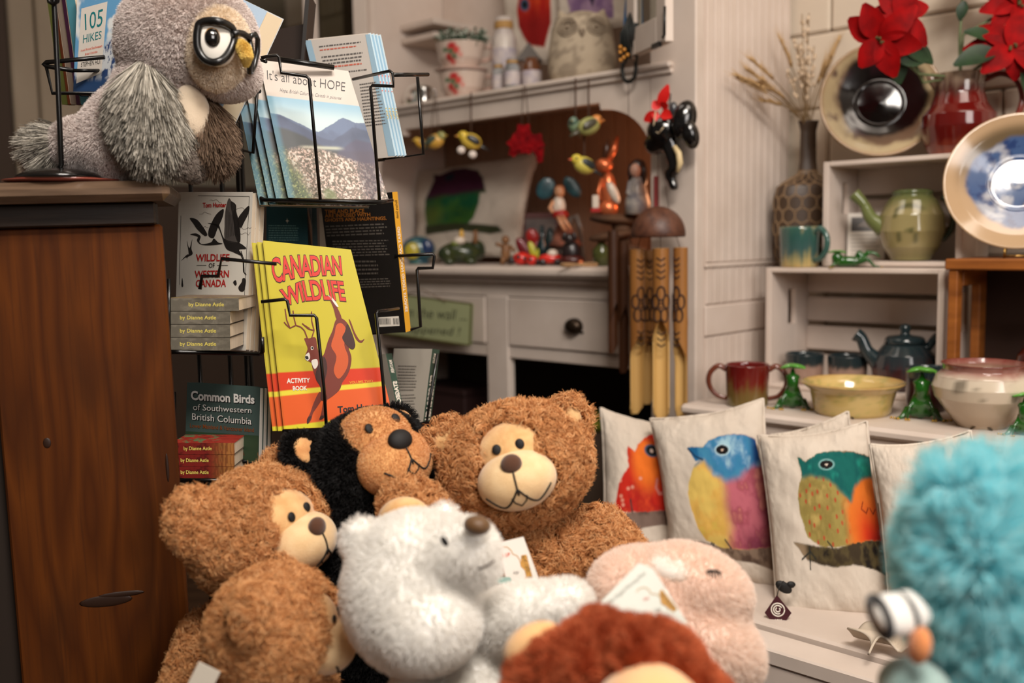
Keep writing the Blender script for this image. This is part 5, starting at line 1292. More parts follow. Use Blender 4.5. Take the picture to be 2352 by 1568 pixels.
def p_teal(p, T):
    out = T([(1168, 440), (1120, 410), (1138, 470), (1152, 532), (1138, 570), (1130, 640), (1142, 730), (1180, 850), (1250, 896), (1350, 902), (1480, 862), (1560, 856), (1640, 850), (1625, 700), (1585, 520), (1530, 410), (1480, 395), (1400, 384), (1300, 376), (1232, 392)])
    m = sstep(.004, -.006, p.sd(out)+.016*(fbm(p.X*40, p.Z*40, 13)-.5)); cx = lambda x, y: T([(x, y)])[0]
    br = T([(1105, 872), (1200, 890), (1340, 905), (1440, 860), (1640, 845), (1630, 1045), (1540, 1010), (1420, 985), (1330, 1002), (1240, 985), (1180, 962)])
    mb = sstep(.006, -.006, p.sd(br)+.01*(fbm(p.X*30, p.Z*30, 3)-.5)); p.mix(mb, (58, 48, 34)); wash(p, mb, [(.5, .62, (92, 80, 50)), (.62, .72, (30, 24, 20))], 12, 19); p.mix(mb*sstep(.03, -.02, p.X-cx(1170, 900)[0]), (132, 112, 88))
    p.mix(m, (148, 132, 72)); wash(p, m, [(.48, .62, (120, 104, 52)), (.6, .75, (168, 146, 84))], 11, 35)
    dots(p, m, 17, 13, (168, 62, 40), .16)
    xo = cx(1385, 700)[0]; o = m*sstep(-.05, .05, p.X-xo+.07*(fbm(p.X*8, p.Z*8, 21)-.5)+.22*(p.Z-.55)*-1*.0); p.mix(o, (206, 108, 38)); p.mix(o*sstep(.0, .16, p.X-xo)*sstep(.62, .40, p.Z), (196, 52, 20)); p.mix(o*sstep(.1, .24, p.X-xo)*sstep(.5, .34, p.Z), (130, 20, 22))
    p.line(T([(1470, 660), (1462, 700), (1490, 720), (1500, 690)]), .004, (120, 40, 20)); p.line(T([(1510, 690), (1530, 720), (1545, 690)]), .004, (120, 40, 20))
    hd = T([(1100, 390), (1150, 532), (1200, 518), (1290, 552), (1370, 622), (1402, 655), (1428, 590), (1480, 520), (1600, 500), (1560, 340), (1200, 340)])
    mh = m*sstep(.02, -.02, p.sd(hd)+.03*(fbm(p.X*14, p.Z*14, 26)-.5)); p.mix(mh, (18, 92, 86)); wash(p, mh, [(.48, .6, (14, 76, 78)), (.6, .75, (30, 132, 116))], 9, 45); p.mix(mh*sstep(.04, -.02, np.abs(p.Z-cx(1500, 400)[1]))*sstep(-.05, .1, p.X-cx(1430, 400)[0])*.8, (20, 44, 44))
    e = cx(1277, 460); r_ = abs(cx(1311, 460)[0]-e[0]); s_ = abs(cx(1277, 486)[1]-e[1])
    p.ell(e, (r_*1.22, s_*1.3), (120, 168, 166), .14); p.ell(e, (r_, s_), (20, 18, 18), .08); p.ell(e, (r_*.24, s_*.24), (206, 190, 176), .2)
    for f in ([(1190, 900), (1195, 1010)], [(1195, 920), (1150, 960)], [(1195, 920), (1225, 960)], [(1285, 870), (1310, 900)]): p.line(T(f), .005, (40, 42, 38))
def p_red(p, T):
    out = T([(330, 283), (290, 308), (258, 345), (238, 390), (200, 352), (198, 400), (205, 470), (180, 500), (150, 560), (135, 650), (140, 702), (250, 700), (350, 700), (480, 695), (480, 560), (440, 470), (390, 400), (350, 330)])
    m = sstep(.005, -.006, p.sd(out)+.014*(fbm(p.X*40, p.Z*40, 53)-.5)); cx = lambda x, y: T([(x, y)])[0]
    br = T([(78, 775), (140, 712), (250, 700), (480, 695), (480, 775), (380, 770), (280, 785), (215, 825), (150, 840)]); mb = sstep(.006, -.006, p.sd(br)); p.mix(mb, (118, 98, 88)); wash(p, mb, [(.5, .65, (84, 66, 60))], 12, 59)
    p.mix(m, (190, 40, 26)); wash(p, m, [(.5, .65, (160, 22, 28)), (.62, .76, (206, 70, 34))], 9, 55)
    c = cx(300, 440); p.mix(m*sstep(.22, .08, np.hypot(p.X-c[0], (p.Z-c[1])*.8)), (222, 110, 36)); p.mix(m*sstep(-.03, .05, p.Z-cx(300, 325)[1]), (196, 44, 34))
    rg = random.Random(8); pt = []
    while len(pt) < 34:
        x, y = rg.uniform(150, 265), rg.uniform(495, 670)
        if all(math.hypot(x-a, y-b_) > 19 for a, b_ in pt): pt.append((x, y))
        elif rg.random() < .02: break
    for x, y in pt: 
        q = cx(x, y); p.mix(m*sstep(1.3, .7, np.hypot((p.X-q[0])/.018, (p.Z-q[1])/.012))*.85, (216, 150, 128))
    p.line(T([(350, 540), (345, 580), (360, 610), (385, 610), (390, 570)]), .012, (204, 120, 110)); p.line(T([(395, 580), (400, 640)]), .010, (204, 120, 110))
    e = cx(325, 383); r_ = abs(cx(358, 383)[0]-e[0]); s_ = abs(cx(325, 416)[1]-e[1])
    p.ell(e, (r_*1.15, s_*1.1), (60, 84, 110), .14); p.ell(e, (r_*.85, s_*.82), (26, 22, 24), .1); p.ell(e, (r_*.3, s_*.36), (200, 180, 170), .2)
    for f in ([(215, 640), (225, 700)], [(160, 720), (150, 810)], [(155, 745), (120, 780)], [(158, 740), (180, 790)]): p.line(T(f), .008, (60, 50, 48))
cushion('bird_cushion', 'linen cushion printed with a red orange bird, leftmost on the bench', [(1380, 938), (1600, 985), (1600, 1290), (1385, 1295)], (2.02, 2.00, 1.90, 1.90), .05, p_red, 11, 'printed bird cushions')
cushion('bird_cushion', 'linen cushion printed with a blue headed yellow and pink bird', [(1494, 962), (1752, 916), (1806, 1374), (1545, 1310)], (1.93, 1.87, 1.745, 1.84), .055, p_blue, 22, 'printed bird cushions')
cushion('bird_cushion', 'linen cushion printed with a teal headed orange breasted bird', [(1742, 1000), (1990, 968), (2064, 1428), (1786, 1434)], (1.80, 1.74, 1.60, 1.655), .05, p_teal, 33, 'printed bird cushions')
cushion('plain_cushion', 'plain linen cushion at the right, half hidden by the turquoise plush', [(2000, 1022), (2228, 990), (2330, 1405), (2046, 1440)], (1.66, 1.62, 1.50, 1.56), .05, None, 44)
P = at(1945, 948, 1.80)
cushion('plain_cushion', 'linen cushion whose top corner shows behind the teal bird cushion', [(1770, 1000), (1947, 946), (2000, 1250), (1800, 1290)], (1.87, 1.825, 1.77, 1.80), .03, None, 55)
# maroon diamond swing tag with a round swirl mark
P = at(1787, 1407, 1.585); T = face(P, rad(12), None, rad(4))
t = thing('diamond_tag', 'maroon diamond swing tag with pale swirl mark below the teal bird cushion', 'tag', M4=T)
b = MB(); MR = M('maroon_card', (62, 22, 30), .35, coat=.3); b.prism([(0, -.029), (.0215, .0), (0, .029), (-.0215, 0)], 0, .0012, MR)
for r_, a0, a1 in ((.0105, 0, 6.28), (.0068, .5, 5.2), (.0034, 2., 7.2)): b.tube([(r_*math.cos(a0+(a1-a0)*i/20), -.0003, .005+r_*math.sin(a0+(a1-a0)*i/20)) for i in range(21)], .0011, Wt, 5)
put_text(b, 'JOY', -.006, .006, -.017, -.010, -.0003, Wt, .03); b.build('card', t)
b = MB(); b.tube([(0, 0, .027), (.004, .004, .04), (.012, .012, .05)], .0008, BLACK, 5); b.build('cord', t)
b = MB(); b.ell((0, 0, 0), (.016, .004, .009), BLACK, rotm(ry=.6), 12, 8); b.ell((.012, 0, .004), (.008, .004, .006), BLACK, None, 10, 8)
o = b.build('black_bow'); o.location = at(1800, 1348, 1.615); tag(o, 'small black bow at the lower left of the teal bird cushion', 'bow')
P = on_z(2052, 1500, BN+.002); b = MB(); pts = [(-.05, 0, .004), (-.02, -.01, .03), (.01, 0, .012), (.035, .005, .035), (.06, .01, .02)]
u, v = np.meshgrid(np.linspace(0, 1, 40), np.linspace(0, 1, 14)); X_ = -.05+.11*u+.01*np.sin(v*5); Z_ = .012+.022*np.abs(np.sin(u*7+v*2.2)); Y_ = -.03+.06*v+.015*np.sin(u*6)
b.grid(np.stack([X_, Y_, Z_], -1), M('linen_strip', (190, 176, 158), .85), None, True); o = b.build('folded_cloth'); m_ = o.modifiers.new('s', 'SOLIDIFY'); m_.thickness = .003
o.location = P; tag(o, 'crumpled beige cloth end lying on the white bench by the turquoise plush', 'cloth')
# ------------------------------------------------------------------ plush toys
CREAM = M('cream_plush', (206, 158, 104), .9, col2=(222, 180, 126), scale=60, bump=.5, bscale=900, sheen=.4, spec=.15)
CREAM2 = M('pale_cream_plush', (222, 186, 138), .9, col2=(232, 200, 154), scale=60, bump=.5, bscale=900, sheen=.4, spec=.15)
TANP = M('tan_plush', (192, 132, 80), .9, col2=(220, 168, 110), scale=45, bump=.5, bscale=900, sheen=.4, spec=.15)
BROWNF = M('brown_fur_skin', (112, 66, 34), .95, spec=.1)
NOSEB = M('brown_nose_plush', (84, 54, 38), .85, bump=.5, bscale=900, sheen=.4, spec=.15)
BLK = M('black_stitch', (18, 15, 14), .7)
BLKF = M('black_fur_skin', (12, 11, 11), .95, spec=.1)
FB = MF('curly_brown_fur', [(166, 104, 58), (196, 134, 82), (214, 158, 104), (226, 178, 128)])
FK = MF('black_fur', [(12, 11, 11), (20, 18, 18), (26, 24, 24)], .6, .35)
FT = MF('tan_face_fur', [(190, 126, 74), (218, 160, 104), (236, 196, 144)], .75, .25, .3)
FW = MF('white_fur', [(246, 243, 238), (249, 247, 243), (252, 251, 249)], .9, .1, .5)
FP = MF('pink_fur', [(248, 228, 214), (250, 235, 224), (251, 240, 231)], .9, .1, .4)
FM = MF('mane_fur', [(164, 70, 36), (196, 98, 58), (212, 126, 86)])
FTQ = MF('turquoise_fur', [(110, 216, 228), (168, 235, 242), (206, 245, 248), (228, 250, 251)], .8, .15, .5)
def headM(c, yaw, pitch, roll, a):
    return Matrix.Translation(c) @ Matrix.Rotation(rad(yaw), 4, 'Z') @ Matrix.Rotation(rad(-pitch), 4, 'X') @ Matrix.Rotation(rad(-roll), 4, 'Y') @ Matrix.Diagonal((a, a, a, 1))
def caps(b, p0, p1, r0, r1, mat, n=7):
    p0, p1 = Vector(p0), Vector(p1)
    for i in range(n+1):
        q = i/n; r = r0+(r1-r0)*q; b.ell(p0.lerp(p1, q), r, mat, seg=14, rings=10)
def on_muzzle(x, z, c, r, lift=.015):
    d = 1-((x-c[0])/r[0])**2-((z-c[2])/r[2])**2
    return Vector((x, c[1]-r[1]*math.sqrt(max(d, .0))-lift, z))
def inell(P, T, c, r, s=1.):
    """which of the world points P lie inside an ellipsoid given in the space of T"""
    Ti = np.array(T.inverted()); q = P@Ti[:3, :3].T+Ti[:3, 3]
    return (((q-np.array(c))/(np.array(r)*s))**2).sum(1) < 1
def bear(label, T, base, body, ears=.30, skin=None, furm=None, nfur=30000, L=.016, curly=True, patch=None, muz=None, nose_m=None, nose=(.14, .10, .13), face_m=CREAM, muz_m=CREAM2, seed=1, pads=(), lips=True, eye=.062, extra_keep=None, rd=.00042, eyex=.155, eyez=.20, inner=True, group=None, clump=None, facefur=None):
    """T: head matrix (unit head, face to -y). body(b): adds the torso and limbs in world space."""
    t = thing('teddy_bear', label, 'plush toy', base, group)
    hc = [((0, 0, 0), (1.0, .86, .84))]
    b = MB()
    b.ell((0, 0, 0), (1.0, .86, .80), skin, None, 32, 20, T)
    for s in (-1, 1): b.ell((s*.86, .10, .50-.06*s), (ears, ears*.55, ears), skin, rotm(rz=-s*.25), 18, 12, T)
    body(b)
    o = fuse(b, 'body', .0065, 5, t, base)
    pc, pr = patch or ((0, -.30, .10), (.60, .62, .52)); mc, mr = muz or ((0, -.74, -.24), (.53, .44, .40))
    def keep(P, N):
        k = ~inell(P, T, pc, pr, 1.0) & ~inell(P, T, mc, mr, 1.03)
        for (c, r) in pads: k &= ~inell(P, Matrix(), c, r, 1.)
        if inner:
            for s in (-1, 1): k &= ~inell(P, T, (s*.86, -.14, .49-.06*s), (ears*.62, .12, ears*.62))
        return k
    fur(o, base, nfur, L, rd, furm, seed, clump if clump is not None else (nfur//17 if curly else nfur//12), .55 if curly else .15, (.0036, 1.2) if curly else (.0006, .6), (0, 0, -.25), .5 if curly else .22, keep, 7 if curly else 5)
    bs = MB(); bs.ell(pc, pr, face_m, None, 40, 28, T); fp_ = bs.build('face_patch', t, base)
    bs = MB(); bs.ell(mc, mr, muz_m, None, 44, 32, T); mz = bs.build('muzzle', t, base)
    if facefur:
        for o_, n_, l_ in ((fp_, 9000, .004), (mz, 16000, .0016)): fur(o_, base, n_, l_, .00028, facefur, seed+50, 900, .1, (.0002, .5), (0, 0, -.5), .25, None, 4)
    if lips:
        bs = MB(); W = lambda *pts: [T @ on_muzzle(x, z, mc, mr, .008) for x, z in pts]
        bs.tube(W(*[(0, mc[2]+.14-.05*i) for i in range(8)]), .0011, BLK, 6)
        zc = mc[2]-.13
        for s in (-1, 1):
            bs.tube(W(*[(s*x, zc-.03*math.sin(x*8)+(-.16*math.sin(min(1, x/.22)*math.pi/2)*(1 if x < .22 else 1)+.55*max(0, x-.22)**1.4*2.2)) for x in [k*.024 for k in range(19)]]), .0012, BLK, 6)
            bs.tube(W((s*.10, zc-.10), (s*.075, zc-.16), (0, zc-.21)), .0009, BLK, 5)
        bs.build('mouth_stitching', mz, None if False else (0, 0, 0))
        [c_ for c_ in mz.children if c_.name.startswith('mouth')][0].location = -Vector(base)
    ny = on_muzzle(0, mc[2]+.20, mc, mr, 0)
    bs = MB(); bs.ell(ny, nose, nose_m or NOSEB, None, 24, 16, T); bs.build('nose', t, base)
    for s in (-1, 1):
        y = pc[1]-pr[1]*math.sqrt(max(0, 1-((s*eyex-pc[0])/pr[0])**2-((eyez-pc[2])/pr[2])**2))
        bs = MB(); bs.ell((s*eyex, y-.006, eyez), (eye, .03, eye*1.15), BLK, None, 16, 12, T); bs.build('eye', t, base)
        if inner:
            bs = MB(); bs.ell((s*.86, -.055, .49-.06*s), (ears*.60, .06, ears*.60), face_m, rotm(rz=-s*.2), 18, 12, T); bs.build('inner_ear', t, base)
    for (c, r) in pads:
        bs = MB(); bs.ell(c, [q*.93 for q in r], CREAM, None, 24, 16); bs.build('paw_pad', t, base)
    return t
def hides(*a): pass
# --- curly brown teddy facing the room
Y = 1.22; c = at(1186, 1066, Y); a = S(168, Y); T = headM(c, -4, 15, 14, a); base = (c.x, c.y, TOYZ)
paw = at(934, 1184, 1.13)
def body(b):
    tx = at(1235, 1300, Y+.01); cx = Vector((tx.x, Y+.02, 0))
    b.ell((cx.x, cx.y, .48), (.098, .085, .125), BROWNF); b.ell((cx.x, cx.y, .58), (.085, .07, .07), BROWNF)
    caps(b, at(1375, 1235, Y+.02), at(1452, 1345, Y-.05), .036, .040, BROWNF)
    caps(b, at(1075, 1240, Y), paw+Vector((0, .03, 0)), 0.036, .031, BROWNF)
    for s in (-1, 1): caps(b, (cx.x+s*.06, cx.y-.02, .415), (cx.x+s*.085, cx.y-.12, .405), .045, .042, BROWNF)
bear('curly brown teddy bear with cream muzzle facing forward, largest and most central', T, base, body, .31, BROWNF, FB, 62000, .0165, True, pads=[(paw+Vector((0, -.018, -.001)), (.034, .024, .030))], seed=3, group='curly brown teddy bears')
# --- curly brown teddy looking right, beside the cabinet
Y = 1.19; c = at(598, 1218, Y); a = S(166, Y); T = headM(c, 57, 13, 12, a); base = (c.x, c.y, TOYZ)
def body(b, c=c):
    b.ell((c.x-.01, c.y+.015, .47), (.075, .068, .11), BROWNF); caps(b, (c.x+.05, c.y-.02, .52), (c.x+.06, c.y-.05, .44), .030, .032, BROWNF)
    caps(b, (c.x-.06, c.y-.02, .52), (c.x-.085, c.y-.06, .43), .034, .036, BROWNF)
    for s in (-1, 1): caps(b, (c.x+s*.04, c.y-.0, .408), (c.x+s*.05, c.y-.04, .402), .040, .038, BROWNF)
bear('curly brown teddy bear beside the brown cabinet, looking to the right', T, base, body, .42, BROWNF, FB, 56000, .0165, True, seed=5, inner=False, group='curly brown teddy bears')
# --- curly brown teddy in front, turned away
Y = 1.05; c = at(632, 1446, Y); a = S(164, Y); T = headM(c, 90, 0, 0, a); base = (c.x, c.y, TOYZ)
def body(b, c=c):
    b.ell((c.x-.0, c.y-.015, .45), (.082, .07, .085), BROWNF); caps(b, (c.x-.06, c.y-.02, .47), (c.x-.10, c.y-.06, .42), .036, .038, BROWNF)
    for s in (-1, 1): caps(b, (c.x+s*.05, c.y-.02, .405), (c.x+s*.06, c.y-.08, .402), .042, .038, BROWNF)
tb_ = bear('curly brown teddy bear in front of the others, face turned away right and down', T, base, body, .36, BROWNF, FB, 52000, .0165, True, seed=7, inner=False, group='curly brown teddy bears')
b = MB(); b.box((-.012, 0, -.04), (.012, .001, .03), M('cloth_label', (216, 206, 190), .8)); o = b.build('cloth_label', tb_); o.location = at(452, 1590, Y-.09)-Vector(base); o.rotation_euler = (0, rad(28), 0)
# --- black bear with tan face behind
Y = 1.262; c = at(845, 1066, Y); a = S(150, Y); T = headM(c, 36, 32, 12, a); base = (c.x, c.y, TOYZ)
def body(b, c=c):
    b.ell((c.x+.0, c.y+.025, .48), (.07, .06, .13), BLKF); caps(b, (c.x-.02, c.y, .58), (c.x+.01, c.y, .70), .08, .07, BLKF)
    for s in (-1, 1): caps(b, (c.x+s*.035, c.y+.0, .405), (c.x+s*.036, c.y-.03, .402), .034, .032, BLKF)
bear('black plush bear with tan face and large black nose, behind the brown teddies', T, base, body, .36, BLKF, FK, 60000, .009, False, patch=((0.02, -.34, .16), (.62, .66, .58)), muz=((0.0, -.72, -.28), (.62, .46, .50)), nose_m=BLK, nose=(.20, .12, .165), face_m=TANP, muz_m=TANP, seed=9, eye=.07, eyex=.24, eyez=.30, rd=.0004, facefur=FT)

# --- white bear looking up to the right
t = None
def soft(name, label, cat, base, build, vox, smooth, furargs, group=None):
    t = thing(name, label, cat, base, group); b = MB(); build(b); o = fuse(b, 'body', vox, smooth, t, base)
    fur(o, base, *furargs[0], **furargs[1]); return t, o
WSK = M('white_fur_skin', (248, 246, 242), .95, spec=.1); PSK = M('pink_fur_skin', (240, 214, 200), .95, spec=.1)
Y = 1.0; c = at(945, 1372, Y); base = (c.x, c.y, TOYZ); px = S(1, Y)
sn = at(1078, 1258, Y-.035)
def wb(b):
    b.ell(c, (158*px, 150*px, 178*px), WSK, rotm(ry=rad(-14)), 30, 20)
    b.ell(at(955, 1262, Y), (120*px, 110*px, 88*px), WSK)
    b.ell(at(980, 1432, Y-.035), (120*px, 110*px, 105*px), WSK)
    b.ell(at(826, 1236, Y+.01), (46*px, 34*px, 52*px), WSK, rotm(ry=rad(25))); b.ell(at(1020, 1190, Y+.06), (40*px, 30*px, 40*px), WSK)
    caps(b, at(1000, 1275, Y-.01), sn, 88*px, 66*px, WSK); b.ell(at(1092, 1300, Y-.03), (58*px, 55*px, 48*px), WSK)
    q = at(1060, 1560, Y+.02); b.ell((q.x, q.y, .47), (.085, .08, .12), WSK)
    caps(b, at(1130, 1440, Y+.02), at(1215, 1415, Y-.01), .036, .034, WSK); caps(b, at(1215, 1415, Y-.01), at(1303, 1392, Y-.02), .030, .027, WSK)
    for s in (-1, 1): caps(b, (q.x+s*.05, q.y, .41), (q.x+s*.06, q.y-.07, .405), .044, .04, WSK)
NO = at(1096, 1206, Y-.062)
t, o = soft('polar_bear', 'white plush bear tilting its head up to the right in front of the teddies', 'plush toy', base, wb, .006, 7, ((60000, .0085, .00032, FW), dict(seed=11, clump=3000, cpull=.12, jit=.3, lay=(0, 0, -.3), keep=lambda P, N: np.linalg.norm((P-np.array(NO))/np.array([.014, .03, .010]), axis=1) > 1)))
b = MB(); b.ell(NO, (.0135, .012, .0095), M('bronze_nose', (92, 62, 28), .5, sheen=.3), rotm(ry=rad(8)), 20, 14); b.build('nose', t, base)
b = MB(); b.ell(at(1021, 1243, Y-.082), (.003, .003, .0055), BLK, rotm(ry=rad(-30)), 12, 8); b.build('eye', t, base)
b = MB(); b.tube([at(x, y, Y-.094-.002*i) for i, (x, y) in enumerate(((1098, 1306), (1110, 1303), (1122, 1297), (1134, 1288)))], .0013, M('grey_stitch', (96, 84, 76), .8), 6); b.build('mouth_stitching', t, base)

# --- pale pink sleepy plush
Y = 1.045; px = S(1, Y); c = at(1535, 1392, Y); base = (c.x, c.y, TOYZ)
def pk(b):
    b.ell(c, (196*px, 150*px, 124*px), PSK, rotm(ry=rad(22)), 30, 20)
    b.ell(at(1625, 1475, Y-.03), (140*px, 120*px, 92*px), PSK, rotm(ry=rad(34)), 26, 18)
    b.ell(at(1600, 1340, Y-.01), (135*px, 110*px, 80*px), PSK, rotm(ry=rad(24)))
    q = at(1545, 1540, Y); b.ell((q.x, q.y+.01, .45), (.10, .08, .09), PSK)
    for s in (-1, 1): caps(b, (q.x+s*.06, q.y, .405), (q.x+s*.075, q.y-.07, .402), .042, .038, PSK)
t, o = soft('sleepy_plush', 'pale pink plush animal with closed eyelashes leaning right of the white bear', 'plush toy', base, pk, .006, 5, ((62000, .008, .00030, FP), dict(seed=13, clump=3000, cpull=.12, jit=.3, lay=(.1, 0, -.3))))
b = MB(); b.ell(at(1550, 1300, Y-.012), (76*px, 90*px, 40*px), M('white_blaze', (228, 218, 208), .95, bump=.4, bscale=700, sheen=.4), rotm(ry=rad(10)), 24, 16); bl = b.build('white_blaze', t, base)
b = MB()
E0 = at(1640, 1318, Y-.098)
b.tube([at(x, y, Y-.112) for x, y in ((1622, 1314), (1632, 1310), (1645, 1311), (1656, 1316))], .0016, BLK, 6)
for x, y, x2, y2 in ((1626, 1312, 1627, 1322), (1632, 1311, 1633, 1326), (1638, 1311, 1640, 1330), (1645, 1312, 1647, 1328), (1651, 1314, 1656, 1326)): b.tube([at(x, y, Y-.112), at(x2, y2, Y-.111)], [.0012, .0004], BLK, 5)
b.build('eyelashes', t, base)
# --- lion with a red brown mane
Y = .78; px = S(1, Y); c = at(1420, 1698, Y); base = (c.x, c.y, TOYZ)
MSK = M('mane_skin', (84, 30, 14), .95, spec=.1)
t = thing('plush_lion', 'plush lion with red brown mane and peach face at the bottom edge', 'plush toy', base)
rg = random.Random(3); b = MB()
for k in range(22):
    an = math.pi*2*k/22; q = c+Vector((222*px*math.cos(an), .016+.012*math.sin(k*2.3), 205*px*math.sin(an))); b.ell(q, (52*px*rg.uniform(.7, 1.35), .02+.014*rg.random(), 50*px*rg.uniform(.7, 1.35)), MSK)
b.ell(c+Vector((0, .03, 0)), (200*px, .05, 195*px), MSK)
o = fuse(b, 'mane', .004, 2, t, base)
fur(o, base, 60000, .018, .00036, FM, 15, 900, .35, (.001, .6), (0, .1, .1), .3, None, 6, layfn=lambda P, N: np.stack([(P[:, 0]-c.x)*9, 0*P[:, 0]-.1, (P[:, 2]-c.z)*9], 1))
PEACH = M('peach_plush', (226, 172, 112), .95, col2=(232, 184, 128), scale=30, bump=.5, bscale=700, sheen=.5)
b = MB(); b.ell(c+Vector((62*px, -.045, 42*px)), (156*px, .078, 186*px), PEACH, None, 36, 24); b.build('face', t, base)
for (x, y) in ((1226, 1486), (1610, 1600)):
    if x > 1500: continue
    b = MB(); b.ell(at(x, y, Y+.035), (84*px, .018, 58*px), PEACH, rotm(ry=rad(-30)), 20, 14); er = b.build('ear', t, base)
    b = MB(); b.ell(at(x+12, y+16, Y+.022), (40*px, .008, 26*px), M('inner_ear_plush', (206, 140, 76), .95, sheen=.4), rotm(ry=rad(-30)), 18, 12); b.build('inner_ear', er, base); er.children[0].location = (0, 0, 0)  # darker peach plush set into the ear
b = MB(); b.ell((c.x, c.y+.05, .47), (.08, .07, .105), PEACH, None, 24, 16)
for s in (-1, 1): caps(b, (c.x+s*.05, c.y+.03, .41), (c.x+s*.06, c.y-.03, .40), .04, .038, PEACH)
fuse(b, 'torso', .007, 4, t, base)
# --- turquoise shaggy plush at the right edge
Y = .74; px = S(1, Y); c = at(2262, 1300, Y); base = (c.x, c.y, TOYZ)
TSK = M('turquoise_skin', (110, 206, 218), .95, spec=.1)
t = thing('turquoise_plush', 'shaggy turquoise plush toy with striped ears at the right edge', 'plush toy', base)
b = MB(); b.ell(c, (140*px, 130*px, 170*px), TSK, rotm(ry=rad(-8))); b.ell(at(2190, 1130, Y), (55*px, 50*px, 50*px), TSK); b.ell(at(2290, 1120, Y), (60*px, 50*px, 50*px), TSK)
q = at(2300, 1500, Y+.01); caps(b, at(2270, 1400, Y), at(2300, 1560, Y), 125*px, 110*px, TSK); b.ell((q.x, q.y, .46), (.06, .055, .10), TSK)
o = fuse(b, 'body', .005, 4, t, base)
fur(o, base, 60000, .034, .00034, FTQ, 17, 700, .5, (.002, .5), (0, 0, .0), .35, None, 7, layfn=lambda P, N: np.stack([(P[:, 0]-c.x)*6, 0*P[:, 0]-.15, np.clip((P[:, 2]-c.z-.02)*8, -.9, .9)-.1], 1))
SW, SK_ = M('white_velour', (214, 210, 204), .9, sheen=.4), M('black_velour', (22, 20, 22), .9, sheen=.3)
for (x, y, x2, y2) in ((2112, 1385, 2012, 1400), (2345, 1280, 2400, 1330)):
    p0, p1 = at(x, y, Y-.03), at(x2, y2, Y-.04); b = MB()
    b.tube([p0.lerp(p1, k/10)+Vector((0, 0, -.006*math.sin(k/10*3.1))) for k in range(11)], [.012, .0145, .0155, .016, .016, .0165, .017, .017, .0155, .012, .005], SW, 18, False, .62); er = b.build('ear', t, base)
    for k0, r_ in ((.30, .0166), (.90, .0172)):
        b = MB(); a0 = p0.lerp(p1, k0-.05)+Vector((0, 0, -.006)); a1 = p0.lerp(p1, k0+.06)+Vector((0, 0, -.006)); b.tube([a0, a0.lerp(a1, .5), a1], [r_*1.03, r_*1.06, r_*1.03], SK_, 18, False, .66); b.build('ear_stripe', er, base); er.children[-1].location = (0, 0, 0)
b = MB(); b.ell(at(2112, 1482, Y-.05), (22*px, .012, 42*px), M('orange_velour', (206, 128, 74), .9, sheen=.4), rotm(ry=rad(12)), 18, 12); b.build('beak', t, base)
b = MB(); b.ell(at(2100, 1580, Y-.03), (80*px, .03, 66*px), M('grey_teal_plush', (120, 146, 142), .95, sheen=.4, col2=(150, 170, 164), scale=30), None, 24, 16); b.build('bib', t, base)

# --- toy swing cards
GOLDP = M('gold_print', (190, 140, 66), .5); MINT = I('mint', (142, 172, 164)); CORAL = I('coral', (216, 110, 92)); CARDW = M('swing_card', (222, 216, 208), .6)
def cloud(b, cx, cz, s, y):
    pts = []
    for k in range(9):
        a0 = 2*math.pi*k/9
        for j in range(6):
            a = a0+2*math.pi/9*j/6; r_ = s*(1+.16*math.sin(math.pi*j/6)); pts.append((cx+r_*math.cos(a), y, cz+r_*.8*math.sin(a)))
    b.tube(pts, .0006, GOLDP, 4, True)
bk = Book('swing_card', 'white folded swing card with gold cloud outline on the central teddy bear', [(1148, 1245), (1202, 1232), (1252, 1368), (1172, 1392)], (1.095, 1.095, 1.075), T=.0015, cover=(222, 216, 208), cat='tag', pg=False)
zc = lambda x, y: (920+x/3.336, 900+y/3.336)
w_ = [zc(*p) for p in ((770, 1185), (820, 1188), (850, 1215), (860, 1240), (895, 1255), (915, 1290), (925, 1335), (955, 1365), (968, 1410), (940, 1440), (935, 1470), (950, 1510))]
bk.line(w_, 1.6, GOLDP); bk.poly([zc(925, 1250), zc(965, 1245), zc(1015, 1430), zc(970, 1445), zc(950, 1360), zc(920, 1330)], GOLDP)
rg = random.Random(2)
for k in range(46):
    q = rg.random(); x = 928+q*46+rg.uniform(0, 40); y = 1255+q*170+rg.uniform(-8, 12); bk.line([zc(x, y), zc(x+rg.uniform(-5, 5), y+8)], 1.2, Bk, -.0006)
bk.text('A UP', [zc(775, 1240), zc(838, 1228), zc(840, 1256), zc(778, 1268)], CORAL, .02); bk.text('ldy', [zc(862, 1372), zc(910, 1366), zc(912, 1398), zc(864, 1402)], Bk, -.01, shear=.3)
bk.poly([zc(690, 1415), zc(840, 1418), zc(852, 1440), zc(855, 1490), zc(700, 1485)], MINT); bk.lines([zc(710, 1460), zc(828, 1468), zc(828, 1482), zc(710, 1474)], 1, Bk, 4, .9, -.0006)
bk.text('EEP', [zc(876, 1476), zc(916, 1470), zc(918, 1490), zc(878, 1496)], CORAL, .02); bk.done()
bk = Book('swing_card', 'white swing card with gold cloud and speckled band lying on the pink plush', [(1468, 1292), (1500, 1305), (1580, 1432), (1362, 1400)], (.925, .925, .905), T=.0015, cover=(216, 218, 208), cat='tag', pg=False)
zd = lambda x, y: (1050+x/3.136, 1200+y/3.136)
bk.text('The Original Warming Plush', [zd(1085, 560), zd(1342, 350), zd(1366, 372), zd(1112, 590)], I('card_grey', (130, 122, 110)), -.01, shear=.3)
bk.line([zd(*p) for p in ((1290, 500), (1310, 475), (1345, 465), (1380, 480), (1395, 512), (1440, 515), (1465, 540), (1470, 580), (1510, 600), (1525, 630))], 1.6, GOLDP)
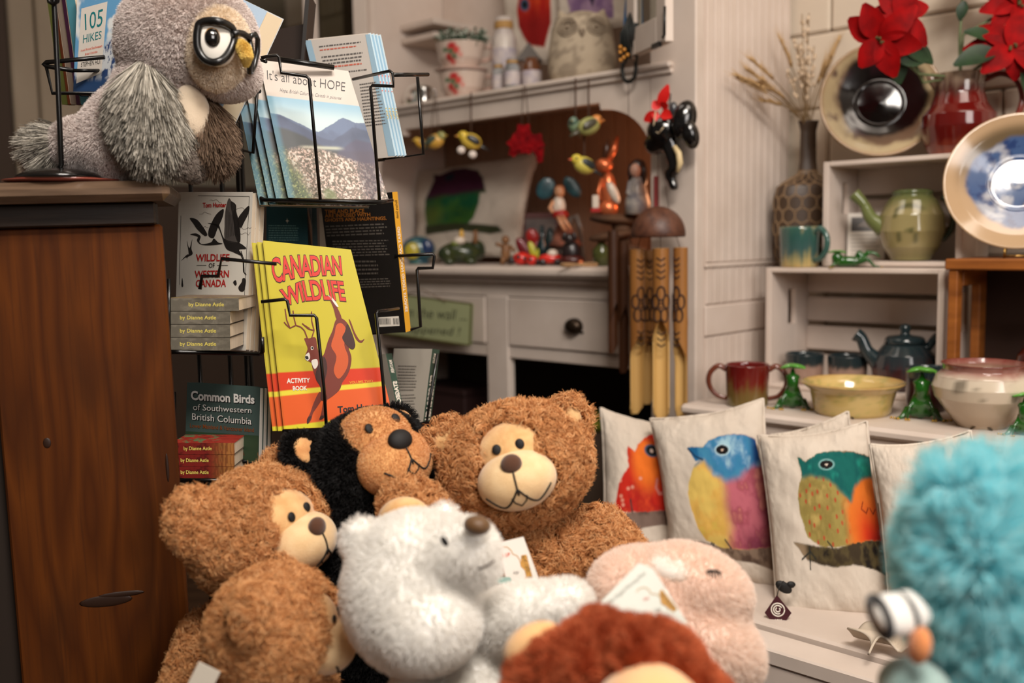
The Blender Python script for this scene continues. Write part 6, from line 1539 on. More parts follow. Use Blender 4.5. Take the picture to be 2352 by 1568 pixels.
bk.poly([zd(1455, 500), zd(1475, 478), zd(1585, 620), zd(1560, 645), zd(1510, 605), zd(1480, 590), zd(1465, 540)], GOLDP)
for k in range(40):
    q = rg.random(); x = 1465+q*100+rg.uniform(-8, 12); y = 500+q*125+rg.uniform(-10, 10); bk.line([zd(x, y), zd(x+4, y+4)], 1.2, Bk, -.0006)
bk.text('Aa', [zd(1335, 545), zd(1370, 525), zd(1385, 545), zd(1345, 565)], CORAL, .0); bk.text('Coo', [zd(1415, 620), zd(1455, 605), zd(1470, 625), zd(1430, 640)], Bk, -.01)
bk.done()
# ------------------------------------------------------------------ owl plush on the cabinet, hook stand
Y = 1.352; px = S(1, Y); OB = at(320, 410, Y); base = (OB.x, Y, CT+.005); A2 = lambda x, y, d=0.: at(x, y, Y+d)
OSK = M('owl_fur_skin', (190, 174, 166), .95, spec=.1)
FO = MF('owl_fur', [(196, 180, 174), (220, 207, 201), (230, 219, 213), (236, 227, 221)], .85, .15)
FOW = MF('owl_wing_fur', [(40, 38, 34), (110, 104, 94), (182, 174, 160), (222, 215, 202)], .6, .3)
FOB = MF('owl_far_wing_fur', [(70, 52, 40), (112, 90, 72), (150, 126, 106)], .6, .3)
t = thing('owl_plush', 'grey lavender owl plush wearing black glasses on top of the brown cabinet', 'plush toy', base)
b = MB()
b.ell(A2(432, 88), (150*px, 128*px, 128*px), OSK, rotm(ry=rad(8)), 30, 20); b.ell(A2(510, 160, -.01), (80*px, 100*px, 62*px), OSK, rotm(ry=rad(14))); b.ell(A2(345, 110), (68*px, 90*px, 70*px), OSK)
b.ell(A2(330, 290), (170*px, 120*px, 105*px), OSK, rotm(ry=rad(-32))); b.ell(A2(300, 330), (150*px, 110*px, 72*px), OSK); b.ell(A2(370, 215), (105*px, 95*px, 95*px), OSK); b.ell(A2(400, 330), (62*px, 70*px, 68*px), OSK)
b.ell(A2(205, 335), (90*px, 80*px, 62*px), OSK)
o = fuse(b, 'body', .005, 6, t, base)
fc = A2(512, 108, -.056)
fm = Matrix.Translation(fc) @ rotm(0, rad(8), rad(38))
def kp(P, N):
    return ~inell(P, fm, (0, 0, 0), (66*px, .05, 84*px)) & ~inell(P, Matrix.Translation(A2(440, 265, -.03)), (0, 0, 0), (.03, .05, .045))
fur(o, base, 64000, .0085, .00032, FO, 21, 3000, .12, (.0004, .5), (.15, 0, -.45), .3, kp, 5)
OCR = M('owl_cream_plush', (224, 204, 178), .95, bump=.5, bscale=900, sheen=.4)
b = MB(); b.ell((0, .014, 0), (68*px, .032, 88*px), OCR, None, 36, 24, fm); fd = b.build('face_disc', t, base)
fur(fd, base, 14000, .006, .0003, MF('owl_cream_fur', [(232, 214, 190), (240, 226, 206), (244, 233, 216)]), 41, 1500, .1, (.0004, .5), (.1, 0, -.4), .3)
b = MB(); b.ell(A2(442, 262, -.035), (38*px, .03, 66*px), OCR, rotm(ry=rad(-6)), 28, 20); b.build('belly', t, base)
b = MB(); b.ell(A2(497, 96, -.084), (42*px, .012, 52*px), M('owl_white_felt', (226, 220, 210), .9), rotm(0, 0, rad(30)), 28, 18); b.build('eye_patch', t, base)
b = MB(); b.ell(A2(489, 88, -.092), (21*px, .007, 25*px), M('owl_iris', (176, 120, 34), .25, coat=.8), rotm(rz=rad(26)), 24, 16); ir = b.build('eye', t, base)
b = MB(); b.ell(A2(488, 87, -.097), (16*px, .006, 19*px), M('owl_pupil', (10, 9, 9), .06, coat=1.), rotm(rz=rad(26)), 22, 14); b.build('pupil', ir, base); ir.children[0].location = (0, 0, 0)
b = MB(); bp_ = [A2(552, 100, -.072), A2(560, 112, -.082), A2(566, 130, -.084), A2(565, 150, -.078)]; b.tube(bp_, [.005, .0078, .007, .0025], M('owl_beak', (216, 186, 96), .9, bump=.4, bscale=700, sheen=.4), 18); bk_ = b.build('beak', t, base)
fur(bk_, base, 3500, .0028, .0003, MF('beak_fur', [(214, 178, 84), (232, 202, 112), (240, 214, 132)]), 43, 0, 0, (0., 1.), (0, 0, -.5), .3, None, 4)
GL = M('glasses_black', (14, 13, 13), .35, coat=.3)
b = MB()
ln = [(1530, 182), (1580, 162), (1650, 160), (1720, 178), (1775, 215), (1792, 262), (1785, 330), (1750, 410), (1700, 460), (1640, 478), (1580, 462), (1535, 415), (1512, 350), (1510, 270), (1518, 215)]
ring = []
for i in range(len(ln)):
    for k in range(3):
        q = k/3; p0, p1, p2, p3 = [np.array(z1(*ln[(i+j) % len(ln)])) for j in (-1, 0, 1, 2)]
        ring.append(tuple(.5*((2*p1)+(-p0+p2)*q+(2*p0-5*p1+4*p2-p3)*q*q+(-p0+3*p1-3*p2+p3)*q**3)))
gd = lambda x: -.100+.055*max(0, (x-500)/80.)**1.3
b.tube([A2(x, y, gd(x)) for x, y in ring], .0050, GL, 10, True)
b.tube([A2(x/3.336, y/3.336, gd(x/3.336)-.006) for x, y in ((1785, 262), (1825, 252), (1862, 258), (1890, 275), (1915, 300))], .0042, GL, 10)
b.tube([A2(x/3.336, y/3.336, -.045+d) for x, y, d in ((1912, 300, -.008), (1925, 272, -.01), (1955, 262, .0), (1974, 300, .01), (1972, 400, .012), (1950, 500, .008), (1925, 550, 0), (1912, 555, -.008), (1915, 500, -.012), (1935, 430, -.012), (1922, 350, -.012))], .0034, GL, 8, True)
b.build('glasses', t, base)
def wing(nm, c, r, ry, fm_, n, L_, lay, seed, keepfn=None, d=-.055):
    b = MB(); b.ell(c, r, OSK, rotm(ry=ry), 26, 18); w_ = b.build(nm, t, base)
    fur(w_, base, n, L_, .00048, fm_, seed, n//45, .3, (.0008, .35), lay, .13, keepfn, 8, back=-.05)
wing('wing', A2(345, 228, -.052), (40*px, .022, 84*px), rad(-10), FOW, 15000, .066, (-.12, -.12, -1.7), 31)
wing('wing', A2(478, 285, .0), (30*px, .03, 66*px), rad(-6), FOB, 9000, .045, (.25, -.3, -1.8), 33)
b = MB(); b.ell(A2(140, 330, -.0), (34*px, .03, 26*px), OSK, rotm(ry=rad(-30)), 20, 14); w_ = b.build('tail', t, base)
fur(w_, base, 8000, .045, .00036, FOW, 35, 110, .5, (.002, .4), (-1.6, -.2, -.75), .25, None, 8)
for (x, y, d) in ((420, 372, -.045), (446, 378, -.02)):
    b = MB(); b.ell(A2(x, y, d), (26*px, .026, 34*px), M('owl_foot_skin', (128, 114, 104), .95), rotm(ry=rad(10)), 20, 14); f_ = b.build('foot', t, base)
    fur(f_, base, 7000, .008, .0003, MF('owl_foot_fur', [(100, 88, 80), (136, 124, 114), (160, 148, 138)]), 37+x, 200, .4, (.0006, .5), (0, -.1, -.4), .3)

P = at(146, 396, 1.325); P.z = CT+.0005
b = MB(); b.lathe([(0, 0), (.062, 0), (.074, .003), (.075, .005), (.06, .0035), (0, .0035)], M('pink_dish_glaze', (150, 76, 62), .25, coat=.5), 48, Matrix.Translation(P)); o = b.build('shallow_dish', None, P); tag(o, 'thin reddish dish on the cabinet under the black hook stand', 'dish')
P2 = at(134, 388, 1.298); P2.z = CT+.0055
t = thing('hook_stand', 'black metal hook stand with round base beside the owl', 'stand', P2)
b = MB(); b.lathe([(0, 0), (.050, 0), (.052, .002), (.050, .005), (.036, .011), (.012, .014), (0, .014)], M('black_enamel', (16, 15, 15), .16, coat=.8), 56); b.build('base', t)
b = MB(); pt = [P2+Vector((0, 0, .012)), at(141, 378, 1.298), at(133, 190, 1.298), at(124, 0, 1.298), at(121, -80, 1.298)]; b.tube(pt, .0033, BLACKM, 12); b.build('pole', t, P2)
b = MB(); b.tube([at(x, y, 1.292) for x, y in ((110, -12), (113, 4), (122, 10), (132, 4), (136, -14), (130, -30), (122, -38))], .0026, BLACKM, 10); b.build('hook', t, P2)
# ------------------------------------------------------------------ on the hutch
CLAY = lambda nm, c, c2=None, r=.35: M(nm, c, r, col2=c2, scale=45, coat=.25)
# potted plant cups
def fl(v):
    base = np.zeros((len(v), 3)); base[:] = lin((206, 186, 172)); a = np.arctan2(v[:, 1], v[:, 0]); z = v[:, 2]
    for aa, zz, rr, col in ((-1.95, .058, .012, (178, 40, 40)), (-1.75, .048, .010, (196, 70, 64)), (-2.15, .030, .011, (170, 36, 36)), (-1.85, .032, .008, (60, 96, 62)), (-2.0, .045, .008, (70, 104, 70)), (-1.98, .018, .009, (182, 52, 48)), (-2.3, .05, .007, (70, 104, 70)), (-1.6, .035, .006, (206, 120, 110))):
        m = (sstep(1.25, .7, np.hypot((a-aa)*.06, z-zz)/rr))[:, None]; base = base*(1-m)+np.array(lin(col))*m
    return base
CP = [(0, 0), (.04, 0), (.046, .004), (.062, .03), (.069, .07), (.071, .074), (.067, .073), (.058, .03), (0, .02)]
Pc = stand(1064, ST+.001, .10); Yc = CAMYAW(Pc)
SAU = M('saucer_china', (206, 176, 162), .25, coat=.4)
def teacup(nm, label, P, grp):
    t = pot(nm, label, 'cup', P, CP, fl, None, Yc, grp, n=70); b = MB()
    b.tube([(.064, 0, .064), (.085, 0, .068), (.094, 0, .052), (.086, 0, .034), (.060, 0, .026)], [.006, .007, .0075, .007, .006], SAU, 10); b.build('handle', t)
    b = MB(); b.lathe([(0, -.008), (.045, -.008), (.055, -.006), (.078, .0), (.076, .002), (.045, -.003), (0, -.003)], SAU, 40); b.build('saucer', t); return t
teacup('teacup_planter', 'lower floral teacup planter on the hutch shelf', Pc+Vector((0, 0, .008)), 'floral teacup planters')
t = teacup('teacup_planter', 'upper floral teacup planter stacked on the other, filled with a small plant', Pc+Vector((-.004, 0, .091)), 'floral teacup planters')
t = thing('potted_plant', 'small bushy green plant with pale tips in the upper teacup', 'plant', Pc+Vector((0, 0, .15)))
rg = random.Random(12); b = MB(); g = M('plant_green', (44, 70, 48), .7); wh = M('plant_pale_tip', (168, 172, 158), .8)
for k in range(120):
    an = rg.uniform(0, 6.28); r_ = .066*math.sqrt(rg.random()); p = Vector((r_*math.cos(an), r_*math.sin(an), 0)); q = p*1.2+Vector((0, 0, .028+.022*rg.random())); b.tube([p, q], .0014, g, 4)
    b.ell(q, (.005, .005, .004), wh if rg.random() < .55 else g, None, 7, 5)
b.ell((0, 0, .012), (.064, .064, .014), g, None, 20, 10); b.build('foliage', t)
P = stand(966, ST+.001, .20); t = thing('floral_plate', 'small white plate with dark floral pattern behind the silver jug', 'plate', M4=face(P, rad(12)) @ Matrix.Translation((0, 0, .052)) @ Matrix.Rotation(math.pi/2, 4, 'X'))
def flp(v):
    c = np.zeros((len(v), 3)); c[:] = lin((196, 184, 172)); n = vnoise(v[:, 0]*70+9, v[:, 1]*70+9, 3); R_ = np.hypot(v[:, 0], v[:, 1])
    for lo, col in ((.56, (150, 60, 50)), (.66, (60, 66, 70)), (.78, (70, 84, 56))): m = (sstep(lo, lo+.04, n)*sstep(.046, .036, R_))[:, None]; c = c*(1-m)+np.array(lin(col))*m
    return c
b = MB(); b.lathe(interp_prof([(0, -.004), (.03, -.004), (.052, .006), (.05, .008), (.03, 0), (0.0001, 0)], 40), GLZ, 48, None, False, 1, 1, flp); b.build('dish', t)
P = stand(974, ST+.001, .06); SIL = M('silver', (200, 198, 194), .18, metal=1.)
t = thing('silver_jug', 'tiny shiny silver jug at the shelf edge left of the teacups', 'jug', P); b = MB(); b.lathe([(0, 0), (.024, 0), (.026, .004), (.014, .012), (.022, .03), (.02, .046), (.024, .056), (.021, .055), (.017, .046), (0, .03)], SIL, 28); b.build('body', t)
b = MB(); b.tube([Matrix.Rotation(Yc, 4, 'Z') @ Vector(q) for q in ((.02, 0, .05), (.036, 0, .046), (.036, 0, .03), (.02, 0, .022))], .0025, SIL, 8); b.build('handle', t)
GLJ = M('bottle_glass', (206, 210, 210), .1, trans=.75, ior=1.2); LBL = M('jar_label', (196, 184, 178), .6, col2=(160, 150, 160), scale=40)
def jar(label, x, dy, r, h, mat, z0=ST+.001, grp='decorated jars on the hutch shelf', gold=True):
    P = stand(x, z0, dy); t = thing('decorated_jar', label, 'jar', P, grp); b = MB(); b.lathe([(0, 0), (r, 0), (r*1.03, .004), (r, h*.75), (r*.72, h*.85), (r*.7, h), (0, h)], mat, 28); b.build('body', t)
    b = MB(); b.lathe([(r*1.04, h*.2), (r*1.06, h*.22), (r*1.06, h*.6), (r*1.04, h*.62)], LBL, 28, None, False); b.build('label_band', t)
    if gold: b = MB(); b.lathe([(r*.76, h*.86), (r*.8, h*.9), (r*.76, h*.95)], M('gold_raffia', (170, 130, 74), .7), 20, None, False); b.build('neck_band', t)
    return t
jar('short glass jar with pale label, leftmost of the jars on the shelf', 1146, .07, .017, .085, GLJ); jar('short glass jar with dark label, second of the jars on the shelf', 1177, .06, .021, .088, GLJ)
jar('tall white decorated jar with gold band standing behind the two short jars', 1160, .16, .034, .23, M('white_jar', (204, 194, 184), .3, coat=.4, col2=(176, 164, 160), scale=18)); jar('amber brown jar beside the stone owl', 1222, .10, .026, .09, M('amber_jar', (96, 56, 32), .25, coat=.5), gold=False)
P = stand(1216, ST+.001, .18); t = thing('house_lantern', 'small brown house shaped lantern with grey pointed roof behind the amber jar', 'lantern', M4=face(P))
b = MB(); b.box((-.03, -.03, 0), (.03, .03, .10), M('lantern_wood', (90, 62, 44), .7), bev=.002); b.build('body', t)
b = MB(); b.add([(-.036, -.036, .10), (.036, -.036, .10), (.036, .036, .10), (-.036, .036, .10), (0, 0, .155)], [(0, 3, 2, 1), (0, 1, 4), (1, 2, 4), (2, 3, 4), (3, 0, 4)], M('lantern_roof', (96, 90, 86), .7)); b.build('roof', t)
P = stand(1338, ST+.001, .12); r_ = .088
def stone(v):
    n = fbm(v[:, 0]*60+9, v[:, 2]*60+v[:, 1]*40+9, 3); c = np.zeros((len(v), 3)); c[:] = lin((176, 160, 138)); m = sstep(.52, .62, n)[:, None]*.6
    c = c*(1-m)+np.array(lin((112, 98, 82)))*m; m = (sstep(-.02, .05, v[:, 0])*.55)[:, None]*0; return c
t = thing('stone_owl', 'large cream speckled stone owl statue on the hutch shelf', 'statue', M4=Matrix.Translation(P) @ Matrix.Rotation(CAMYAW(P), 4, 'Z'))
b = MB(); b.lathe(interp_prof([(0, 0), (.078, 0), (.088, .03), (.090, .07), (.082, .12), (.078, .145), (.066, .172), (.03, .185), (0, .187)], 50), MA('stone_print', .85, bump=.6, bscale=160), 60, None, True, 1, .85, stone); b.build('body', t)
SE = M('stone_carving', (132, 116, 98), .85)
for s in (-1, 1):
    b = MB(); c_ = Vector((s*.036, -.064, .138))
    for rr in (.022, .014): b.tube([c_+Vector((rr*math.cos(k*.35), .010*abs(math.cos(k*.35))*s*math.copysign(1, math.cos(k*.35))*.6, rr*math.sin(k*.35))) for k in range(18)], .0022, SE, 6, True)
    b.ell(c_, (.007, .005, .007), SE); b.build('eye', t)
    b = MB(); b.lathe([(.02, 0), (.012, .016), (0, .03)], M('stone_tuft', (170, 154, 132), .85), 14, Matrix.Translation((s*.046, 0, .166)) @ rotm(ry=s*.4)); b.build('ear_tuft', t)
b = MB(); b.lathe([(.009, 0), (.006, -.012), (0, -.022)], SE, 12, Matrix.Translation((0, -.072, .13))); b.build('beak', t)
def T3(fn): return lambda p, T: fn(p, lambda pts: T([((x-1350)*2.305, (y-880)*2.305) for x, y in pts]))
def p_purple(p, T):
    m = sstep(.01, -.01, p.sd(T([(1300, -40), (1320, 30), (1318, 47), (1418, 50), (1425, -40)]))); p.mix(m, (152, 124, 150)); wash(p, m, [(.5, .65, (120, 92, 128))], 9, 5); p.mix(sstep(.01, -.01, p.sd(T([(1362, -20), (1376, 28), (1390, -20)]))), (52, 42, 64))
def hpY(x, y, dy): return hp(x, y, dy).y
cushion('bird_cushion', 'cushion with a purple bird print behind the stone owl', [(1272, -140), (1440, -160), (1452, 60), (1285, 90)], tuple(hpY(x, y, d) for x, y, d in ((1272, -140, .30), (1440, -160, .30), (1452, 60, .22), (1285, 90, .22))), .03, T3(p_purple), 61, 'printed bird cushions', 90)
def p_orange(p, T):
    out = T([(1215, -60), (1205, 30), (1208, 70), (1228, 112), (1262, 116), (1276, 60), (1280, -60)]); m = sstep(.012, -.012, p.sd(out)); p.mix(m, (190, 64, 28)); wash(p, m, [(.45, .6, (160, 26, 20))], 6, 6); p.mix(m*sstep(.5, .3, p.Z), (130, 22, 20))
    e = T([(1222, 20)])[0]; p.ell(e, (.075, .05), (60, 84, 110), .2); p.ell(e, (.045, .03), (20, 20, 26), .2)
cushion('bird_cushion', 'cushion with a red orange bird print behind the jars on the hutch shelf', [(1150, -120), (1290, -140), (1300, 150), (1165, 160)], tuple(hpY(x, y, d) for x, y, d in ((1150, -120, .34), (1290, -140, .34), (1300, 150, .27), (1165, 160, .27))), .03, T3(p_orange), 66, 'printed bird cushions', 90)
# blue bag, dark tassel ornament and horseshoe hook by the right door
P0 = hp(1455, -30, -.02); b = MB(); b.prism([(-.026, -.11), (.024, -.11), (.018, .06), (-.012, .06)], -.004, .012, M('blue_cloth', (24, 104, 150), .8, col2=(18, 80, 124), scale=20)); o = b.build('blue_pouch'); o.matrix_world = face(P0); m_ = o.modifiers.new('b', 'BEVEL'); m_.width = .004; tag(o, 'bright blue cloth pouch hanging beside the right glass door', 'pouch')
P0 = hp(1450, 60, -.05); t = thing('tassel_ornament', 'dark hanging ornament with leather strips and small orange beads', 'ornament', P0)
b = MB(); b.tube([hp(1452, -60, -.05), hp(1450, 20, -.05)], .002, BLACK, 6); b.build('cord', t, P0)
DKL = M('dark_leather', (34, 30, 26), .6, col2=(24, 30, 28), scale=30)
for k in range(7):
    b = MB(); x0 = 1430+k*6; b.tube([hp(1448+k, 30, -.05), hp(x0, 70+rg.uniform(-10, 10), -.055-.003*(k % 3)), hp(x0+rg.uniform(-4, 4), 120+rg.uniform(-20, 26), -.055)], [.004, .009, .004], DKL, 8, False, .4); b.build('leather_strip', t, P0)
for k in range(6):
    b = MB(); b.ell(hp(1428+rg.uniform(-6, 14), 108+k*6, -.066), .0045, M('amber_bead', (196, 130, 40), .3, coat=.5), None, 10, 8); b.build('bead', t, P0)
IRON = M('cast_iron', (30, 30, 28), .5, metal=.4)
t = thing('horseshoe_hook', 'small dark horseshoe shaped hook on the shelf edge', 'hook', hp(1443, 170, -.04)); P0 = t.location.copy()
b = MB(); b.tube([hp(1443+x, 168+y, -.04) for x, y in ((17, -26), (18, -8), (14, 10), (6, 19), (-3, 20), (-11, 12), (-14, -6), (-11, -24))], .0045, IRON, 10); b.build('shoe', t, P0)
b = MB(); b.tube([hp(1443, 188, -.04), hp(1444, 268, -.035)], .0008, STRING, 5); b.build('cord', t, P0)

# ornaments hanging from the shelf edge
def hang_bird(nm, label, x, y, r, cols, yaw, top, dy=-.05, group='painted bird ornaments hanging from the hutch shelf', two=False):
    """cols: body, wing, head, beak"""
    P = hp(x, y, dy); t = thing(nm, label, 'ornament', M4=Matrix.Translation(P), group=group); R_ = rotm(rz=yaw)
    bm, wm, hm, km = [CLAY('bird_%d_%d_%d' % c, c, None, .4) for c in cols]
    b = MB(); b.ell((0, 0, 0), (r, r*.72, r*.75), bm, rotm(ry=rad(18)), 20, 14, R_); b.build('body', t)
    b = MB(); b.ell((-r*.72, 0, r*.5), (r*.5, r*.46, r*.46), hm, None, 18, 12, R_); hd = b.build('head', t)
    b = MB(); b.lathe([(r*.16, 0), (.0001, r*.42)], km, 10, R_ @ Matrix.Translation((-r*1.12, 0, r*.5)) @ rotm(ry=-math.pi/2)); b.build('beak', hd)
    for s in (-1, 1):
        b = MB(); b.ell((-r*.30, s*r*.40-.0*r, r*.58), r*.1, BLK, None, 8, 6, R_ @ Matrix.Translation((-r*.62, s*0, 0))); b.build('eye', hd)
        b = MB(); b.ell((r*.15, s*r*.62, r*.1), (r*.7, r*.16, r*.36), wm, rotm(ry=rad(28)), 16, 10, R_); b.build('wing', t)
    b = MB(); b.tube([R_ @ Vector(q) for q in ((r*.75, 0, -r*.25), (r*1.2, 0, -r*.55), (r*1.7, 0, -r*.85))], [r*.3, r*.2, r*.1], wm, 10, False, .5); b.build('tail', t)
    b = MB(); q = hp(x, top, -.034)-P
    if two: b.tube([(-r*.5, 0, r*.6), q+Vector((-.002, 0, 0))], .0011, STRING, 5); b.tube([(r*.4, 0, r*.5), q+Vector((.002, 0, 0))], .0011, STRING, 5)
    else: b.tube([(0, 0, r*.6), q], .0022, STRING, 6)
    b.build('cord', t); return t
hang_bird('hanging_bird', 'yellow and grey painted bird ornament, leftmost of those hanging', 1000, 325, .027, ((206, 160, 70), (70, 84, 74), (150, 150, 90), (190, 150, 60)), rad(150), 225, two=True)
hang_bird('hanging_bird', 'small yellow bird ornament half hidden by the wire rack', 968, 330, .018, ((200, 150, 50), (90, 90, 70), (206, 166, 60), (190, 150, 60)), rad(20), 228)
t = hang_bird('hanging_bird', 'yellow goldfinch ornament with black wing and two white blossoms', 1082, 325, .029, ((206, 176, 70), (34, 34, 34), (216, 186, 60), (190, 130, 50)), rad(8), 212)
for (x, z) in ((-.026, -.024), (.004, -.036)):
    b = MB(); b.ell((x, -.022, z), (.011, .007, .010), M('white_blossom', (222, 210, 200), .6), None, 12, 8); b.build('blossom', t)
P = hp(1206, 325, -.05); t = thing('red_rose_ornament', 'cluster of dark red roses hanging below the shelf', 'ornament', P); b = MB(); b.tube([(-.01, 0, .02), hp(1203, 196, -.034)-P], .0012, STRING, 5); b.tube([(.012, 0, .02), hp(1207, 196, -.034)-P], .0012, STRING, 5); b.build('cord', t)
RM = M('rose_red', (126, 8, 14), .85, col2=(90, 5, 10), scale=45, spec=.1)
for (x, z, r_) in ((-.004, .022, .019), (.024, -.004, .021), (-.022, -.006, .020), (.002, -.014, .018), (-.03, -.026, .011), (.034, -.028, .012), (.036, -.046, .008)):
    b = MB(); b.ell((x, -.006, z), (r_, r_*.8, r_), RM, None, 16, 12)
    for k in range(5): blade(b, (x, -.006-r_*.5, z), (math.cos(k*1.26+x*90), -.25, math.sin(k*1.26+x*90)), (0, -1, 0), r_*1.25, r_*.55, RM, .35, 5)
    b.build('bloom', t)
hang_bird('hanging_bird', 'green headed bird ornament, left one of the pair on crossed cords', 1322, 292, .024, ((120, 140, 110), (84, 100, 92), (96, 120, 104), (150, 130, 80)), rad(70), 180)
hang_bird('hanging_bird', 'olive bird ornament with orange breast, right one of the pair', 1352, 290, .029, ((150, 150, 90), (70, 66, 50), (204, 130, 62), (190, 120, 60)), rad(200), 180)
hang_bird('hanging_bird', 'yellow goldfinch ornament hanging lowest, beside the copper rabbit', 1342, 380, .028, ((200, 186, 84), (36, 42, 42), (206, 186, 70), (200, 90, 50)), rad(22), 300)

# inside the nook
def p_nook(p, T):
    z9 = lambda x, y: (900+x/3.336, 180+y/3.336)
    out = T([z9(*q) for q in ((430, 745), (365, 740), (385, 800), (350, 870), (310, 960), (300, 1060), (310, 1150), (420, 1180), (640, 1160), (710, 1100), (755, 990), (760, 900), (800, 900), (780, 800), (740, 720), (640, 685), (520, 690))])
    m = sstep(.008, -.01, p.sd(out)+.014*(fbm(p.X*24, p.Z*24, 3)-.5)); zz = T([z9(500, 920)])[0][1]
    p.mix(m, (22, 84, 52)); wash(p, m, [(.5, .66, (62, 104, 40))], 7, 5); q = T([z9(360, 1080)])[0]; p.mix(m*sstep(.2, .02, np.hypot(p.X-q[0], p.Z-q[1]))*.7, (104, 116, 48))
    p.mix(m*sstep(-.05, .03, p.Z-zz+.04*(fbm(p.X*7, p.Z*7, 8)-.5)), (66, 26, 48)); e = T([z9(515, 770)])[0]; p.ell(e, (.045, .045), (30, 40, 52), .2)
    br = T([z9(*q) for q in ((290, 1150), (560, 1130), (880, 1150), (910, 1190), (820, 1215), (560, 1190), (300, 1220))]); p.mix(sstep(.008, -.008, p.sd(br)), (58, 62, 40))
cushion('bird_cushion', 'cushion with a purple and green bird leaning inside the hutch nook', [(952, 392), (1238, 350), (1192, 590), (955, 604)], tuple(hpY(x, y, d) for x, y, d in ((952, 392, .27), (1238, 350, .27), (1192, 590, .18), (955, 604, .18))), .035, T3(p_nook), 71, 'printed bird cushions', 130)
CZ = .931
def figure(nm, label, cat, x, dy, parts, grp=None, z=CZ, yaw=0.):
    """parts: name -> list of (kind, ...) in mm, x right, y away, z up"""
    P = stand(x, z, dy); t = thing(nm, label, cat, M4=face(P) @ Matrix.Rotation(yaw, 4, 'Z'), group=grp); k_ = .001
    for pn, lst in parts:
        b = MB()
        for q in lst:
            if q[0] == 'e': b.ell([v*k_ for v in q[1]], [v*k_ for v in q[2]], q[3], rotm(ry=rad(q[4])) if len(q) > 4 else None, 16, 12)
            elif q[0] == 't': b.tube([[v*k_ for v in p] for p in q[1]], [v*k_ for v in q[2]] if isinstance(q[2], list) else q[2]*k_, q[3], 10)
            elif q[0] == 'l': b.lathe([(r*k_, z_*k_) for r, z_ in q[1]], q[2], 24)
            elif q[0] == 'b': b.box([v*k_ for v in q[1]], [v*k_ for v in q[2]], q[3], None, .0015)
        b.build(pn, t)
    return t
GC = CLAY('dark_green_glaze', (34, 48, 34), (60, 66, 34), .2); COP = M('copper', (214, 116, 72), .3, metal=.6); SKIN = CLAY('figure_skin', (206, 150, 112)); TLW = CLAY('teal_wing', (44, 84, 92), (26, 56, 66)); RDW = CLAY('figure_red', (164, 30, 26)); WTE = CLAY('figure_white', (210, 196, 180)); STN = CLAY('stone_house', (112, 92, 78), (84, 68, 58), .9); DKF = CLAY('dark_figure', (36, 26, 26)); WDF = CLAY('wood_figure', (138, 96, 60), (110, 74, 44), .7)
figure('pottery_toad', 'dark green glazed pottery toad with a white flower on its back', 'figurine', 1060, .05, [('body', [('e', (0, 0, 34), (66, 40, 32), GC), ('e', (-40, -8, 30), (28, 26, 26), GC), ('e', (44, 4, 40), (26, 24, 30), GC)]), ('leg', [('e', (-34, -30, 10), (16, 14, 11), GC)]), ('leg', [('e', (26, -32, 10), (18, 14, 11), GC)]), ('flower', [('e', (-4, -24, 68), (18, 12, 12), WTE), ('e', (2, -22, 84), (7, 6, 16), CLAY('petal_yellow', (206, 160, 60))), ('e', (-16, -24, 60), (14, 10, 8), CLAY('leaf_olive', (110, 120, 50)))]), ('stem', [('t', [(40, -8, 60), (42, -8, 84), (40, -8, 96)], [9, 6, 8], WDF)])])
figure('pottery_fish', 'teal yellow and navy glazed pottery piece behind the black book', 'figurine', 962, .08, [('body', [('e', (0, 0, 44), (52, 30, 40), CLAY('teal_glaze', (70, 116, 110), (40, 70, 90), .2))]), ('yellow_patch', [('e', (-18, -24, 40), (24, 10, 26), CLAY('yellow_glaze', (176, 160, 50), None, .2))]), ('navy_patch', [('e', (26, -22, 50), (20, 10, 24), CLAY('navy_glaze', (30, 50, 90), None, .2))]), ('foot', [('l', [(0, 0), (34, 0), (30, 12), (0, 12)], CLAY('teal_glaze', (70, 116, 110)))])])
P = stand(1242, CZ, .30); t = thing('framed_picture', 'small reddish brown picture frame at the back of the nook', 'picture frame', M4=face(P, rad(10), None)); b = MB(); w_, h_ = .062, .15
for lo, hi in (((-w_, 0, 0), (w_, .012, .016)), ((-w_, 0, h_-.016), (w_, .012, h_)), ((-w_, 0, .016), (-w_+.016, .012, h_-.016)), ((w_-.016, 0, .016), (w_, .012, h_-.016))): b.box(lo, hi, M('red_frame_wood', (92, 30, 22), .5), None, .002)
b.build('frame', t); b = MB(); b.box((-w_+.016, .004, .016), (w_-.016, .008, h_-.016), M('frame_picture', (70, 56, 52), .5, col2=(100, 84, 76), scale=25)); b.build('picture', t)
figure('fairy_house', 'brown stone fairy house with sloping roof in the nook', 'figurine', 1296, .12, [('wall', [('l', [(0, 0), (40, 0), (36, 60), (0, 62)], STN)]), ('roof', [('l', [(50, 50), (30, 84), (8, 116), (0, 118)], CLAY('pink_roof', (150, 92, 72), (120, 74, 58), .8))]), ('door', [('e', (-6, -36, 24), (12, 6, 22), DKF)]), ('ivy', [('e', (-36, -14, 60), (14, 14, 40), CLAY('ivy', (24, 44, 40), (16, 30, 34), .7))])])
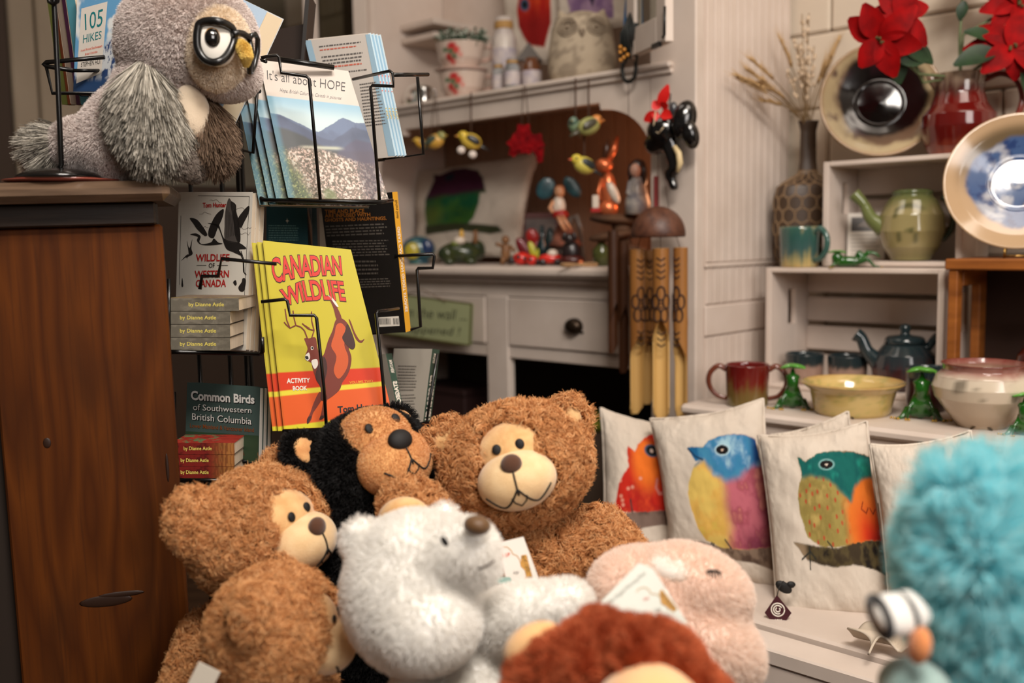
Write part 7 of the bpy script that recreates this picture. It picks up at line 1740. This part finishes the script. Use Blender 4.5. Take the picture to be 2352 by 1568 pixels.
figure('fairy', 'seated fairy figurine with teal wings and red skirt above the stone house', 'figurine', 1284, .08, [('body', [('e', (0, 0, 34), (18, 14, 28), WTE), ('e', (4, -4, 12), (22, 18, 14), RDW)]), ('head', [('e', (2, -2, 72), (14, 13, 16), SKIN), ('e', (2, 3, 78), (15, 12, 13), CLAY('fairy_hair', (150, 84, 48)))]), ('wing', [('e', (-34, 6, 82), (24, 5, 30), TLW, 30)]), ('wing', [('e', (36, 6, 84), (18, 5, 32), TLW, -36)]), ('leg', [('t', [(-2, -14, 8), (4, -26, -8), (16, -26, -30)], [7, 6, 5], SKIN)]), ('leg', [('t', [(8, -14, 8), (16, -28, -6), (30, -26, -26)], [7, 6, 5], SKIN)]), ('arm', [('t', [(-14, -4, 48), (-24, -12, 30), (-16, -18, 18)], 5, SKIN)])], z=CZ+.119)
DW = M('driftwood', (92, 62, 40), .8, col2=(64, 42, 28), scale=12, bump=.3)
Pd = stand(1432, CZ, .07)
figure('driftwood_perch', 'layered brown driftwood piece carrying the doll and copper rabbit', 'driftwood', 1432, .07, [('trunk', [('l', [(0, 0), (36, 0), (24, 30), (20, 70), (30, 100), (0, 104)], DW)]), ('shelf', [('e', (0, 0, 112), (84, 46, 15), DW, 4)]), ('shelf', [('e', (-26, -12, 74), (60, 36, 13), DW, -8)]), ('shelf', [('e', (22, -16, 40), (46, 32, 12), DW, 8)])])
figure('copper_rabbit', 'shiny copper orange rabbit figurine with tall ears on the driftwood', 'figurine', 1398, .06, [('body', [('e', (0, 0, 58), (20, 17, 52), COP), ('e', (-2, -4, 20), (26, 20, 22), COP)]), ('head', [('e', (-10, -4, 126), (22, 17, 17), COP, 10)]), ('ear', [('t', [(0, 0, 136), (14, 2, 164), (24, 2, 196)], [7, 9, 3], COP)]), ('ear', [('t', [(-8, 4, 138), (-4, 6, 166), (0, 6, 190)], [7, 9, 3], CLAY('ear_dark', (70, 40, 26)))]), ('vest', [('e', (12, -14, 58), (12, 10, 30), WTE, -25)]), ('arm', [('t', [(-14, -8, 92), (-26, -16, 62), (-20, -20, 40)], [7, 6, 5], COP)]), ('lantern', [('b', (-40, -26, 20), (-24, -12, 52), WTE), ('b', (-44, -28, 10), (-20, -10, 20), RDW)])], z=CZ+.122)
figure('dress_doll', 'small doll with dark hair and grey white dress on the driftwood', 'doll', 1464, .06, [('dress', [('l', [(0, 0), (32, 0), (30, 30), (20, 70), (15, 88), (0, 92)], CLAY('doll_dress', (176, 168, 158), (120, 118, 124), .8))]), ('head', [('e', (-4, -8, 104), (14, 15, 18), CLAY('doll_face', (204, 160, 140)))]), ('hair', [('e', (2, 2, 114), (20, 17, 19), DKF), ('e', (16, -4, 92), (9, 11, 28), DKF), ('e', (-17, 0, 98), (7, 11, 24), DKF)]), ('arm', [('t', [(-16, -4, 78), (-22, -12, 50), (-8, -20, 40)], [7, 6, 5], CLAY('doll_dress', (176, 168, 158)))])], z=CZ+.125)
b = MB(); b.box((-.006, 0, 0), (.006, .003, .075), M('red_ribbon', (120, 16, 16), .6)); o = b.build('red_ribbon'); o.matrix_world = face(hp(1508, 480, -.016)); tag(o, 'narrow dark red ribbon hanging on the hutch post above the wind chime', 'ribbon')
figure('wooden_figure', 'little tan wooden figure standing at the counter edge', 'figurine', 1162, .03, [('body', [('e', (0, 0, 36), (13, 11, 24), WDF)]), ('head', [('e', (0, -2, 68), (11, 11, 12), WDF)]), ('leg', [('t', [(-6, 0, 22), (-10, -2, 2)], [7, 6], WDF)]), ('leg', [('t', [(6, 0, 22), (12, -2, 2)], [7, 6], WDF)]), ('arm', [('t', [(-10, 0, 52), (-26, -6, 58)], 5, WDF)]), ('arm', [('t', [(10, 0, 52), (24, -6, 38)], 5, WDF)])])
figure('ladybird', 'red ladybird figurine with dark spots at the counter edge', 'figurine', 1198, .02, [('body', [('e', (0, 0, 18), (24, 18, 17), CLAY('bright_red', (206, 40, 30), None, .2))]), ('spot', [('e', (-8, -15, 22), (6, 4, 6), DKF)]), ('spot', [('e', (9, -15, 18), (6, 4, 6), DKF)]), ('head', [('e', (-26, -4, 14), (11, 10, 11), DKF)])])
figure('ladybird', 'second red ladybird figurine, closer to the tan wooden figure\'s right', 'figurine', 1222, .015, [('body', [('e', (0, 0, 14), (16, 14, 14), _mats['bright_red'])]), ('spot', [('e', (-4, -12, 16), (5, 3, 5), DKF)]), ('head', [('e', (14, -4, 11), (8, 8, 8), DKF)])])
figure('red_leaf_figure', 'dark red leaf shaped figure behind the two ladybirds', 'figurine', 1205, .08, [('leaf', [('e', (0, 0, 40), (16, 6, 38), CLAY('deep_red', (110, 20, 28)), -30)]), ('leaf', [('e', (26, -2, 36), (14, 6, 34), CLAY('rose_pink', (170, 60, 66)), 30)]), ('foot', [('l', [(0, 0), (18, 0), (12, 10), (0, 12)], DKF)])])
figure('red_fan', 'round red fan shaped figurine leaning by the fairy house', 'figurine', 1224, .14, [('disc', [('e', (0, 0, 74), (18, 6, 24), RDW, -15)]), ('stem', [('t', [(0, 0, 0), (0, 0, 60)], 5, DKF)])])
figure('toy_car', 'small red and white toy car at the counter edge', 'figurine', 1264, .02, [('body', [('e', (0, 0, 18), (32, 15, 13), _mats['bright_red']), ('e', (6, 0, 30), (15, 12, 12), WTE)]), ('wheel', [('e', (-20, -13, 9), (9, 4, 9), DKF)]), ('wheel', [('e', (18, -13, 9), (9, 4, 9), DKF)])])
figure('dark_bottle', 'slim dark green bottle between the red car and the yellow sprig', 'bottle', 1246, .07, [('body', [('l', [(0, 0), (15, 0), (16, 50), (6, 76), (6, 104), (0, 105)], CLAY('bottle_green', (20, 40, 44), None, .15))])])
figure('yellow_sprig', 'small yellow green sprig beside the dark bottle', 'plant', 1229, .05, [('stem', [('t', [(0, 0, 0), (2, 0, 46)], 3, GC)]), ('leaf', [('e', (-6, 0, 40), (10, 4, 24), CLAY('sprig_yellow', (176, 176, 50)), -20)]), ('leaf', [('e', (10, 0, 34), (8, 4, 20), CLAY('sprig_yellow', (176, 176, 50)), 25)])])
figure('dark_dog', 'dark brown seated dog figurine in front of the fairy house', 'figurine', 1312, .02, [('body', [('e', (0, 0, 32), (26, 18, 32), DKF), ('e', (2, -8, 14), (32, 20, 14), CLAY('dark_red_brown', (70, 24, 20)))]), ('head', [('e', (-4, -10, 68), (15, 15, 15), DKF)]), ('ear', [('e', (-18, -8, 74), (5, 5, 12), DKF, 20)]), ('ear', [('e', (10, -8, 74), (5, 5, 12), DKF, -20)]), ('paw', [('e', (24, -24, 8), (8, 8, 7), COP)])])
figure('grey_cane', 'grey hooked cane shaped figure behind the fairy', 'figurine', 1334, .16, [('shaft', [('t', [(10, 0, 0), (2, 0, 90), (-10, 0, 130), (-26, 0, 120), (-30, 0, 100)], [7, 7, 8, 8, 6], CLAY('grey_clay', (110, 104, 98)))]), ('foot', [('l', [(0, 0), (22, 0), (10, 10), (0, 12)], CLAY('grey_clay', (110, 104, 98)))])])
figure('olive_bottle', 'stubby olive glass bottle at the right end of the nook', 'bottle', 1382, .03, [('body', [('l', [(0, 0), (22, 0), (23, 40), (9, 56), (9, 70), (0, 71)], CLAY('olive_glass', (74, 78, 40), None, .12))])])
P = stand(1330, CZ, -.03); b = MB(); b.tube([P+Vector((.045*math.cos(a_), .012*math.sin(a_)*1.0, .004+.003*math.sin(2*a_))) for a_ in [k*.3 for k in range(21)]], .003, M('rope', (170, 132, 92), .9), 7, True); o = b.build('rope_loop', None, P); tag(o, 'loop of tan rope lying on the hutch counter edge', 'rope')

# lettered board on the drawer
c4 = [hp(x, y, -.048) for x, y in ((880, 670), (1083, 698), (1079, 793), (878, 764))]
bk = Book('wooden_sign', 'pale green lettered wooden sign hanging on the left drawer', [(880, 670), (1083, 698), (1079, 793), (878, 764)], (c4[0].y, c4[1].y, c4[3].y), T=.008, cover=(164, 170, 128), cat='sign', pg=False)
m = I('sign_letter', (40, 44, 30), .8)
bk.text('Mirror on the wall ...', [(838, 698), (1072, 712), (1072, 736), (838, 722)], m, -.005, shear=.2); bk.text('what happened !', [(862, 740), (1058, 752), (1058, 778), (862, 764)], m, -.005, shear=.2)
bk.line([(880, 670), (1083, 698), (1079, 793), (878, 764), (880, 670)], 4, I('sign_edge', (96, 92, 50)), -.0003); bk.done()
b = MB(); q = hp(968, 664, -.050); b.tube([bk.Mi @ hp(925, 678, -.052), bk.Mi @ q, bk.Mi @ hp(1024, 692, -.052)], .0012, M('twine', (110, 84, 58), .9), 6); b.build('twine', bk.t)
# things in the dark lower part of the hutch
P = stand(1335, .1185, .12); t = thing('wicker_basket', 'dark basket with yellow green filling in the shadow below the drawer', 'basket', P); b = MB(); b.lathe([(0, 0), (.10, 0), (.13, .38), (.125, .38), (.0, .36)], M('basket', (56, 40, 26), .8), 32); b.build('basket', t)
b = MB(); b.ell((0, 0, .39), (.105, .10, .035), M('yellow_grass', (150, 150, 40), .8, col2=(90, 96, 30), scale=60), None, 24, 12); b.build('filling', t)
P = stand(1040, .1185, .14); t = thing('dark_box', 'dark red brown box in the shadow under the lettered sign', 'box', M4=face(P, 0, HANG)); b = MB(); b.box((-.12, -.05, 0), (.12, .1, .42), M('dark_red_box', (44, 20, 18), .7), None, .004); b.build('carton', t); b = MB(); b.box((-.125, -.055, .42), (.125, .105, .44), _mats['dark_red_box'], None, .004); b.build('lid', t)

# black ornament on the hutch post
P = hp(1540, 330, -.05); t = thing('black_ornament', 'glossy black hanging figure with a red bloom on the hutch post', 'ornament', P); K_ = M('black_gloss', (12, 11, 12), .14, coat=.8); X = lambda x, y, d=-.05: hp(x, y, d)
s1 = S(1, P.y); b = MB()
b.ell(X(1528, 300), (42*s1, .035, 40*s1), K_); caps(b, X(1530, 310), X(1505, 330), .03, .026, K_); caps(b, X(1540, 330), X(1552, 385), .022, .015, K_); caps(b, X(1552, 385), X(1538, 402), .015, .013, K_); caps(b, X(1536, 398), X(1548, 428), .012, .011, K_); fuse(b, 'body', .005, 4, t, P)
b = MB(); b.ell(X(1572, 275, -.06), (27*s1, .02, 44*s1), K_, rotm(ry=rad(14))); b.ell(X(1586, 308, -.06), (19*s1, .018, 34*s1), K_, rotm(ry=rad(-14))); b.build('wing', t, P)
b = MB(); b.ell(X(1547, 250, -.06), (10*s1, .01, 16*s1), M('grey_gloss', (60, 62, 66), .2, coat=.6)); b.build('head', t, P)
b = MB(); b.tube([X(x, y, -.07) for x, y in ((1549, 336), (1559, 352), (1562, 374), (1556, 396))], [.005, .007, .007, .004], M('ivory', (206, 184, 140), .4), 10); b.build('tusk', t, P)
for k, (x, y, x2, y2) in enumerate(((1515, 245, 1534, 196), (1512, 258, 1478, 278), (1515, 250, 1500, 232), (1520, 258, 1540, 268), (1512, 262, 1505, 276), (1520, 248, 1532, 240))):
    b = MB(); p0, p1 = X(x, y, -.075), X(x2, y2, -.085); blade(b, p0, p1-p0, CAM-p0, (p1-p0).length, .014, M('bloom_red', (206, 26, 22), .5), .2); b.build('petal', t, P)
b = MB(); b.tube([X(1506, 255, -.085), X(1500, 298, -.085), X(1513, 306, -.085)], .0014, M('pale_cord', (190, 170, 140), .8), 6); b.tube([X(1513, 306, -.085), X(1524, 292, -.085)], .0014, _mats['pale_cord'], 6); b.build('cord_bow', t, P)
b = MB(); b.tube([X(1538, 250, -.03), X(1540, 215, -.014)], .0015, BLACKM, 6); b.build('hanger', t, P)

# bamboo wind chime
Dy = -.10; P = hp(1512, 545, Dy); s1 = S(1, P.y)
t = thing('wind_chime', 'bamboo wind chime with coconut dome hanging in front of the hutch post', 'wind chime', P)
b = MB(); R_ = 62*s1; b.lathe([(R_*.97, 0), (R_, .004)]+[(R_*math.cos(a_), .006+.062*math.sin(a_)) for a_ in [k*math.pi/2/12 for k in range(1, 12)]]+[(0.0001, .068)], M('coconut', (96, 60, 44), .45, col2=(70, 42, 32), scale=60, bump=.2), 40); b.lathe([(R_*.9, .002), (R_*.5, .05), (.0001, .06)], M('coconut_inside', (50, 34, 24), .8), 32); b.build('coconut_dome', t)
BAM = M('bamboo', (160, 110, 56), .4, col2=(134, 86, 40), scale=9, stretch=(1, 1, .2), coat=.15); BAMD = M('dark_bamboo', (82, 46, 22), .45, col2=(58, 32, 16), scale=9, stretch=(1, 1, .2)); BURN = M('burnt_mark', (52, 28, 14), .7); BIN = M('bamboo_inside', (206, 166, 100), .6)
def bamboo(x, y0, y1, yc, d, r, dark, side):
    p0 = hp(x, y0, Dy+d); p1 = hp(x, y1, Dy+d); h = p0.z-p1.z; zc_ = h-(p0.z-hp(x, yc, Dy+d).z); mat = BAMD if dark else BAM
    T = Matrix.Translation((p0.x-P.x, p0.y-P.y, p1.z-P.z)) @ Matrix.Rotation(CAMYAW(p0)+side, 4, 'Z'); seg = 20; vs = []; fs = []; n = 26
    # a hollow tube whose front is carved away below zc_
    for i in range(n+1):
        z = h*i/n; cut = max(0., min(1., (zc_+.028-z)/.05)); lim = math.pi*(1-.52*cut)
        if z < .02: lim *= .35+.65*(z/.02)
        for j in range(seg+1):
            a_ = math.pi/2-lim+2*lim*j/seg; rr = r*(1+.05*(abs((z*9) % 1-.5) > .47)); vs.append((rr*math.cos(a_), rr*math.sin(a_), z))
    for i in range(n):
        for j in range(seg):
            k = i*(seg+1)+j; fs.append((k, k+1, k+seg+2, k+seg+1))
    b = MB(); b.add(vs, fs, mat, True, T)
    b.add([(q[0]*.82, q[1]*.82, q[2]) for q in vs], [f[::-1] for f in fs], BIN if not dark else BAMD, True, T)
    m = len(vs); rim = []
    for i in range(n): rim += [(i*(seg+1), (i+1)*(seg+1), m+(i+1)*(seg+1), m+i*(seg+1)), (i*(seg+1)+seg, m+i*(seg+1)+seg, m+(i+1)*(seg+1)+seg, (i+1)*(seg+1)+seg)]
    rim += [(j, m+j, m+j+1, j+1) for j in range(seg)]+[(n*(seg+1)+j, n*(seg+1)+j+1, m+n*(seg+1)+j+1, m+n*(seg+1)+j) for j in range(seg)]
    b.add(vs+[(q[0]*.82, q[1]*.82, q[2]) for q in vs], rim, BIN if not dark else BAMD, False, T)
    o = b.build('bamboo_tube', t)
    if not dark:
        b = MB(); f = lambda u, z: T @ Vector((r*1.02*math.sin(u), -r*1.02*math.cos(u), z))
        zm = h-(p0.z-hp(x, 700, Dy+d).z)
        for k in range(5):
            a_ = k*1.2566+.3; cu, cz = .74*math.cos(a_), zm+.026*math.sin(a_)
            b.tube([f(cu+.46*math.cos(q*.52), cz+.0145*math.sin(q*.52)) for q in range(12)], .0022, BURN, 5, True)
        b.tube([f(.25*math.cos(q*.7), zm+.005*math.sin(q*.7)) for q in range(9)], .0012, BURN, 5, True)
        for dz in (.060, .073, .086, .099, -.060, -.073, -.086): b.tube([f(-.5+.25*q, zm+dz+.003*math.cos(q*1.5)) for q in range(5)], .0018, BURN, 5)
        b.build('burnt_pattern', o)
    b = MB(); b.tube([Vector((p0.x-P.x, p0.y-P.y, p0.z-P.z-.004)), Vector(((p0.x-P.x)*.8, (p0.y-P.y)*.8, .004))], .0009, STRING, 5); b.build('cord', t)
for q in ((1463, 572, 952, 790, -.02, .0172, False, .5), (1518, 570, 966, 760, -.045, .0180, False, 0.), (1563, 568, 972, 800, -.02, .0155, False, -.6), (1408, 530, 812, 720, .0, .0125, True, .6), (1432, 556, 858, 730, .02, .0125, True, .3), (1488, 575, 930, 800, .03, .014, False, .3)): bamboo(*q)
b = MB(); b.tube([hp(1512, 300, -.018)-P, (0, 0, .066)], .0012, STRING, 5); b.tube([hp(1512, 302, -.018)-P, (R_*.4, 0, .058)], .0007, STRING, 5); b.build('hanging_cord', t)
